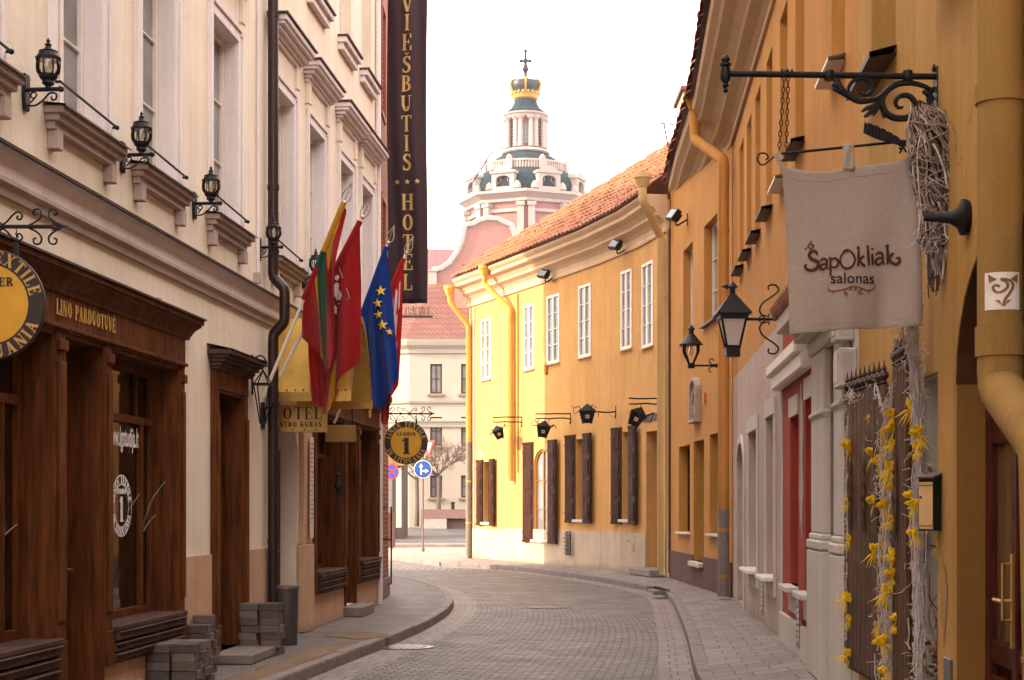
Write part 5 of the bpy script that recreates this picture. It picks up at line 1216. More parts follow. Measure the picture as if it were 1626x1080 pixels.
m = MB(); b_ = offset_path(RP3, -4.2); c_ = offset_path(RP3, -9); m.quad((*b_[0], 8.93+4.94*.85), (*b_[1], 8.93+4.94*.85), (*c_[1], 8.7), (*c_[0], 8.7)); m.build('back_roof', TILEF, BC)
# reveal of the doorway: brown in the arch, recess shade put into the jambs' ochre
a, b, c, d, D, h = ARC; t_ = d-h; RVJ = plaster('jamb_shade_ochre', (.25, .125, .032), .12, .3); RVA = plaster('arch_brown', (.085, .035, .014), .12, .2)
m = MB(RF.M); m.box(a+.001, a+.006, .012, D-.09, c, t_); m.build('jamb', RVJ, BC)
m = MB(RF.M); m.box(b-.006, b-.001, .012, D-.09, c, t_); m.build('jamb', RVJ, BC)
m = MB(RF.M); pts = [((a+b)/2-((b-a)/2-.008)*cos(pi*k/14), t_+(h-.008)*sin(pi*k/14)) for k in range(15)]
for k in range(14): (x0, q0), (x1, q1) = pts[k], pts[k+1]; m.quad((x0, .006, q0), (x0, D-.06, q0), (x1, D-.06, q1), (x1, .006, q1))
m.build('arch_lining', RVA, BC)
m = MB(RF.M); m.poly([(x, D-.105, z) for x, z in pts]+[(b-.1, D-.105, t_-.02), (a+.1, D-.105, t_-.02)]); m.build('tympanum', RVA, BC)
# door in the arch
a, b, c, d, D, h = ARC; m = MB(RF.M); y = D-.10
REDW = wood('red_brown_wood', (.035, .008, .006), (.11, .026, .014), .35)
m.box(a, b, y+.06, D, 0, d)
for x0 in (a, a+.62, b-.62, b-.10): m.box(x0, x0+.11, y, y+.06, 0, d-.1)
for z in (.0, .72, 1.95, 2.3): m.box(a+.11, b-.1, y+.01, y+.06, z, z+.13)
m.box(a+.16, a+.58, y-.0, y+.03, .2, .66); m.box(a+.8, b-.2, y-.0, y+.03, .2, .66)
dd = m.build('arched_door', REDW, BC, bev=.008)
m = MB(RF.M)
for x0, x1 in ((a+.11, a+.62), (a+.73, b-.62), (b-.51, b-.1)): m.quad((x0, y+.045, .85), (x1, y+.045, .85), (x1, y+.045, 1.95), (x0, y+.045, 1.95))
m.build('pane', glass_dark('door_glass', (.16, .09, .045), .06, .7), dd)
m = MB(RF.M); m.box(a+.655, a+.70, y-.015, y, .85, 1.35); m.tube([(a+.675, y-.01, 1.10), (a+.675, y-.06, 1.10), (a+.50, y-.065, 1.10)], .011, 8); m.tube([(a+.675, y-.01, 1.0), (a+.675, y-.06, 1.0), (a+.675, y-.06, 1.3), (a+.675, y-.01, 1.3)], .009, 8); m.build('handle', BRASS, dd)
m = MB(RF.M); m.box(RX(1502), RX(1513), -.015, 0, .35, .72); m.build('meter_door', GREYM, BC, bev=.004)
m = MB(RF.M); 
patch(RF, RX(1500), 1.05, .2, .5, plaster('worn_ochre', (.36, .22, .10), .2, .3), -.004, 8, 'worn_patch').parent = BO
# big drainpipe at the very edge
q = RF.at(RU(7.43), -.115).translation; q2 = RF.at(RU(7.2), -.10).translation
elbow_pipe('downpipe', [(q.x, q.y, 8.6), (q.x, q.y, 2.16), (2.2, 6.5, 1.84), (2.2, 6.4, .1)], .105, CPIPE, 'wide ochre downpipe beside the arched doorway with a white paper sticker', clampz=[], n=24)
t = bpy.data.objects['downpipe.004'] if 'downpipe.004' in bpy.data.objects else None
pp_ = [o for o in bpy.data.objects if o.name.startswith('downpipe') and 'sticker' in o.get('label', '')][0]
for z, hh_ in ((2.38, .07), (3.55, .045), (4.35, .045)): m = MB(); m.lathe([(.105, -hh_), (.115, -hh_), (.115, hh_), (.105, hh_)], q.x, q.y, z, 28); m.build('collar', CPIPE, pp_)
# paper sticker wrapped on the pipe
t = thing('paper_sticker', 'white paper sticker with a brown curled animal drawing pasted on the wide ochre downpipe', 'sticker', T(q.x, q.y, 2.52, 0))
def cyl(a_, z, r): return (r*sin(a_), -r*cos(a_), z)     # a_=0 faces the viewer's side
m = MB(MW[t]); n = 12; base = R_(-18)
for k in range(n):
    a0_, a1_ = -1.0+1.62*k/n, -1.0+1.62*(k+1)/n; m.quad(cyl(a0_+base*0, .0, .1075), cyl(a1_, .0, .1075), cyl(a1_, .175, .1075), cyl(a0_, .175, .1075))
m.build('paper', plain('sticker_white', (.78, .72, .68), .7), t)
m = MB(MW[t])
def wrap(pts, w_):
    pts = [Vector(p) for p in smooth2(pts, 4)]
    for k in range(len(pts)-1):
        p, q_ = pts[k], pts[k+1]; d_ = (q_-p).normalized(); nn = Vector((-d_.y, d_.x))*(w_(k/len(pts)) if callable(w_) else w_)/2
        m.poly([cyl(-.16+v.x*1.35/.108, .094+v.y*1.05, .1083) for v in (p-nn, q_-nn, q_+nn, p+nn)])
wrap([(-.012, .012), (-.03, .02), (-.034, .0), (-.015, -.015), (.012, .005), (.012, .03), (-.01, .045), (.02, .04), (.034, .015), (.02, -.02), (.006, -.045), (.0, -.075)], .011)
for sx in (-1, 1):
    for tri in ([(sx*.022, .045), (sx*.052, .070), (sx*.048, .03)], [(sx*.005, -.072), (sx*.028, -.045), (sx*.012, -.05)], [(sx*.005, -.075), (sx*.03, -.05), (sx*.034, -.045)]):
        m.poly([cyl(-.16+x*1.35/.108, .094+z*1.05,   .1125) for x, z in tri])
m.build('drawing', plain('sticker_brown', (.22, .10, .03), .7), t)
# ================================================================ CORNER BLOCK hidden behind the cream building; added, end wall set along the sun, to shadow the yellow house
CB = thing('shadow_block', 'unseen tall plastered block behind the brick house, added to shadow the yellow house', 'building', T(-6, 36))
fp_ = [(-6, 28.65), (-6, 42.35), (-16, 39.9), (-16, 28.65)]; m = MB(); lo_ = [m.p((x, y, 0)) for x, y in fp_]; hi_ = [m.p((x, y, 14.2)) for x, y in fp_]; m.face(hi_)
for k in range(4): m.face([lo_[k], lo_[(k+1) % 4], hi_[(k+1) % 4], hi_[k]])
m.build('wall', FARC, CB)
m = MB(); sweep(m, [(-.1, 13.8), (.03, 13.8), (.05, 14.0), (.12, 14.1), (.12, 14.25), (-.1, 14.25)], fp_[:3]); m.build('parapet', TRIM, CB)
FC = Frame((-5.995, 28.7), (-5.995, 42.35))
for zz in (1.2, 4.6, 8, 11.2):
    for u in (1.2, 3.8, 6.4, 9.0): w_ = casement(CB, FC, u, u+1.1, zz, zz+1.9, -.03, 2, 3, WHITE, GLASSD)
# ================================================================ FAR BUILDINGS across the square
FB = Frame((-5.35, 82), (22, 82)); FW = Frame((-9.5, 84.5), (-5.35, 82))
BF2 = thing('corner_office', 'cream two storey corner building with dark windows and red tiled roof across the square', 'building', FB.M)
def fp(px, py, Y=82): return (px-813)/2500*Y+5.35, 1.6+(805-py)*Y/2500
wins = []
for x0, x1 in ((683, 702), (732, 751), (784, 803), (835, 854)):
    for y0, y1 in ((578, 625), (662, 708), (755, 790)): a, z1_ = fp(x0, y0); b, z0_ = fp(x1, y1); wins.append((a, b, z0_, z1_, .2))
mb = MB(FB.M); facade(mb, 0, FB.len, .4, 10.2, wins, .3); mb.box(0, FB.len, .3, 11, .4, 10.2); mb.build('wall', FARC, BF2)
mb = MB(FW.M); facade(mb, 0, FW.len, .4, 10.2, [], .3); mb.build('wing_wall', FARC, BF2)
DKW = plain('far_frame', (.06, .035, .035), .6)
for o in wins:
    w_ = casement(BF2, FB, *o, 2, 2, DKW, GLASS, .09, .05); a, b, c, d, D = o
    m = MB(FB.M); m.box(a-.12, b+.12, -.14, 0, c-.14, c-.02); m.build('sill', plain('far_sill', (.22, .14, .11), .7), w_)
PT = [(-9.5, 84.5), (-5.35, 82), (22, 82)]
for pr, nm in (([(0, 7.0), (.10, 7.0), (.14, 7.12), (0, 7.12)], 'band'), ([(0, 5.75), (.08, 5.75), (.12, 5.95), (.2, 6.05), (.2, 6.2), (0, 6.2)], 'band'), ([(0, 9.55), (.1, 9.6), (.14, 9.8), (.35, 10.0), (.42, 10.2), (.42, 10.35), (0, 10.35)], 'cornice')):
    m = MB(); sweep(m, pr, PT); m.build(nm, FARC, BF2)
rt = bricks('far_tiles', (.21, .085, .062), (.16, .06, .045), (.12, .05, .04), .22, .32, .04, 'wall', .5, .85, .6)
roofline(PT, .5, 10.37, 3.4, .85).build('roof', rt, BF2)
m = MB(FB.M); m.box(2.3, 3.0, 1.6, 2.6, 11.0, 13.3); m.box(2.2, 3.1, 1.5, 2.7, 13.3, 13.45); m.build('chimney', plain('chimney_brick', (.32, .16, .12), .85), BF2)
# darker tiled roof behind
RB = thing('background_house', 'house with long reddish tiled roof standing behind the corner building', 'building', T(-4, 96))
m = MB(T(0, 96)); m.box(-16, 14, 0, 8, .4, 11.5); m.build('wall', FARC, RB); m = MB(T(0, 96)); m.poly([(-16, -.4, 11.5), (14, -.4, 11.5), (14, 4, 14.9), (-16, 4, 14.9)]); m.poly([(-16, 8.4, 11.5), (14, 8.4, 11.5), (14, 4, 14.9), (-16, 4, 14.9)]); m.build('roof', rt, RB)
# kiosk and planter box
K = thing('glass_kiosk', 'dark framed glass kiosk shop front standing on the square', 'kiosk', T(-5.9, 71.5, .15))
m = MB(MW[K])
for x in (-1.8, -.7, .55, .95): m.box(x-.07, x+.07, 0, .14, 0, 3.3)
m.box(-1.87, 1.02, .02, .12, 0, .5); m.box(-1.87, 1.02, -.1, 2.4, 3.3, 3.5); m.box(.88, 1.02, .14, 2.3, 0, 3.3); m.build('frame', DKW, K)
m = MB(MW[K]); m.quad((-1.73, .06, .5), (.48, .06, .5), (.48, .06, 3.3), (-1.73, .06, 3.3)); m.build('pane', GLASS, K)
m = MB(MW[K]); m.box(-1.87, 1.0, -.12, -.1, 3.32, 3.75); m.build('fascia', TANW, K)
K2 = thing('timber_counter', 'square timber counter box with brown side beside the signposts', 'counter', T(-5.85, 62, -.005))
m = MB(MW[K2]); 
for k in range(9): m.box(-1.3, .15, 0, 1.4, .02+k*.14, .15+k*.14)
m.build('planks', TANW, K2)
m = MB(MW[K2]); m.box(.16, 1.15, -.05, 1.4, 0, 1.36); m.build('side', plain('corten_brown', (.11, .04, .025), .7), K2)
# long bench wall with posts
BN = thing('bench_wall', 'long brown stone bench wall running below the corner building', 'bench', T(0, 79.4, .5))
m = MB(MW[BN]); m.box(-4.6, 12, 0, .8, .52, .98); m.build('top_slab', plain('corten_slab', (.20, .11, .10), .7), BN)
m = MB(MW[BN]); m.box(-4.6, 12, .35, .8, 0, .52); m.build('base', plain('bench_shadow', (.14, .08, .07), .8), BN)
for x in (-4.5, .7, 6): m = MB(MW[BN]); m.box(x, x+1.2, .02, .35, 0, .52); m.build('support', plain('bench_stone', (.36, .30, .27), .8), BN)
b0 = None
for k, (x, lab) in enumerate(((-3.0, 'short dark bollard on the bench wall beside the bare tree'), (-.9, 'short dark bollard on the bench wall nearer the yellow house'))):
    m = MB(T(x, 79.8, 1.48)); m.lathe([(.09, 0), (.09, .28), (.12, .3), (.12, .36), (.02, .38)], n=10); solo(m, 'bollard', IRON, T(x, 79.8, 1.48), lab, 'bollard', 'bollards along the bench wall')
# signposts
def post(X, Y, h, name, lab, r=.035):
    t = thing(name, lab, 'road sign', T(X, Y, 0)); m = MB(MW[t]); m.tube([(0, 0, 0), (0, 0, h)], r, 8); m.lathe([(.06, 0), (.06, .12), (.04, .14)], n=8); m.build('post', plain('post_grey', (.16, .12, .11), .6, .3), t); return t
t = post(-3.2, 56.6, 4.15, 'direction_sign', 'blue round straight on or turn sign below a give way triangle on a pole')
m = MB(MW[t] @ Matrix.Translation((0, -.05, 2.95)) @ Matrix.Rotation(pi/2, 4, 'X')); m.lathe([(.33, -.01), (.33, .012)], n=36); m.build('rim', WHITE, t)
m = MB(MW[t] @ Matrix.Translation((0, -.066, 2.95)) @ Matrix.Rotation(pi/2, 4, 'X')); m.lathe([(.30, -.004), (.30, .004)], n=36); m.build('blue_disc', plain('sign_blue', (.02, .10, .42), .4), t)
m = MB(MW[t] @ Matrix.Translation((0, -.072, 2.95))); m.box(-.095, -.035, -.004, 0, -.2, .1); m.poly([(-.145, -.004, .08), (.015, -.004, .08), (-.065, -.004, .22)]); m.box(-.035, .10, -.0035, 0, -.09, -.03); m.poly([(.08, -.004, -.14), (.22, -.004, -.06), (.08, -.004, .02)]); m.build('arrows', WHITE, t)
m = MB(MW[t] @ Matrix.Translation((.22, .0, 3.38)) @ Matrix.Rotation(R_(-50), 4, 'Z')); m.prism([(0, 0), (.34, .6), (-.34, .6)], -.02, 0); gw = m.build('triangle', plain('sign_red', (.6, .05, .03), .4), t)
m = MB(MW[t] @ Matrix.Translation((.22, -.0, 3.38)) @ Matrix.Rotation(R_(-50), 4, 'Z')); m.poly([(0, -.024, .15), (.20, -.024, .53), (-.20, -.024, .53)]); m.build('triangle_field', WHITE, gw)
t = post(-4.62, 60.5, 3.3, 'no_stopping_sign', 'round blue and red no stopping sign at the edge of the brick house')
Ms = MW[t] @ Matrix.Translation((0, -.05, 2.95)) @ Matrix.Rotation(R_(25), 4, 'Z')
m = MB(Ms @ Matrix.Rotation(pi/2, 4, 'X')); m.lathe([(.30, -.01), (.30, .012)], n=32); m.build('red_disc', plain('sign_pink', (.62, .06, .10), .4), t)
m = MB(Ms @ Matrix.Translation((0, -.016, 0)) @ Matrix.Rotation(pi/2, 4, 'X')); m.lathe([(.235, -.004), (.235, .004)], n=32); m.build('blue_disc', plain('sign_blue2', (.04, .10, .55), .4), t)
m = MB(Ms); m.ribbon([(-.17, -.17), (.17, .17)], .055, -.026); m.ribbon([(-.17, .17), (.17, -.17)], .055, -.0265); m.build('cross', MC['sign_pink'], t)
# trees
def bare_tree(X, Y, z0, h, trunk, spread, lab, seed, n0=7, depth=5):
    t = thing('bare_tree', lab, 'tree', T(X, Y, z0), 'leafless trees on the square'); r = random.Random(seed)
    m = MB(MW[t]); m.tube([(0, 0, 0), (.03, 0, trunk*.5), (0, .02, trunk)], [.13, .10, .10], 8); m.build('trunk', plain('bark', (.11, .08, .066), .9, 0, .2, 10, .5), t)
    m = MB(MW[t])
    def br(p, d, l, rad, k):
        q = p+d*l; mid = p+d*l*.5+Vector((r.uniform(-1, 1), r.uniform(-1, 1), r.uniform(-.4, 1)))*l*.07
        m.tube([p, mid, q], [rad, rad*.8, rad*.6], 4 if k < 4 else 3, False)
        if k > 0:
            for _ in range(r.choice((2, 3, 3))):
                e = (d+Vector((r.uniform(-1, 1), r.uniform(-1, 1), r.uniform(-.55, .75)))*.75).normalized(); br(q if r.random() < .6 else mid, e, l*r.uniform(.55, .85), rad*.6, k-1)
    for k in range(n0):
        a = 2*pi*k/n0+r.uniform(-.3, .3); br(Vector((0, 0, trunk)), Vector((cos(a)*spread, sin(a)*spread, r.uniform(.35, 1.1))).normalized(), (h-trunk)*.36, .055, depth)
    m.build('crown', plain('twig_bark', (.10, .06, .045), .9), t)
bare_tree((695-813)/2500*79, 79.8, 1.4, 4.1, 1.8, 1.1, 'rounded bare tree with many fine twigs behind the bench wall', 2, 8, 5)
bare_tree((661-813)/2500*80, 80.4, .6, 4.4, 2.4, .5, 'slim young bare tree beside the kiosk', 5, 4, 3)
# ================================================================ CHURCH
CH = thing('church', 'pink baroque church with crowned dome rising behind the roofs', 'church', T(0, 155, 0)); Yc = 155; S_ = 2500/Yc
cx = (833-813)/S_; Z = lambda py: 1.6+(805-py)/S_
CY = 168; S2 = 2500/CY; c2x = (834.5-813)/S2; Z2 = lambda py: 1.6+(805-py)/S2; R2 = lambda w: w/S2
def oct_(m, prof, n=8, a0=0): m.lathe(prof, c2x, CY, 0, n, a0)
m = MB(); oct_(m, [(R2(92), 10), (R2(92), Z2(338))]); m.build('drum', PINK, CH)
m = MB(); oct_(m, [(R2(92), Z2(338)), (R2(98), Z2(336)), (R2(96), Z2(331)), (R2(104), Z2(326)), (R2(108), Z2(324)), (R2(108), Z2(320)), (R2(92), Z2(317))]); m.build('drum_cornice', PWHT, CH)
m = MB()
for k in range(8):
    a = k*pi/4
    for da in (-.09, .09): m.M = Matrix.Translation((c2x, CY, 0)) @ Matrix.Rotation(a+da, 4, 'Z'); m.box(R2(88), R2(97), -.35, .35, 20, Z2(338)); m.box(R2(88), R2(99), -.45, .45, Z2(344), Z2(338))
for k in range(8):
    a = pi/8+k*pi/4; m.M = Matrix.Translation((c2x, CY, 0)) @ Matrix.Rotation(a, 4, 'Z'); rr = R2(92)*cos(pi/8)
    m.box(rr-.2, rr+.25, -1.9, 1.9, Z2(352), Z2(347)); m.box(rr-.2, rr+.2, -1.9, -1.6, 22, Z2(352)); m.box(rr-.2, rr+.2, 1.6, 1.9, 22, Z2(352))
m.M = Matrix(); m.build('drum_pilasters', PWHT, CH)
CU = plaster('dome_metal', (.018, .032, .042), .3, .4, (.05, .08, .09), .5)
m = MB(); prof = [(R2(90), Z2(319)), (R2(90), Z2(310)), (R2(88), Z2(300)), (R2(84), Z2(291)), (R2(76), Z2(283)), (R2(66), Z2(278))]; oct_(m, prof, 16, 0); m.build('lower_dome', CU, CH)
for k in range(8):
    a = pi/8+k*pi/4; D_ = Matrix.Translation((c2x, CY, 0)) @ Matrix.Rotation(a-pi/2+pi, 4, 'Z')     # local -y points outwards? use x
    M = Matrix.Translation((c2x, CY, Z2(319))) @ Matrix.Rotation(a+pi/2, 4, 'Z') @ Matrix.Translation((0, -R2(94), 0)); 
    m = MB(M); hw = R2(18.5); hh = R2(33)
    for x0, x1 in ((-hw, -hw*.62), (hw*.62, hw)): m.box(x0, x1, 0, 2.4, 0, hh*.78)
    m.box(-hw*.62, hw*.62, 0, 2.4, 0, hh*.16); m.box(-hw*1.12, hw*1.12, -.15, 2.6, hh*.78, hh*.90)
    n = 8; pts = [(-hw*.9+1.8*hw*j/n, hh*.9+hh*.24*sin(pi*j/n)**1.2) for j in range(n+1)]; m.prism([(-hw*.9, hh*.88)]+[(hw*.9, hh*.88)]+pts[::-1], -.05, 2.6)
    pts = [(hw*.62*cos(pi*j/8), hh*.5+hh*.18*sin(pi*j/8)) for j in range(9)]
    for j in range(8): m.prism([pts[j+1], pts[j], (pts[j][0], hh*.78), (pts[j+1][0], hh*.78)], .02, 2.3)
    for sx in (-1, 1): m.lathe([(.25, 0), (.45, .15), (.35, .6), (.1, .9)], sx*hw*1.25, .2, 0, 8)
    d_ = m.build('dormer', PWHT, CH)
    m = MB(M); m.prism([(-hw*.62, hh*.16), (hw*.62, hh*.16)]+pts, .5, .6); m.build('window', GLASSD, d_)
    m = MB(M)
    for j in range(1, 4): x = -hw*.62+hw*1.24*j/4; m.box(x-.04, x+.04, .42, .5, hh*.16, hh*.6)
    m.box(-hw*.6, hw*.6, .42, .5, hh*.36, hh*.4); m.build('glazing_bar', PWHT, d_)
m = MB(); oct_(m, [(R2(66), Z2(283)), (R2(68), Z2(281)), (R2(70), Z2(279)), (R2(66), Z2(278))], 16, 0); oct_(m, [(R2(66), Z2(270)), (R2(70), Z2(269)), (R2(70), Z2(266)), (R2(62), Z2(265)), (R2(50), Z2(266))], 16, 0)
m.build('gallery_rail', PWHT, CH)
m = MB()
for k in range(96):
    a = 2*pi*k/96; m.tube([(c2x+R2(67)*cos(a), CY+R2(67)*sin(a), Z2(279)), (c2x+R2(67)*cos(a), CY+R2(67)*sin(a), Z2(269))], .13, 4)
for k in range(8):
    a = pi/8+k*pi/4; m.M = Matrix.Translation((c2x, CY, 0)) @ Matrix.Rotation(a, 4, 'Z'); m.box(R2(64), R2(71), -.4, .4, Z2(281), Z2(266)); m.lathe([(.3, 0), (.35, .2), (.1, .5)], R2(67), 0, Z2(266), 6)
m.build('balusters', PWHT, CH)
m = MB(); oct_(m, [(R2(62), Z2(283)), (R2(62), Z2(270))], 16, 0); m.build('gallery_wall', PINK, CH)
m = MB(); oct_(m, [(R2(60), Z2(268)), (R2(58), Z2(264)), (R2(50), Z2(256)), (R2(40), Z2(250)), (R2(36), Z2(246))], 16, 0); m.build('upper_dome', CU, CH)
m = MB(); oct_(m, [(R2(38), Z2(247)), (R2(40), Z2(245)), (R2(36), Z2(241)), (R2(33), Z2(240)), (R2(30), Z2(240))], 16, 0)
oct_(m, [(R2(30), Z2(192)), (R2(33), Z2(191)), (R2(34), Z2(188)), (R2(37), Z2(186)), (R2(37), Z2(184)), (R2(30), Z2(183))], 16, 0); m.build('lantern_cornices', PWHT, CH)
m = MB(); oct_(m, [(R2(28), Z2(241)), (R2(28), Z2(190))], 8, pi/8); m.build('lantern', PINK, CH)
m = MB()
for k in range(8):
    a = pi/8+k*pi/4
    for da in (-.13, .13): m.tube([(c2x+R2(32)*cos(a+da), CY+R2(32)*sin(a+da), Z2(239)), (c2x+R2(31.5)*cos(a+da), CY+R2(31.5)*sin(a+da), Z2(195))], [.28, .24], 8); m.lathe([(.3, 0), (.45, .2), (.5, .35)], c2x+R2(31.5)*cos(a+da), CY+R2(31.5)*sin(a+da), Z2(196), 6)
m.build('columns', PWHT, CH)
for k in range(8):
    a = k*pi/4; M = Matrix.Translation((c2x, CY, Z2(234))) @ Matrix.Rotation(a+pi/2, 4, 'Z') @ Matrix.Translation((0, -R2(28)*cos(pi/8)-.04, 0)); m = MB(M); hw = R2(4.6); hh = R2(32)
    m.prism([(-hw, 0), (hw, 0)]+[(hw*cos(pi*j/8), hh-hw+hw*sin(pi*j/8)) for j in range(9)], -.03, .05); w_ = m.build('lantern_window', GLASSD, CH)
    m = MB(M)
    for j in range(5): m.box(-hw, hw, -.07, -.03, hh*.14+j*hh*.16, hh*.14+j*hh*.16+.05)
    m.box(-.03, .03, -.07, -.03, 0, hh*.9); m.build('glazing_bar', PWHT, w_)
m = MB(); oct_(m, [(R2(33), Z2(184)), (R2(32), Z2(180)), (R2(24), Z2(174)), (R2(19), Z2(166)), (R2(18), Z2(162)), (R2(18), Z2(158))], 16, 0); m.build('cap', CU, CH)
m = MB(); oct_(m, [(R2(17), Z2(158)), (R2(20), Z2(150)), (R2(25), Z2(142)), (R2(26), Z2(136)), (R2(24), Z2(131)), (R2(16), Z2(129)), (R2(8), Z2(131)), (R2(3), Z2(128))], 16, 0); m.build('crown', plain('crown_dark', (.03, .03, .035), .4, .3), CH, smooth=True)
m = MB(); oct_(m, [(R2(18), Z2(160)), (R2(20.5), Z2(158)), (R2(22), Z2(153)), (R2(20.5), Z2(150)), (R2(18), Z2(150))], 24, 0)
for k in range(18): a = 2*pi*k/18; m.ball(c2x+R2(21)*cos(a), CY+R2(21)*sin(a), Z2(150), .22, 6)
GOLDC = plain('crown_gold', (.34, .19, .035), .4, .2); m.build('crown_band', GOLDC, CH)
m = MB()
for k in range(6):
    a = -pi/2+k*pi/3; P_ = [(20.5, 152), (25, 144), (27.5, 137), (25.5, 131), (17, 128)]; m.tube([(c2x+R2(r)*cos(a), CY+R2(r)*sin(a), Z2(y)) for r, y in P_], .10, 6)
m.build('crown_arches', GOLDC, CH)
m = MB(); m.ball(c2x, CY, Z2(126), R2(5), 10); m.build('orb', GOLDC, CH, smooth=True)
m = MB(); m.tube([(c2x, CY, Z2(123)), (c2x, CY, Z2(80))], [.17, .12], 6); m.tube([(c2x-R2(7), CY, Z2(97)), (c2x+R2(7), CY, Z2(97))], .12, 6); m.lathe([(.1, 0), (.35, .5), (.2, 1.0), (.1, 1.2)], c2x, CY, Z2(118), 8)
for dx, dz in ((-7, 97), (7, 97), (0, 81)): m.ball(c2x+R2(dx), CY, Z2(dz), .2, 6)
for s1 in (-1, 1):
    for s3 in (-1, 1): m.tube([(c2x, CY, Z2(97)), (c2x+s1*R2(4.5), CY, Z2(97)+s3*R2(4.5))], .05, 4)
m.build('cross', IRON, CH)
# transept gable in front
G = lambda px, py: ((px-813)/S_, Z(py))
gp = [(684, 470), (684, 452), (686, 436), (690, 428), (700, 427), (714, 418), (725, 402), (733, 385), (737, 366), (740, 358), (752, 356), (760, 351), (774, 347), (790, 348), (802, 354), (812, 358), (816, 366), (820, 378), (835, 398), (850, 412), (860, 420), (860, 470)]
P3 = [G(*p) for p in gp]; P3[0] = (P3[0][0], 2); P3[-1] = (P3[-1][0], 2)
m = MB(T(0, Yc)); m.prism(P3[::-1], 0, 1.2); m.build('gable', PINK, CH)
m = MB(T(0, Yc)); pth = [Vector((x, 0, z)) for x, z in P3[2:-1]]; m.tube(pth, .32, 6); m.build('gable_coping', PWHT, CH)
m = MB(T(0, Yc)); a, z0 = G(735, 429); b, z1 = G(746, 420); m.box(a, b, -.08, 0, z0, z1); m.build('window', GLASSD, CH)
m = MB(T(0, Yc)); m.box(-8.2, -7.4, -.4, .2, 18, Z(432)); m.box(-8.35, -7.25, -.5, .3, Z(432), Z(430)); m.build('pinnacle', PWHT, CH)
RR = bricks('standing_seam', (.30, .062, .07), (.26, .052, .056), (.2, .036, .04), 40, .9, .05, 'uv', 0, .5, .3)
m = MB(); x0, x1 = -24, -5.2; zt, zb = Z(388), Z(452)-1
m.v = [Vector(c) for c in ((x0, Yc+.5, zb), (x1, Yc+.5, zb), (x1, Yc+9, zt+1.0), (x0, Yc+9, zt+1.0))]; m.f = [(0, 1, 2, 3)]; m.mi = [0]; m.uv = [(0, 0), (0, x1-x0), (12, x1-x0), (12, 0)]; m.build('roof', RR, CH)
m = MB(); m.box(x0, x1, Yc+.6, Yc+9, 2, zb-.1); m.box(x0, x1, Yc, Yc+.6, zb-.9, zb-.1); m.build('nave_wall', PINK, CH)
m = MB(); m.box(-5, 20, Yc+1.2, CY-4, 2, 22); m.build('transept', PINK, CH)
m = MB(); m.tube([(c2x-R2(34), CY-2, Z2(240)), (c2x-R2(55), CY-4, Z2(258)), (c2x-R2(88), CY-6, Z2(318))], .07, 4); m.build('lightning_wire', IRON, CH)
# roof aerial
t = thing('roof_aerial', 'thin television aerial leaning above the tiled roof of the yellow house', 'aerial', T(3.75, 36.3, 9.4)); m = MB(MW[t])
m.tube([(-.0, 0, -.3), (-.25, 0, 1.05)], .018, 5); m.tube([(-.38, 0, 1.05), (.28, 0, .98)], .014, 5)
for k in range(5): m.tube([(-.3+k*.13, -.12, 1.04-k*.012), (-.3+k*.13, .12, 1.04-k*.012)], .007, 4)
m.build('mast', IRON, t)

# ================================================================ HAZE over the whole place
m = MB(); m.box(-76, 76, -26, 236, -1.3, 56)
hz = bpy.data.materials.new('haze'); hz.use_nodes = True; hn = hz.node_tree; hn.nodes.clear(); ho = hn.nodes.new('ShaderNodeOutputMaterial'); hv = hn.nodes.new('ShaderNodeVolumePrincipled')
hv.inputs['Color'].default_value = (.93, .90, .88, 1); hv.inputs['Density'].default_value = .00022; hv.inputs['Anisotropy'].default_value = .3; hn.links.new(hv.outputs[0], ho.inputs['Volume'])
tag(m.build('haze', hz), kind='stuff')
# ================================================================ SIGNS, FLAGS AND OTHER THINGS ALONG THE STREET
def pxy(px, py, Y): return ((px-813)*Y/2500, 1.6+(805-py)*Y/2500)
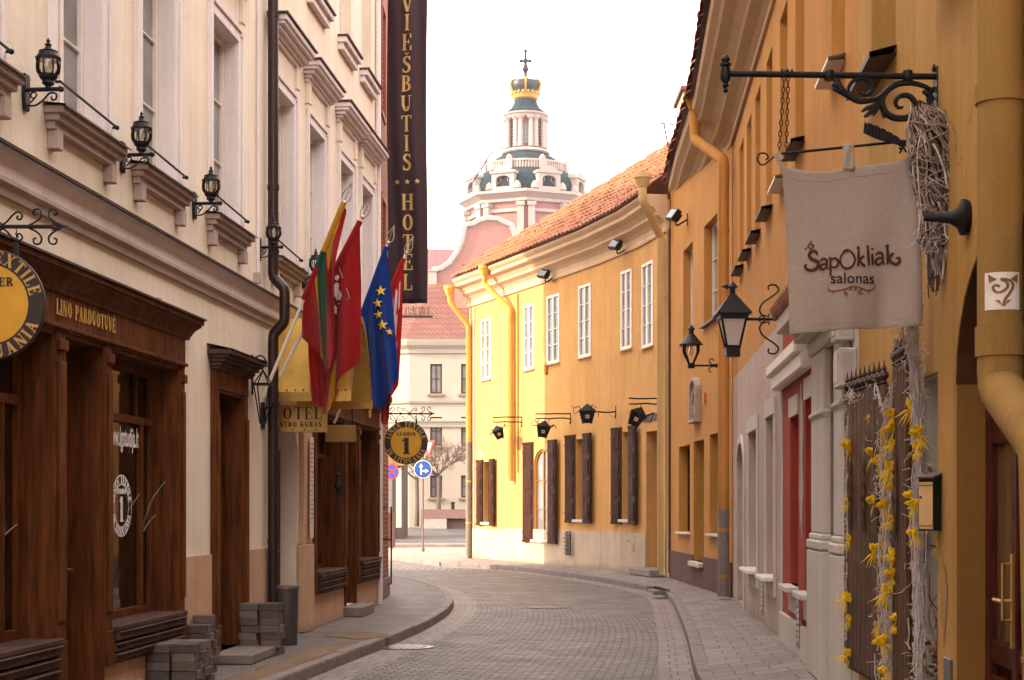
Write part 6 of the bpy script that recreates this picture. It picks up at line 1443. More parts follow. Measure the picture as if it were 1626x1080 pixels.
# ---- round shop signs on scroll brackets
def disc_sign(Y, cpx, cpy, wallpx, tip_px, arm_py, lab, full=True):
    cx, cz = pxy(cpx, cpy, Y); x0, _ = pxy(wallpx, 0, Y); x1, za = pxy(tip_px, arm_py, Y); R = .36
    t = thing('disc_sign', lab, 'shop sign', T(cx, Y, cz), 'round brown and yellow shop signs on scroll brackets')
    M = MW[t]
    m = MB(M @ Matrix.Rotation(pi/2, 4, 'X')); m.lathe([(R-.008, -.02), (R, -.012), (R, .012), (R-.008, .02)], n=64); m.build('board', SIGNB, t)
    m = MB(M @ Matrix.Translation((0, -.021, 0)) @ Matrix.Rotation(pi/2, 4, 'X')); m.lathe([(.255, -.002), (.255, .002)], n=56); m.build('yellow_field', SIGNY, t)
    m = MB(M); serif_arc(m, 'LINEN TEXTILE', 0, 0, .308, .078, -.024, 90, 158, 1.25); m.build('ring_lettering', plain('letter_gold', (.55, .33, .10), .55), t); m = MB(M); serif_arc(m, 'IN LITHUANIA', 0, 0, .308, .078, -.024, 270, 140, 1.25, True); m.build('ring_lettering', plain('letter_gold', (.55, .33, .10), .55), t)
    m = MB(M); serif(m, '1', 0, -.19, .27, -.026, bold=1.15, sx=1.1); m.build('numeral', SIGNB, t); m = MB(M); serif(m, 'NUMBER', 0, .115, .056, -.026, bold=1.5, sx=1.1); m.build('lettering', SIGNB, t)
    m = MB(T(0, Y, 0)); r = .013
    m.tube([(x0, 0, za), (x1-.10, 0, za)], r, 6); m.poly([(x1-.12, -.004, za+.03), (x1, -.004, za), (x1-.12, -.004, za-.03), (x1-.09, -.004, za)][::-1]); m.box(x0-.01, x0+.02, -.04, .04, za-.16, za+.16)
    L_ = x1-x0
    for k, f in enumerate((.12, .33, .56, .84)):
        xc = x0+L_*f
        for sz in (1, -1):
            for sx in (1, -1):
                if f > .8 and sx < 0 and False: continue
                rr = .045
                p = [(xc, 0, za+sz*.012)]+[(xc+sx*a, 0, za+sz*b) for a, b in ((.03, .035), (.065, .075), (.10, .095), (.125, .07), (.11, .045), (.09, .055), (.098, .07))] if k % 2 == 0 else [(xc+sx*.10, 0, za+sz*.012)]+[(xc+sx*a, 0, za+sz*b) for a, b in ((.06, .03), (.025, .065), (.03, .105), (.065, .11), (.075, .08), (.055, .075))]
                m.tube(smooth2(p, 4), .0065, 5)
    m.build('bracket', IRON, t)
    m = MB(T(0, Y, 0))
    for dx in (-.19, .19) if not full else (-.17, .17):
        for k in range(3): z = za-.015-k*.03; m.tube([(cx+dx-.006*(k % 2), 0, z), (cx+dx+.008, .0, z-.012), (cx+dx, 0, z-.032)], .004, 4)
        zt = cz+sqrt(R*R-dx*dx); m.box(cx+dx-.014, cx+dx+.014, -.012, .012, zt-.02, max(zt+.05, za-.1))
    m.build('hanger', IRON, t)
disc_sign(10.05, -17, 484, -130, 110, 360, 'big brown and yellow disc sign cut off by the picture edge above the shop window')
disc_sign(26.2, 645, 703, 597, 692, 657, 'smaller brown and yellow disc sign hanging at the corner by the red brick wall')
# ---- vertical hotel banner
Y = 26.6; bx0, bz0 = pxy(615, 482, Y); bx1, _ = pxy(678, 482, Y); bz1 = 11.2
t = thing('hotel_banner', 'long dark vertical banner with gold letters hanging by the brick house', 'banner', T((bx0+bx1)/2, Y, bz0))
M = T((bx0+bx1)/2, Y, 0); hw = (bx1-bx0)/2
def fold(x, z): return .035*sin(x*9+z*.5)+.018*sin(x*23+z*.9+1)+.012*sin(z*2.3+x*3)
m = MB(M); nx, nz = 26, 60
idx = [[m.p((-hw+2*hw*i/nx+.012*sin(z_*1.3), fold(-hw+2*hw*i/nx, z_), z_)) for i in range(nx+1)] for z_ in [bz0+(bz1-bz0)*j/nz for j in range(nz+1)]]
for j in range(nz):
    for i in range(nx): m.face([idx[j][i], idx[j][i+1], idx[j+1][i+1], idx[j+1][i]])
bo = m.build('cloth', cloth('banner_brown', (.036, .018, .022), .3, 60, .6), t, smooth=True); so_ = bo.modifiers.new('thick', 'SOLIDIFY'); so_.thickness = .006; so_.offset = 1
m = MB(M)
def conform(m, start):
    inv = M.inverted()
    for k in range(start, len(m.v)):
        q = inv @ m.v[k]; m.v[k] = M @ Vector((q.x+.012*sin(q.z*1.3), fold(q.x, q.z)-.012+q.y*.3, q.z))
LH = .42*.86
for ch, py in zip('VIEŠBUTISHOTEL', (12, 43, 72, 107, 147, 188, 229, 266, 301, None, None, None, None, None)): pass
rows = [('V', 8), ('I', 37), ('E', 68), ('Š', 103), ('B', 133), ('U', 165), ('T', 197), ('I', 228), ('S', 258), ('H', 321), ('O', 353), ('T', 385), ('E', 416), ('L', 448)]
for ch, py in rows:
    zc = pxy(645, py, Y)[1]; h = .272; w_ = GL[ch][0]*h*.92; glyph(m, ch, -w_/2-.00, zc-h/2, h, 0, .003, 1.0, .92)
for dx in (-.17, 0, .17): star(m, dx, pxy(645, 289, Y)[1], .052, 0)
conform(m, 0); m.build('lettering', plain('banner_gold', (.52, .34, .12), .5, .15), t)
m = MB(M); zr = pxy(645, 502, Y)[1]
m.tube([(-hw-.12, .0, zr), (hw+.10, .0, zr)], .028, 8); m.build('bottom_rod', plain('rod_olive', (.26, .20, .11), .5, .2), t)
m = MB(M); r = random.Random(3)
for k in range(26): x = -hw-.02+2*hw*k/25+.05; m.tube([(x, 0, zr+.02), (x+r.uniform(-.05, .05), r.uniform(-.05, .05), zr+.17)], .003, 3); m.tube([(x, 0, zr+.16), (x+r.uniform(-.06, .06), r.uniform(-.05, .05), zr+.02)], .003, 3)
m.build('bird_spikes', IRON, t)
m = MB(M); m.tube([(-hw-.12, 0, bz1), (hw+.1, 0, bz1)], .03, 8); m.build('top_rod', IRON, t)
# ---- flags
def flag(name, base, tip, hoist, drop, mats, colf, lab, extra=None, grp='flags on white poles over the hotel entrance', wid=1.0):
    """base/tip world points of the pole; hoist=(s0,s1) along the pole from the tip; drop: list of (dx,dy,dz) bottom-edge offsets sampled along the hoist"""
    t = thing(name, lab, 'flag', T(*base), grp); b, e = Vector(base), Vector(tip); d = (e-b); Lp = d.length; dn = d.normalized()
    m = MB(); m.tube([b, e], [.022, .018], 8); m.build('pole', WHITE, t)
    m = MB(); q = e; side = dn.cross(Vector((0, 1, 0))).normalized()
    for s in (-1, 1):
        pts = [q+dn*a+side*(s*w_) for a, w_ in ((0, .01), (.04, .045), (.10, .05), (.18, .02), (.25, .0))]; m.tube(pts, .008, 5)
    m.tube([q, q+dn*.25], .006, 5); m.ball(*q, .028, 8); m.build('spear_tip', STEEL, t)
    nu, nv = 30, 34; m = MB(); s0, s1 = hoist; r = random.Random(len(lab))
    ds = smooth2([Vector(p) for p in drop], 10); idx = []
    for i in range(nu+1):
        a = i/nu; top = e-dn*(s0+(s1-s0)*a)*Lp; k = a*(len(ds)-1); k0 = min(int(k), len(ds)-2); f = k-k0; bo_ = Vector(ds[k0]).lerp(Vector(ds[k0+1]), f); col = []
        for j in range(nv+1):
            v = j/nv; p = top+bo_*v
            am = min(1, v*2.2)
            p += Vector((.022*sin(a*17+v*2)*am, (.075*sin(a*21+v*1.2)+.03*sin(a*44+v*4))*am, .02*sin(a*13)*v)); p.z += -.10*sin(pi*v)*0
            col.append(m.p(p))
        idx.append(col)
    for i in range(nu):
        for j in range(nv): m.cur = colf((i+.5)/nu, (j+.5)/nv); m.face([idx[i][j], idx[i+1][j], idx[i+1][j+1], idx[i][j+1]])
    o = m.build('cloth', mats, t, smooth=True); md = o.modifiers.new('thick', 'SOLIDIFY'); md.thickness = .003
    sb = o.modifiers.new('sub', 'SUBSURF'); sb.levels = 1; sb.render_levels = 1
    m = MB(); tp = e-dn*s0*Lp; bt = e-dn*s1*Lp; sg = [mats[colf(min(.99, (k+.5)/6), 0)] for k in range(6)]
    for k in range(6):
        m = MB(); m.tube([tp.lerp(bt, k/6), tp.lerp(bt, (k+1)/6)], .034, 8); m.build('sleeve', sg[k], t, smooth=True)
    def surf(a, v, off=-.012):
        i = a*nu; j = v*nv; i0, j0 = min(int(i), nu-1), min(int(j), nv-1); fi, fj = i-i0, j-j0; g_ = lambda x, y: m0[idx[x][y]]
        p = g_(i0, j0)*(1-fi)*(1-fj)+g_(i0+1, j0)*fi*(1-fj)+g_(i0, j0+1)*(1-fi)*fj+g_(i0+1, j0+1)*fi*fj; return p+Vector((0, off, 0))
    m0 = None
    return t, o, idx, nu, nv
FY = cloth('flag_yellow', (.55, .27, .015), trans=.25); FG = cloth('flag_green', (.012, .075, .045), trans=.2); FR = cloth('flag_red', (.33, .009, .012), trans=.25); FB_ = cloth('flag_blue', (.006, .04, .26), trans=.22); FW_ = cloth('flag_white', (.70, .58, .60), trans=.2); FRB = cloth('flag_bright_red', (.50, .014, .014), trans=.3)
def P3_(px, py, Y): x, z = pxy(px, py, Y); return (x, Y, z)
# 1 tricolour
b1_, t1_ = P3_(409, 652, 18.2), P3_(546, 322, 17.8)
flag('national_flag', b1_, t1_, (.0, .46), [(0.0, 0, -.12), (.0, 0, -.75), (.02, .0, -1.40), (.06, 0, -1.25), (.06, 0, -.80), (-.02, 0, -.45)], [FY, FG, FR], lambda a, v: 0 if a < .42 and v < .22 else (2 if a < .46 else (1 if a < .66 else (0 if a < .73 else 2))), 'yellow green and red striped flag hanging limp on the tallest leaning pole')
# 2 red with knight
b2_, t2_ = P3_(414, 655, 18.35), P3_(575, 345, 18.2)
T2 = flag('historic_flag', b2_, t2_, (.02, .54), [(-.02, 0, -1.62), (-.12, .02, -1.66), (-.16, .0, -1.74), (-.02, 0, -1.5), (.06, 0, -1.2), (.06, 0, -.95)], [FR, FY, FW_, FRB], lambda a, v: 1 if (.26 < a < .40 and v > .68+abs(a-.33)) or (.60 < a < .68 and v < .2) else (3 if a > .86 else 0), 'dark red flag with a white knight figure beside the striped flag')
# 3 EU style blue
b3_, t3_ = P3_(513, 668, 21.4), P3_(616, 386, 21.2)
T3 = flag('union_flag', b3_, t3_, (.02, .50), [(.14, 0, -1.74), (.12, 0, -1.85), (.0, 0, -1.70), (.06, 0, -1.30), (.08, 0, -1.05), (.02, 0, -.75)], [FB_, FB_], lambda a, v: 0, 'deep blue flag with a curve of gold stars')
# 4 red and white
b4_, t4_ = P3_(530, 672, 22.0), P3_(645, 402, 21.75)
T4 = flag('city_flag', b4_, t4_, (.03, .45), [(-.10, 0, -1.75), (-.10, 0, -1.85), (-.10, 0, -1.90), (-.05, 0, -1.6), (.05, 0, -1.2), (.1, 0, -.9)], [FRB, FW_], lambda a, v: 1 if (.10 < a < .42 and .12 < v < .72 and sin(a*60+v*9) > -.35) else 0, 'bright red and white patterned flag hanging behind the blue flag')
# charges on the cloth: knight shape and stars follow the cloth surface
def on_cloth(F_, name, mat, shapes, off=.03):
    t, o, idx, nu, nv = F_; me = o.data; inv = MW[t]
    def surf(a, v):
        i = max(0, min(nu-.001, a*nu)); j = max(0, min(nv-.001, v*nv)); i0, j0 = int(i), int(j); fi, fj = i-i0, j-j0
        g_ = lambda x, y: me.vertices[idx[x][y]].co
        p = g_(i0, j0)*(1-fi)*(1-fj)+g_(i0+1, j0)*fi*(1-fj)+g_(i0, j0+1)*(1-fi)*fj+g_(i0+1, j0+1)*fi*fj; return inv @ p
    m = MB()
    for pts, c in shapes:
        cc = surf(*c); yv = min(surf(*q).y for q in pts+[c])-off
        q = [Vector((surf(*p).x, max(yv, surf(*p).y-off), surf(*p).z)) for p in pts]; cc = Vector((cc.x, max(yv, cc.y-off), cc.z)); ci = m.p(cc); k = [m.p(v_) for v_ in q]
        for n_ in range(len(k)): m.face([ci, k[n_], k[(n_+1) % len(k)]])
    return m.build(name, mat, t)
def star_at(F_, px, py, r, Y):
    t = F_[0]; x, z = pxy(px, py, Y); return x, z, r
def flat_marks(F_, name, mat, Y, fn):
    """marks sewn on the cloth: drawn in the plane just before it, then laid on the folds"""
    t, o, idx, nu, nv = F_; inv = MW[t]; P = [inv @ v.co for v in o.data.vertices]
    m = MB(); fn(m)
    def near(x, z):
        best = sorted(((p.x-x)**2+(p.z-z)**2, p.y) for p in P)[:6]; return min(b for a, b in best)
    for k, v in enumerate(m.v): m.v[k] = Vector((v.x, near(v.x, v.z)-.015-(.0), v.z))
    return m.build(name, mat, t)
def stars(m):
    for px, py, r in ((605, 462, 9), (599.5, 482, 8.5), (601, 500, 8), (608, 517, 9), (619, 527, 6)): x, z = pxy(px, py, 21.2); star(m, x, z, r*21.2/2500, 0, rot=.1)
flat_marks(T3, 'stars', plain('star_gold', (.80, .50, .02), .6), 21.2, stars)
def knight(m):
    S = lambda pts: [pxy(a, b, 18.2) for a, b in pts]
    for pts in ([(529, 455), (533, 448), (538, 450), (538, 460), (544, 468), (542, 478), (534, 476), (529, 466)], [(532, 438), (537, 436), (539, 442), (535, 446), (531, 443)], [(519, 487), (530, 483), (535, 488), (534, 498), (521, 499)], [(524, 468), (529, 467), (531, 478), (526, 482)]):
        q = S(pts); c = (sum(a for a, b in q)/len(q), sum(b for a, b in q)/len(q)); ci = m.p((c[0], 0, c[1])); k = [m.p((a, 0, b)) for a, b in q]
        for n_ in range(len(k)): m.face([ci, k[n_], k[(n_+1) % len(k)]])
    m.ribbon(S([(538, 424), (556, 474), (536, 483)]), .006, 0, .001)
flat_marks(T2, 'knight_figure', FW_, 18.2, knight)
t = thing('flag_bracket', 'iron clamp holding the feet of the two white flagpoles on the wall', 'bracket', L.at(U(18.1), 0, 2.6))
m = MB(MW[t]); m.box(-.05, .05, -.03, 0, -.1, .2); m.tube([(0, -.02, .12), (0, -.16, .18)], .02); m.lathe([(.04, 0), (.04, .03)], 0, -.17, .17, 10); m.build('clamp', IRON, t)
# ---- litter bin
t = thing('litter_bin', 'tall dark grey metal litter bin standing by the hotel entrance', 'litter bin', T(-2.62, 18.3, 0, .3) @ Matrix.Scale(1.06, 4))
m = MB(MW[t]); m.lathe([(.115, 0), (.118, .02), (.130, .60), (.137, .605), (.137, .64), (.128, .65), (.122, .645), (.12, .10), (.02, .10)], n=28)
for k in range(3): m.lathe([(.1285+.003*k, 0), (.1285+.003*k, .008)], 0, 0, .02+k*.28, 28)
m.build('drum', plain('bin_metal', (.115, .105, .11), .42, .75, .3, 9, .25, 30), t, smooth=True)
m = MB(MW[t]); m.lathe([(.132, 0), (.142, .004), (.142, .03), (.132, .034)], n=28, z=.615); m.build('rim', plain('bin_rim', (.22, .20, .20), .4, .8), t, smooth=True)
m = MB(MW[t]); m.poly([(-.12, -.05, .02), (-.24, -.12, .01), (-.22, -.02, .10), (-.13, .0, .22)]); m.build('torn_bag', plain('bag_black', (.02, .02, .02), .4), t)
# ---- stacks of paving bricks
pv = MB(); pv.box(-.10, .10, -.05, .05, 0, .078)
pav = tag(pv.build('paving_brick', PAVER, None, False, .006, org=Matrix()), 'grey paving brick in the low pile at the street side of the shop sill', 'paving brick', 'loose grey paving bricks stacked along the cream wall')
first = True
def stack(Y, off, cols, rows, lab, a=.085, jit=.02):
    """cols: heights per column along the wall; off = distance of the pile's centre from the wall"""
    global first
    for r_ in range(rows):
        for k, hgt in enumerate(cols):
            for n_ in range(hgt):
                u = U(Y)+k*.112+random.uniform(-.006, .006); v = -off-r_*.215+random.uniform(-jit, jit)
                if r_ and n_ >= hgt-random.choice((0, 0, 1)): continue
                q = L.at(u, v, n_*.080+.0); M = q @ Matrix.Rotation(pi/2+random.uniform(-.05, .05), 4, 'Z')
                if first: o = pav; first = False
                else: o = pav.copy(); C.objects.link(o)
                o.matrix_world = M; o['label'] = lab; MW[o] = M
stack(12.3, .38, [3, 3, 2], 1, 'grey paving brick in the low pile under the lettered shop front')
stack(13.85, .15, [5, 5, 4, 5, 5, 4], 2, 'grey paving brick in the broad stack below the lettered shop window')
stack(15.0, .15, [6, 6, 7, 5], 1, 'grey paving brick in the stack just before the single wooden door step')
stack(17.05, .13, [7, 7, 5], 2, 'grey paving brick in the stack between the single door and the litter bin')
# ---- street lanterns on the other side
def lantern_big():
    Y = 19.3; cx, _ = pxy(1163, 0, Y); wx, _ = pxy(1240, 0, Y); za = pxy(0, 507, Y)[1]
    t = thing('street_lantern', 'big black street lantern with frosted glass on a scrolled arm beside the cloth banner', 'street lantern', T(wx, Y, za))
    m = MB(T(0, Y, 0)); m.tube([(wx, 0, za), (cx+.14, 0, za)], .018, 8)
    m.box(wx-.012, wx+.02, -.02, .02, za-.05, za+.05)
    xs = wx-.20
    for s in (1, -1):
        m.tube(smooth2([(xs+.0, 0, za+s*.02), (xs-.06, 0, za+s*.10), (xs-.02, 0, za+s*.2), (xs+.12, 0, za+s*.30), (xs+.17, 0, za+s*.36), (xs+.13, 0, za+s*.42), (xs+.05, 0, za+s*.41), (xs+.05, 0, za+s*.36)], 4), .011, 6)
        m.tube(smooth2([(xs-.07, 0, za+s*.02), (xs-.02, 0, za+s*.05), (xs+.05, 0, za+s*.03), (xs+.05, 0, za+s*.07)], 3), .009, 5)
    m.build('arm', IRON, t)
    B = T(cx, Y, za, pi/4*0); m = MB(B)
    r0, r1, r2 = .10, .205, .245; q = pi/4
    zb, zt = -.36, .03
    def ring4(r, z, rr=.016): 
        for k in range(4): m.tube([(r*sqrt(2)*cos(q+k*pi/2), r*sqrt(2)*sin(q+k*pi/2), z), (r*sqrt(2)*cos(q+(k+1)*pi/2), r*sqrt(2)*sin(q+(k+1)*pi/2), z)], rr, 4)
    c_ = lambda r, k, z: (r*sqrt(2)*cos(q+k*pi/2), r*sqrt(2)*sin(q+k*pi/2), z)
    for k in range(4): m.tube([c_(.075, k, zb), c_(.15, k, zt-.02)], .014, 4)
    ring4(.075, zb+.02); ring4(.15, zt-.02, .02)
    m.box(-.085, .085, -.085, .085, zb-.10, zb+.01)
    m.lathe([(.17*sqrt(2), zt-.03), (.17*sqrt(2), zt+.02), (.212*sqrt(2), zt+.02), (.212*sqrt(2), zt+.035), (.04*sqrt(2), zt+.27), (.03, zt+.28)], n=4, a0=q)
    m.lathe([(.035, zt+.26), (.035, zt+.36), (.065, zt+.36), (.06, zt+.375), (.005, zt+.43)], n=10)
    m.poly([(-.14, 0, zt+.37), (-.06, 0, zt+.34), (-.02, 0, zt+.37), (-.06, 0, zt+.40)]); m.poly([(-.14, .0, zt+.37), (-.06, .02, zt+.40), (-.02, .02, zt+.37), (-.06, .02, zt+.34)])
    m.build('frame', IRON, t, bev=0)
    fg = plain('frosted_glass', (.72, .66, .56), .55, 0, .1, 8, .05, 40); m = MB(B)
    for k in range(4): m.poly([c_(.068, k, zb+.02), c_(.068, k+1, zb+.02), c_(.145, k+1, zt-.03), c_(.145, k, zt-.03)])
    m.build('glass', cloth('frosted_pane', (.92, .88, .80), .05, 40, .4, .5), t)
    m = MB(B); m.lathe([(.03, zb+.03), (.05, zb+.08), (.055, zb+.14), (.04, zb+.2), (.03, zb+.22)], n=12); m.build('bulb', fg, t, smooth=True)
    m = MB(B)
    for k in (1,): m.poly([c_(.060, k, zb+.03), c_(.060, k+1, zb+.03), c_(.135, k+1, zt-.03), c_(.135, k, zt-.03)])
    m.poly([c_(.060, 0, zb+.03), c_(.060, 1, zb+.03), c_(.135, 1, zt-.03), c_(.135, 0, zt-.03)]); m.build('reflector', fg, t)
lantern_big()
Y = 28.3; cx, _ = pxy(1097.5, 0, Y); wx, _ = pxy(1152, 0, Y); za = pxy(0, 580.5, Y)[1]
t = thing('street_lantern', 'smaller open black street lantern with a bare bulb on the orange wall', 'street lantern', T(wx, Y, za))
m = MB(T(0, Y, 0)); m.tube([(wx+.1, 0, za), (cx, 0, za)], .018, 8)
m.tube(smooth2([(wx, 0, za-.33), (wx-.09, 0, za-.31), (wx-.07, 0, za-.15), (wx-.16, 0, za-.03), (wx-.27, 0, za-.03), (wx-.30, 0, za-.10), (wx-.25, 0, za-.12)], 4), .011, 5)
m.tube(smooth2([(wx, 0, za+.10), (wx-.1, 0, za+.04), (wx-.24, 0, za+.02), (wx-.29, 0, za+.09), (wx-.23, 0, za+.12), (wx-.21, 0, za+.08)], 4), .011, 5)
m.build('arm', IRON, t)
m = MB(T(cx, Y, za)); m.lathe([(.065, -.05), (.065, .04), (.03, .05)], n=10); zt = .37
m.lathe([(.205, zt), (.215, zt+.01), (.20, zt+.02), (.05, zt+.20), (.04, zt+.26), (.07, zt+.27), (.065, zt+.29), (.01, zt+.36)], n=18)
for k in range(4):
    a = pi/4+k*pi/2; m.tube(smooth2([(.05*cos(a), .05*sin(a), .02), (.10*cos(a), .10*sin(a), .12), (.175*cos(a), .175*sin(a), .25), (.17*cos(a), .17*sin(a), zt)], 4), .018, 5)
m.build('frame', IRON, t)
m = MB(T(cx, Y, za)); m.lathe([(.03, zt), (.03, zt-.05), (.045, zt-.10), (.045, zt-.16), (.01, zt-.21)], n=12); m.build('bulb', LAMPG, t, smooth=True)
m = MB(T(cx, Y, za)); m.lathe([(.014, zt-.03), (.014, zt-.16)], n=6); m.build('burner', WHITE, t)
# ---- salon sign: cast bracket, chain, rod and linen banner
Y = 9.55; s_ = Y/2500; PX = lambda a, b: pxy(a, b, Y)
wx, zb = PX(1487, 121); x0, _ = PX(1152, 118)
t = thing('scroll_bracket', 'cast iron bracket arm with acanthus scrolls projecting from the ochre wall', 'bracket', T(wx, Y, zb))
m = MB(T(0, Y, 0)); m.tube([(x0, 0, PX(0, 117)[1]), (wx+.02, 0, PX(0, 122)[1])], .0195, 12)
m.lathe([(.004, -.115), (.018, -.10), (.010, -.085), (.022, -.07), (.014, -.055), (.032, -.03), (.030, .03), (.022, .045), (.034, .052), (.034, .065), (.020, .072), (.028, .09), (.02, .105), (.012, .115), (.002, .12)], x0, 0, PX(0, 118)[1], 14)
for px in (1317, 1441): m.lathe([(.027, 0), (.032, .01), (.032, .05), (.027, .06)], PX(px, 0)[0], 0, PX(0, 128)[1], 12)
m.build('arm', IRON, t, smooth=True)
m = MB(T(0, Y, 0)); m.box(wx-.008, wx+.02, -.05, .05, PX(0, 205)[1], PX(0, 108)[1]); m.lathe([(.01, 0), (.014, .02), (.004, .045)], PX(1483, 0)[0], 0, PX(0, 114)[1], 8); m.build('wall_plate', IRON, t)
m = MB(T(0, Y, 0))
def sc(pts, r, n=6):
    q = smooth2([(PX(a, b)[0], 0, PX(a, b)[1]) for a, b in pts], 5); k = len(q); rr = [r*(.45+.9*sin(pi*min(1, (i+1)/(k))**.8)**.7) for i in range(k)]; m.tube(q, rr, n)
sc([(1484, 146), (1470, 138), (1448, 132), (1424, 134), (1406, 146), (1400, 162), (1406, 178), (1420, 187), (1440, 187), (1452, 176), (1452, 162), (1442, 152), (1428, 153), (1422, 162), (1426, 171), (1434, 170)], .016)
sc([(1322, 140), (1334, 145), (1348, 152), (1362, 160), (1378, 160), (1392, 156), (1404, 146)], .015)
sc([(1348, 150), (1348, 138), (1356, 128), (1370, 124), (1382, 130), (1384, 142), (1376, 150), (1364, 146), (1364, 138)], .010)
sc([(1322, 132), (1330, 136), (1340, 147), (1356, 158)], .020)
sc([(1324, 124), (1332, 132), (1330, 142)], .012)
for pts in ([(1398, 158), (1388, 168), (1376, 172), (1368, 178)], [(1398, 160), (1392, 174), (1386, 184)], [(1400, 162), (1402, 176), (1404, 188)], [(1396, 164), (1380, 180), (1372, 186)]): sc(pts, .011)
for pts in ([(1486, 190), (1478, 170), (1476, 150), (1484, 138)], [(1484, 176), (1468, 168), (1458, 160)], [(1482, 160), (1472, 148), (1464, 146)], [(1484, 200), (1480, 186), (1488, 170)]): sc(pts, .015)
m.build('scrollwork', IRON, t, smooth=True)
rx0, rz0 = PX(1240, 243); rx1, rz1 = PX(1445, 224)
t = thing('hanging_chain', 'two strand iron chain hanging from the bracket arm to the banner rod', 'chain', T(PX(1247, 0)[0], Y, rz0))
m = MB(T(0, Y, 0)); topx, topz = PX(1249, 112); 
for st in (-1, 1):
    n = 15
    for k in range(n):
        f = k/n; f1 = (k+1)/n; a = Vector((topx+st*.012+(rx0+.02*(st > 0)-topx)*f, 0, topz+(rz0-topz)*f)); b = Vector((topx+st*.012+(rx0+.02*(st > 0)-topx)*f1, 0, topz+(rz0-topz)*f1)); d = (b-a); w_ = .0085
        o_ = Vector((w_, 0, 0)) if k % 2 else Vector((0, w_, 0)); e = d*.12
        m.tube([a-e, a+d*.2+o_, a+d*.8+o_, b+e, a+d*.8-o_, a+d*.2-o_, a-e], .0032, 4, False)
for k in range(3): m.tube([(topx-.03+k*.03, -.02, topz-.03), (topx-.03+k*.03, -.024, topz+.0), (topx-.03+k*.03, .024, topz+.0), (topx-.03+k*.03, .02, topz-.03)], .005, 5)
m.build('links', IRON, t)
t = thing('banner_rod', 'thin black iron rod with a curled end carrying the linen banner', 'rod', T(rx0, Y, rz0))
m = MB(T(0, Y, 0)); m.tube([(rx0-.03, 0, rz0-.008), (rx1+.1, 0, rz1+.012)], .0085, 8); hx, hz = PX(1212, 252)
m.tube(smooth2([(rx0, 0, rz0-.004), (rx0-.04, 0, rz0-.022), (hx+.0, 0, hz-.038), (hx-.035, 0, hz-.01), (hx-.025, 0, hz+.028), (hx+.012, 0, hz+.032), (hx+.03, 0, hz+.008), (hx+.015, 0, hz-.008)], 5), .0055, 6); m.build('rod', IRON, t)
# linen banner
t = thing('linen_banner', 'grey linen banner with brown salon lettering hanging from the iron rod', 'banner', T(*((rx0+rx1)/2, Y), 2.7))
LIN = cloth('grey_linen', (.36, .285, .25), .5, 420, .9, .12)
nl = LIN.node_tree; bl = nl.nodes['Principled BSDF']; tcl = nl.nodes.new('ShaderNodeTexCoord').outputs['Object']
wv = mixc(nl, .5, (.47, .385, .335), (.47, .385, .335)); thr = ramp(nl, noise(nl, tcl, 1, 4, .7, (30, 30, 260)), [(.3, .86), (.7, 1.08)]); thr2 = ramp(nl, noise(nl, tcl, 1, 4, .7, (260, 30, 30)), [(.3, .88), (.7, 1.08)])
nl.links.new(mixc(nl, 1, mixc(nl, 1, wv, thr, 'MULTIPLY'), thr2, 'MULTIPLY'), bl.inputs['Base Color'])
TOPC = [(1228, 250), (1250, 268), (1300, 272), (1342, 266), (1400, 258), (1436, 250), (1450, 240)]
BOTC = [(1253, 531), (1300, 528), (1352, 524), (1410, 521), (1461, 518)]
tp = smooth2([PX(*p) for p in [(1228, 250), (1252, 268), (1300, 274), (1345, 268), (1400, 261), (1436, 254), (1452, 240)]], 12); bt = smooth2([PX(*p) for p in BOTC], 12)
def at_curve(c, f): k = f*(len(c)-1); k0 = min(int(k), len(c)-2); return Vector(c[k0]).lerp(Vector(c[k0+1]), k-k0)
def lin(u, v):
    a, b = at_curve(tp, u), at_curve(bt, u); p = a.lerp(b, v); bend = sin(pi*v)*.006
    y = .022*sin(u*9+v*2)*v+.024*sin(u*17+1+v*1.5)*v**1.3*(.4+.6*u)+.006*sin(u*38)*max(0, v-.5)+.010*sin(v*5+u*2)
    bend += s_*13*(1-u)**9*min(1, v/.09)*(1-v)
    return Vector((p.x+bend, Y+y-.03, p.y))
m = MB(); nx, nz = 56, 60
idx = [[m.p(lin(i/nx, j/nz)) for i in range(nx+1)] for j in range(nz+1)]
for j in range(nz):
    for i in range(nx): m.face([idx[j+1][i], idx[j+1][i+1], idx[j][i+1], idx[j][i]])
bo = m.build('cloth', LIN, t, smooth=True); md = bo.modifiers.new('thick', 'SOLIDIFY'); md.thickness = .004; md.offset = 1
# hems, corner ties and loop
m = MB()
def hem(f, n=40, w_=.0): 
    pts = [f(k/n) for k in range(n+1)]; m.tube([p+Vector((0, -.003, 0)) for p in pts], .0035, 5)
hem(lambda k: lin(k, .955)); hem(lambda k: lin(k, .06)); hem(lambda k: lin(.018, k)); hem(lambda k: lin(.985, k)); hem(lambda k: lin(k, .998)); 
m.build('hem', LIN, t, smooth=True)
def strap(p0, p1, w0, w1, name='loop'):
    m = MB(); n = 10
    A = Vector((PX(*p0)[0], Y-.02, PX(*p0)[1])); B = Vector((PX(*p1)[0], Y-.03, PX(*p1)[1])); r = []
    for k in range(n+1):
        f = k/n; c = A.lerp(B, f); w_ = (w0+(w1-w0)*f)/2; d = (B-A).normalized(); nn = Vector((-d.z, 0, d.x)); r.append([m.p(c+nn*w_*(-1+2*i/4)+Vector((0, .006*sin(i*2+f*5), 0))) for i in range(5)])
    for k in range(n):
        for i in range(4): m.face([r[k][i], r[k][i+1], r[k+1][i+1], r[k+1][i]])
    o = m.build(name, LIN, t, smooth=True); md = o.modifiers.new('thick', 'SOLIDIFY'); md.thickness = .005
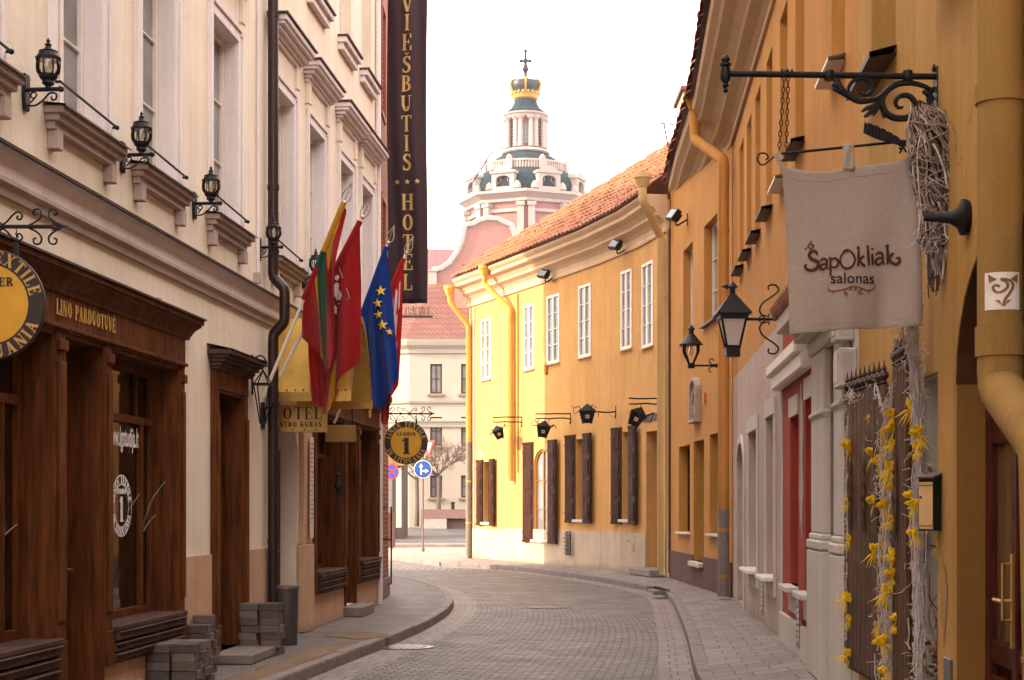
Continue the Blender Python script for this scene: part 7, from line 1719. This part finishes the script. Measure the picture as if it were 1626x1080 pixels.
strap((1346, 230), (1346, 272), .068, .070); strap((1232, 243), (1238, 256), .035, .05, 'tie'); strap((1450, 232), (1447, 246), .035, .05, 'tie')
# lettering laid on the cloth
BR = plain('print_brown', (.055, .014, .006), .8); BR2 = plain('print_rust', (.20, .06, .018), .8)
def lay(m):
    for k, v in enumerate(m.v):
        x, z = v.x, v.z; a = .5; b = .5
        for _ in range(6):
            T_ = at_curve(tp, a).lerp(at_curve(bt, a), b); a = min(1, max(0, a+(x-T_.x)/.82)); b = min(1, max(0, b-(z-T_.y)/1.03))
        m.v[k] = Vector((x, lin(a, b).y-.0105, z))
def ink(pts, w_, n=4):
    q = smooth2([PX(a, b) for a, b in pts], n); k = len(q)
    m.ribbon(q, [w_*s_*(.62+.5*sin(pi*(i+.7)/(k+.4))) for i in range(k)], 0, .0005)
def letter(x, y, w_, *strokes):
    for st in strokes: ink([(x+a, y-b) for a, b in st], w_)
m = MB()
letter(1276, 431, 5.2, [(20, 24), (17, 30), (9, 29), (7, 22), (12, 17), (20, 13), (20, 5), (13, 0), (4, 1), (0, 6), (3, 9)])
letter(1276, 431, 2.0, [(4, 36), (8, 42), (14, 39), (10, 34), (5, 38)], [(8, 44), (11, 47)], [(0, 33), (3, 36)])
letter(1299, 430, 3.8, [(1, 13), (5, 17), (11, 15), (11, 4), (14, 1)], [(11, 9), (4, 8), (1, 3), (5, 0), (11, 4)])
letter(1314, 429, 3.8, [(2, 16), (2, 3), (2, -12)], [(2, 13), (9, 17), (14, 11), (11, 3), (3, 3)], [(-1, 17), (4, 17)])
letter(1331, 428, 3.4, [(14, 27), (6, 25), (0, 14), (3, 3), (11, -1), (20, 4), (23, 15), (18, 25), (10, 29), (4, 25)])
letter(1356, 426, 4.2, [(4, 29), (4, 15), (3, 0)], [(13, 18), (8, 13), (4, 10)], [(5, 11), (10, 4), (15, 1)], [(1, 30), (6, 30)])
letter(1373, 424, 4.4, [(2, 29), (3, 15), (4, 0)], [(0, 30), (4, 30)])
letter(1380, 423, 4.4, [(2, 18), (3, 9), (3, 0)], [(2, 24), (3, 27)])
letter(1387, 422, 4.0, [(1, 15), (6, 19), (12, 17), (13, 5), (16, 1)], [(13, 11), (5, 10), (1, 4), (5, 0), (12, 4)])
letter(1404, 421, 4.6, [(3, 28), (4, 14), (4, 0)], [(13, 18), (8, 13), (4, 10)], [(5, 11), (10, 3), (17, 0), (22, 4), (21, 10), (16, 9)], [(0, 29), (6, 29)])
lay(m); m.build('lettering', BR, t)
m = MB(); x, z = PX(1351, 452); m.text('salonas', x, z, .094, 0, 'CENTER', .0005, .0008, 1.0); lay(m); m.build('small_lettering', BR, t)
m = MB()
for pts in ([(1313, 457), (1312, 461), (1316, 464), (1328, 464), (1340, 461), (1350, 457), (1362, 459), (1374, 463), (1384, 461), (1388, 456), (1385, 453)], [(1336, 463), (1342, 470), (1338, 469), (1337, 466)], [(1350, 458), (1346, 461), (1349, 463)], [(1352, 458), (1356, 461), (1353, 463)], [(1366, 461), (1360, 467), (1365, 469), (1366, 465)], [(1318, 464), (1320, 468)], [(1378, 463), (1376, 467)]): ink(pts, 2.2)
lay(m); m.build('flourish', BR2, t)
# ---- bundle of pale twigs bound round the wall lamp
wt = thing('twig_bundle', 'oval bundle of pale twigs tied under the cast iron bracket', 'twig bundle', T(*PX(1478, 0)[:1], Y-.25, 3.3))
r = random.Random(12)
AX = [(1450, 186, 16), (1464, 212, 34), (1480, 255, 47), (1488, 305, 47), (1490, 350, 40), (1484, 390, 36), (1480, 414, 22)]
def axis(f):
    k = f*(len(AX)-1); i = min(int(k), len(AX)-2); g_ = k-i; p = [AX[i][j]*(1-g_)+AX[i+1][j]*g_ for j in range(3)]
    x, z = PX(p[0], p[1]); return Vector((x, Y-.22, z)), p[2]*s_
TWP = plain('pale_twig', (.55, .47, .44), .75, 0, .25, 14, .4, 80); TWD = plain('dark_twig', (.10, .06, .045), .85, 0, .3, 14, .4, 80)
def twigs(n, rad0, rad1, mat, name, scale, wrap_, r):
    m = MB()
    for _ in range(n):
        f = r.uniform(-.03, .92); L_ = r.uniform(.10, .45) if not wrap_ else r.uniform(.05, .25); a = r.uniform(0, 2*pi); da = r.uniform(-.6, .6)*(4 if wrap_ else 1); k = r.uniform(*scale); pts = []
        for j in range(6):
            g_ = min(1, max(0, f+L_*j/5)); p, rr = axis(g_); aa = a+da*j/5; q = p+Vector((cos(aa)*rr*k, sin(aa)*rr*k*.9, (f+L_*j/5-g_)*-.8))
            pts.append(q+Vector((r.uniform(-.008, .008), r.uniform(-.008, .008), r.uniform(-.01, .01))))
        w_ = r.uniform(rad0, rad1); m.tube(smooth2(pts, 2), w_, 4)
    return m.build(name, mat, wt)
TWG = plain('grey_twig', (.27, .215, .19), .8, 0, .5, 9, .4, 80)
twigs(420, .003, .0065, TWD, 'dark_twigs', (.5, 1.0), False, r)
twigs(240, .0025, .006, TWG, 'grey_twigs', (.85, 1.08), False, r)
twigs(60, .003, .0065, TWP, 'pale_twigs', (.98, 1.1), False, r)
twigs(150, .002, .0055, TWG, 'binding_twigs', (.95, 1.12), True, r)
m = MB(); 
for _ in range(150):
    f = r.uniform(.55, 1.0); p, rr = axis(f); a = r.uniform(0, 2*pi); q = p+Vector((cos(a)*rr, sin(a)*rr, 0)); e = Vector((r.uniform(-1, 1)-.4, r.uniform(-1, 1), r.uniform(-1, .3)))*.05; m.tube([q, q+e*.5+Vector((0, 0, .01)), q+e], .002, 3)
m.build('fine_tips', plain('silver_twig', (.70, .65, .64), .5), wt)
t = thing('bell_lamp', 'black bell shaped wall lamp holder behind the twig bundle', 'wall lamp', T(PX(1538, 0)[0], Y-.4, PX(0, 345)[1]))
q = RF.at(RX(1538), 0, 0).translation; zc = 1.6+(805-345)*q.y/2500
m = MB(Matrix.Translation((q.x, q.y, zc)) @ Matrix.Rotation(RF.ang, 4, 'Z') @ Matrix.Rotation(pi/2, 4, 'X')); m.lathe([(.09, 0), (.10, .02), (.10, .04), (.06, .06), (.035, .10), (.025, .16), (.02, .24)], n=20)
m.build('wall_rose', IRON, t, smooth=True)
t = thing('iron_leaf', 'dark ribbed iron leaf lying over the banner rod next to the twigs', 'leaf ornament', T(*PX(1405, 0)[:1], Y-.03, PX(0, 218)[1]))
m = MB()
a, b = Vector((PX(1370, 0)[0], Y-.03, PX(0, 206)[1])), Vector((PX(1446, 0)[0], Y-.03, PX(0, 236)[1])); d = b-a
for k in range(14):
    f = k/14; f1 = (k+1)/14; hw = lambda g_: .055*sin(pi*min(1, g_*.75+.2))**.6*(1-g_*.5); 
    P0_, P1_ = a+d*f, a+d*f1; lft = lambda p, w_, y: p+Vector((.2*w_, y, w_))
    m.poly([lft(P0_, -hw(f)*.8, -.02), lft(P1_, -hw(f1)*.8, -.02), lft(P1_, hw(f1), .02-.012*(k % 2)), lft(P0_, hw(f), .02-.012*(k % 2))])
    m.tube([lft(P0_, -hw(f)*.8, -.022), lft(P0_, hw(f)*1.1, .012)], .003, 4)
m.tube([a, b], .006, 5); m.build('leaf', IRON, t)
m = MB()
for k in range(9): c = Vector((PX(1432+r.uniform(-14, 12), 0)[0], Y-.05, PX(0, 232+r.uniform(-4, 8))[1])); m.tube([c, c+Vector((r.uniform(-.03, .03), 0, r.uniform(-.04, .02)))], .006, 4)
m.build('tendrils', IRON, t)
# ---- meter boxes
for k, (px, z, h, lab) in enumerate(((1352, 2.98, .24, 'smaller grey white meter box partly hidden below the linen banner'), (1357, 2.58, .32, 'larger grey white meter box on the ochre wall above the finials'))):
    f = RF.at(RX(px), 0, z); t = thing('meter_box', lab, 'meter box', f); m = MB(f); m.box(-.16, .16, -.15, 0, 0, h); m.build('case', plain('meter_white', (.50, .46, .43), .5), t, bev=.012)
    m = MB(f); m.box(-.12, .12, -.158, -.15, .04, h-.04); m.build('door', plain('meter_door', (.42, .38, .36), .45), t, bev=.004); m = MB(f); m.box(-.1+.26, .165, -.12, -.03, .04, h-.04); m.build('side_panel', MC['meter_door'], t)
# ---- carved slat screens standing before the ochre wall
SLAT = wood('screen_brown', (.045, .024, .016), (.17, .095, .06), .6)
def screen(A, B, z0, z1, lab, n, slope=0):
    F = Frame(A, B); t = thing('slat_screen', lab, 'screen', F.at(0, 0, z0), 'brown slatted screens'); M = F.M; Lw = F.len
    m = MB(M); st = Lw/n
    for k in range(n): zt = z1+slope*k/n; x = k*st; m.box(x+.012, x+st-.012, -.012, .018, z0+.04, zt)
    m.build('slats', SLAT, t, bev=.004)
    m = MB(M); m.box(-.01, Lw+.01, .018, .04, z0, z0+.08); m.box(-.01, Lw+.01, .018, .04, z1-.3, z1-.22); m.box(-.01, Lw+.01, .018, .04, (z0+z1)/2, (z0+z1)/2+.07)
    for k in range(n//3): m.lathe([(.004, -.28), (.014, -.2), (.008, -.16), (.022, -.1), (.012, -.05), (.026, 0), (.012, .05), (.022, .1), (.008, .16), (.014, .2), (.004, .28)], st*(k*3+2), -.025, (z0+z1)/2+.28, 8)
    m.build('rails', SLAT, t)
    for k in range(n):
        if k % 1: continue
        zt = z1+slope*k/n; m = MB(M); m.lathe([(.012, 0), (.03, .015), (.014, .03), (.036, .06), (.030, .085), (.012, .10), (.02, .115), (.008, .14), (.002, .185)], k*st+st/2, 0, zt, 10); m.build('finial', IRON if False else plain('finial_brown', (.06, .035, .028), .5, .3), t, smooth=True)
screen((2.70, 12.75), (2.63, 11.05), .30, 2.50, 'wide dark brown slatted screen with a row of turned finials', 9, -.04)
screen((2.60, 10.72), (2.545, 10.12), .22, 2.55, 'narrow dark brown slatted screen next to the grey niche', 5)
# ---- hanging strands of pale twigs on the screens
def garland(pts, wid, n, lab, seed, dens=1.0, name='twig_garland'):
    r = random.Random(seed); P = [Vector(p) for p in smooth2(pts, 4)]; t = thing(name, lab, 'twig garland', T(*P[-1]), 'pale twig garlands hanging on the screens')
    m = MB(); tot = len(P)-1
    for _ in range(int(n*2.2)):
        k = r.uniform(0, tot-.5); L_ = r.uniform(.6, 3.5); off = Vector((r.gauss(0, wid*.42), r.gauss(0, wid*.5), 0)); q = []
        for j in range(5):
            kk = min(tot-.001, k+L_*j/4); i = int(kk); p = P[i].lerp(P[i+1], kk-i); q.append(p+off+Vector((r.gauss(0, wid*.12), r.gauss(0, wid*.12), r.gauss(0, .012))))
        m.tube(smooth2(q, 2), r.uniform(.0022, .0058), 4)
    m.build('strands', TWP, t); m = MB()
    for _ in range(int(n*3.0*dens)):
        k = r.uniform(0, tot-.01); i = int(k); p = P[i].lerp(P[i+1], k-i)+Vector((r.gauss(0, wid*.5), r.gauss(0, wid*.5), 0)); e = Vector((r.gauss(0, 1), r.gauss(0, .8), r.gauss(-.2, 1))).normalized()*r.uniform(.03, .10); m.tube([p, p+e*.5+Vector((r.gauss(0, .012), 0, r.gauss(0, .012))), p+e], .0022, 3)
    m.build('side_twigs', MC['silver_twig'], t)
def GP(px, py, Y): x, z = pxy(px, py, Y); return (x, Y, z)
garland([GP(1352, 640, 12.6), GP(1350, 740, 12.6), GP(1351, 860, 12.6), GP(1352, 960, 12.6), GP(1350, 1010, 12.6)], .045, 70, 'thin pale twig garland on the side of the wide screen by the grey pilaster', 1)
garland([GP(1354, 625, 12.45), GP(1368, 632, 12.2), GP(1385, 622, 11.9), GP(1402, 612, 11.4), GP(1410, 650, 11.1)], .06, 90, 'pale twig garland draped below the finials of the wide screen', 2)
garland([GP(1445, 530, 10.3), GP(1442, 600, 10.6), GP(1418, 680, 10.85), GP(1414, 780, 10.9), GP(1416, 900, 10.9), GP(1418, 1020, 10.9), GP(1420, 1100, 10.9)], .085, 330, 'broad pale twig garland falling between the two screens', 3)
garland([GP(1456, 470, 9.75), GP(1449, 540, 9.8), GP(1457, 620, 9.95), GP(1460, 760, 10.0), GP(1459, 900, 10.0), GP(1461, 1040, 10.0), GP(1462, 1110, 10.0)], .045, 190, 'narrow pale twig garland running from the linen banner down beside the niche', 4)
# ---- yellow feather tufts
FEA = plain('feather_yellow', (.90, .58, .015), .8, 0, .2, 12, .3, 80)
ft0 = None
spots = [(1352, 718, 12.5), (1347, 708, 12.5), (1387, 655, 11.7), (1446, 648, 10.1), (1417, 660, 10.7), (1420, 682, 10.7), (1404, 690, 10.9), (1458, 690, 9.85), (1386, 722, 11.6), (1398, 735, 11.0), (1420, 706, 10.7), (1456, 712, 9.85), (1413, 745, 10.7), (1428, 752, 10.6), (1421, 775, 10.7), (1347, 800, 12.5), (1388, 798, 11.5), (1404, 805, 10.9), (1446, 790, 10.1), (1452, 805, 9.85), (1415, 828, 10.7), (1348, 858, 12.5), (1400, 872, 11.0), (1388, 876, 11.4), (1416, 880, 10.7), (1425, 893, 10.7), (1451, 850, 9.85), (1416, 915, 10.7), (1406, 942, 10.8), (1342, 952, 12.5), (1424, 985, 10.6), (1348, 985, 12.5), (1394, 995, 11.3), (1430, 1005, 10.6), (1402, 1022, 10.9), (1345, 1040, 12.5), (1404, 1068, 10.8), (1493, 860, 9.7)]
places = ('near the grey pilaster', 'on the wide screen', 'between the screens', 'on the narrow screen')
for k, (px, py, Yf) in enumerate(spots):
    r = random.Random(50+k % 5); x, z = pxy(px, py, Yf-.07)
    M = Matrix.Translation((x, Yf-.07, z)) @ Matrix.Rotation(random.uniform(-.8, .8), 4, 'Y') @ Matrix.Scale(random.uniform(.7, 1.15), 4)
    w_ = 0 if Yf > 12 else (1 if 10.95 < Yf < 12 else (2 if Yf >= 10.5 else 3)); lvl = ('top' if py < 700 else 'upper' if py < 800 else 'middle' if py < 900 else 'lower'); lab = 'yellow feather tuft tied in the %s part of the twigs %s' % (lvl, places[w_]) if Yf != 9.7 else 'yellow feather tuft hanging in the grey niche behind the mailbox'
    if k < 5:
        t = thing('feather_tuft', lab, 'feather tuft', M, 'yellow feather tufts tied to the twigs'); m = MB(M)
        for q in range(58):
            a = r.uniform(-.9, .9)+(pi if q % 4 == 0 else 0); l = r.uniform(.03, .075) if a < 2 else r.uniform(.06, .14); cx_, cy_ = sin(a), cos(a); yy = r.uniform(-.035, .035)
            p0 = Vector((0, 0, 0)); p1 = Vector((cx_*l*.6, yy, cy_*l*.6)); p2 = Vector((cx_*l+r.uniform(-.012, .012), yy*1.4, cy_*l-.01)); n_ = Vector((-cy_, 0, cx_))*r.uniform(.012, .024)
            if a > 2: n_ *= .18
            m.poly([p0-n_*.2, p1-n_, p2, p1+n_, p0+n_*.2]); m.poly([p0+Vector((0, -.005, 0)), p1+Vector((0, n_.length, 0))-n_*.3, p2, p1-Vector((0, n_.length, 0))])
        m.ball(0, 0, .02, .03, 7); ob = m.build('plumes', FEA, t); protos = globals().setdefault('protos', []); protos.append(t)
    else: dup(protos[k % 5], M, lab)
# ---- mailbox
Yb = 9.5; q = RF.at(RU(Yb), 0, 0).translation; xr, zt = pxy(1508, 752, Yb-.1); zb = pxy(0, 843, Yb-.1)[1]
t = thing('mailbox', 'dark green mailbox with a pale gold front fixed to the ochre pier', 'mailbox', T(xr-.1, Yb, zb))
FR_ = T(xr, Yb, 0, R_(-38)); MM = T(xr-.03, Yb-.05, 0, 0)
fx0, fx1, fx2 = pxy(1460, 0, Yb)[0], pxy(1482, 0, Yb-.12)[0], pxy(1508, 0, Yb-.05)[0]
m = MB(); A = (fx0, Yb+.02); Bp = (fx1, Yb-.14); Cp = (fx2+.0, Yb-.06); D2 = (fx2, Yb+.12)
def wallq(m, a, b, z0, z1, z2=None, off=0): z2 = z1 if z2 is None else z2; m.poly([(a[0], a[1]-off, z0), (b[0], b[1]-off, z0), (b[0], b[1]-off, z2), (a[0], a[1]-off, z1)])
wallq(m, Bp, Cp, zb, zt-.02, zt+.03); wallq(m, Cp, D2, zb, zt+.03, zt+.03); wallq(m, D2, A, zb, zt+.03, zt-.02); wallq(m, A, Bp, zb, zt-.02); m.poly([(*A, zb), (*Bp, zb), (*Cp, zb), (*D2, zb)])
GRN = plain('mailbox_green', (.006, .022, .016), .35, .2, .2, 8, .08, 50); m.build('body', GRN, t)
m = MB(); e = .012; m.poly([(A[0]-e, A[1]-e, zt-.018), (Bp[0]-e, Bp[1]-e*2, zt-.018), (Cp[0]+e, Cp[1]-e*2, zt+.034), (D2[0], D2[1], zt+.034)]); m.poly([(A[0]-e, A[1]-e, zt-.030), (Bp[0]-e, Bp[1]-e*2, zt-.030), (Bp[0]-e, Bp[1]-e*2, zt-.018), (A[0]-e, A[1]-e, zt-.018)]); m.poly([(Bp[0]-e, Bp[1]-e*2, zt-.030), (Cp[0]+e, Cp[1]-e*2, zt+.022), (Cp[0]+e, Cp[1]-e*2, zt+.034), (Bp[0]-e, Bp[1]-e*2, zt-.018)]); m.build('lid', GREYM, t)
m = MB(); v = Vector((Bp[0]-A[0], Bp[1]-A[1], 0)); nn = Vector((v.y, -v.x, 0)).normalized()*.004
a_ = Vector((A[0], A[1], 0))+v*.06+nn; b_ = Vector((A[0], A[1], 0))+v*.94+nn
m.poly([(a_.x, a_.y, zb+.01), (b_.x, b_.y, zb+.01), (b_.x, b_.y, zt-.05), (a_.x, a_.y, zt-.05)]); m.build('front', plain('mailbox_gold', (.75, .48, .22), .4, .1, .1, 10, .05), t)
m = MB(); c_ = Vector((A[0], A[1], 0))+v*.2+nn*2; m.ball(c_.x, c_.y, (zb+zt)/2+.03, .008, 8); 
for z in (zb+.03, zt-.07): m.tube([a_+nn*.5+Vector((0, 0, z)), b_+nn*.5+Vector((0, 0, z))], .002, 4)
m.build('lock', IRON, t)
m = MB(); m.box(fx2-.03, q.x+.01, Yb+.02, Yb+.08, zb+.05, zb+.12); m.build('wall_mount', IRON, t)
# ---- plant pot and dead climber in the niche
a, b = W1[0], W1[1]; M = RF.at((a+b)/2, .2, .25)
t = thing('potted_plant', 'dried climbing plant in a dark pot inside the grey niche', 'potted plant', M)
m = MB(M); m.lathe([(.09, 0), (.12, .2), (.135, .22), (.135, .25), (.11, .25), (.11, .2), (.02, .2)], n=16); m.build('pot', plain('pot_brown', (.08, .035, .02), .6), t, smooth=True)
m = MB(M); r = random.Random(9)
for k in range(14):
    p = Vector((r.uniform(-.06, .06), r.uniform(-.06, .06), .2)); d = Vector((r.uniform(-.4, .4), r.uniform(-.7, .1), 1)); pts = [p.copy()]
    for j in range(10): d += Vector((r.gauss(0, .45), r.gauss(0, .35), r.gauss(-.03, .2))); p = p+d.normalized()*.11; p.x = max(-.2, min(.2, p.x)); p.y = max(-.16, min(.18, p.y)); pts.append(p.copy())
    m.tube(smooth2(pts, 2), [.006*(1-.6*i/20) for i in range(21)], 4)
m.build('stems', plain('stem_brown', (.13, .06, .03), .8), t)
m = MB(M)
for k in range(160):
    c = Vector((r.uniform(-.17, .17), r.uniform(-.2, .1), r.choice((r.uniform(.2, .45), r.uniform(.2, .5), r.uniform(1.0, 1.6))))); u_ = Vector((r.gauss(0, 1), r.gauss(0, 1), r.gauss(0, 1))).normalized()*.03; w_ = u_.orthogonal().normalized()*.016; m.poly([c-u_, c+w_, c+u_, c-w_])
m.build('leaves', plain('leaf_brown', (.12, .05, .02), .8, 0, .4), t)
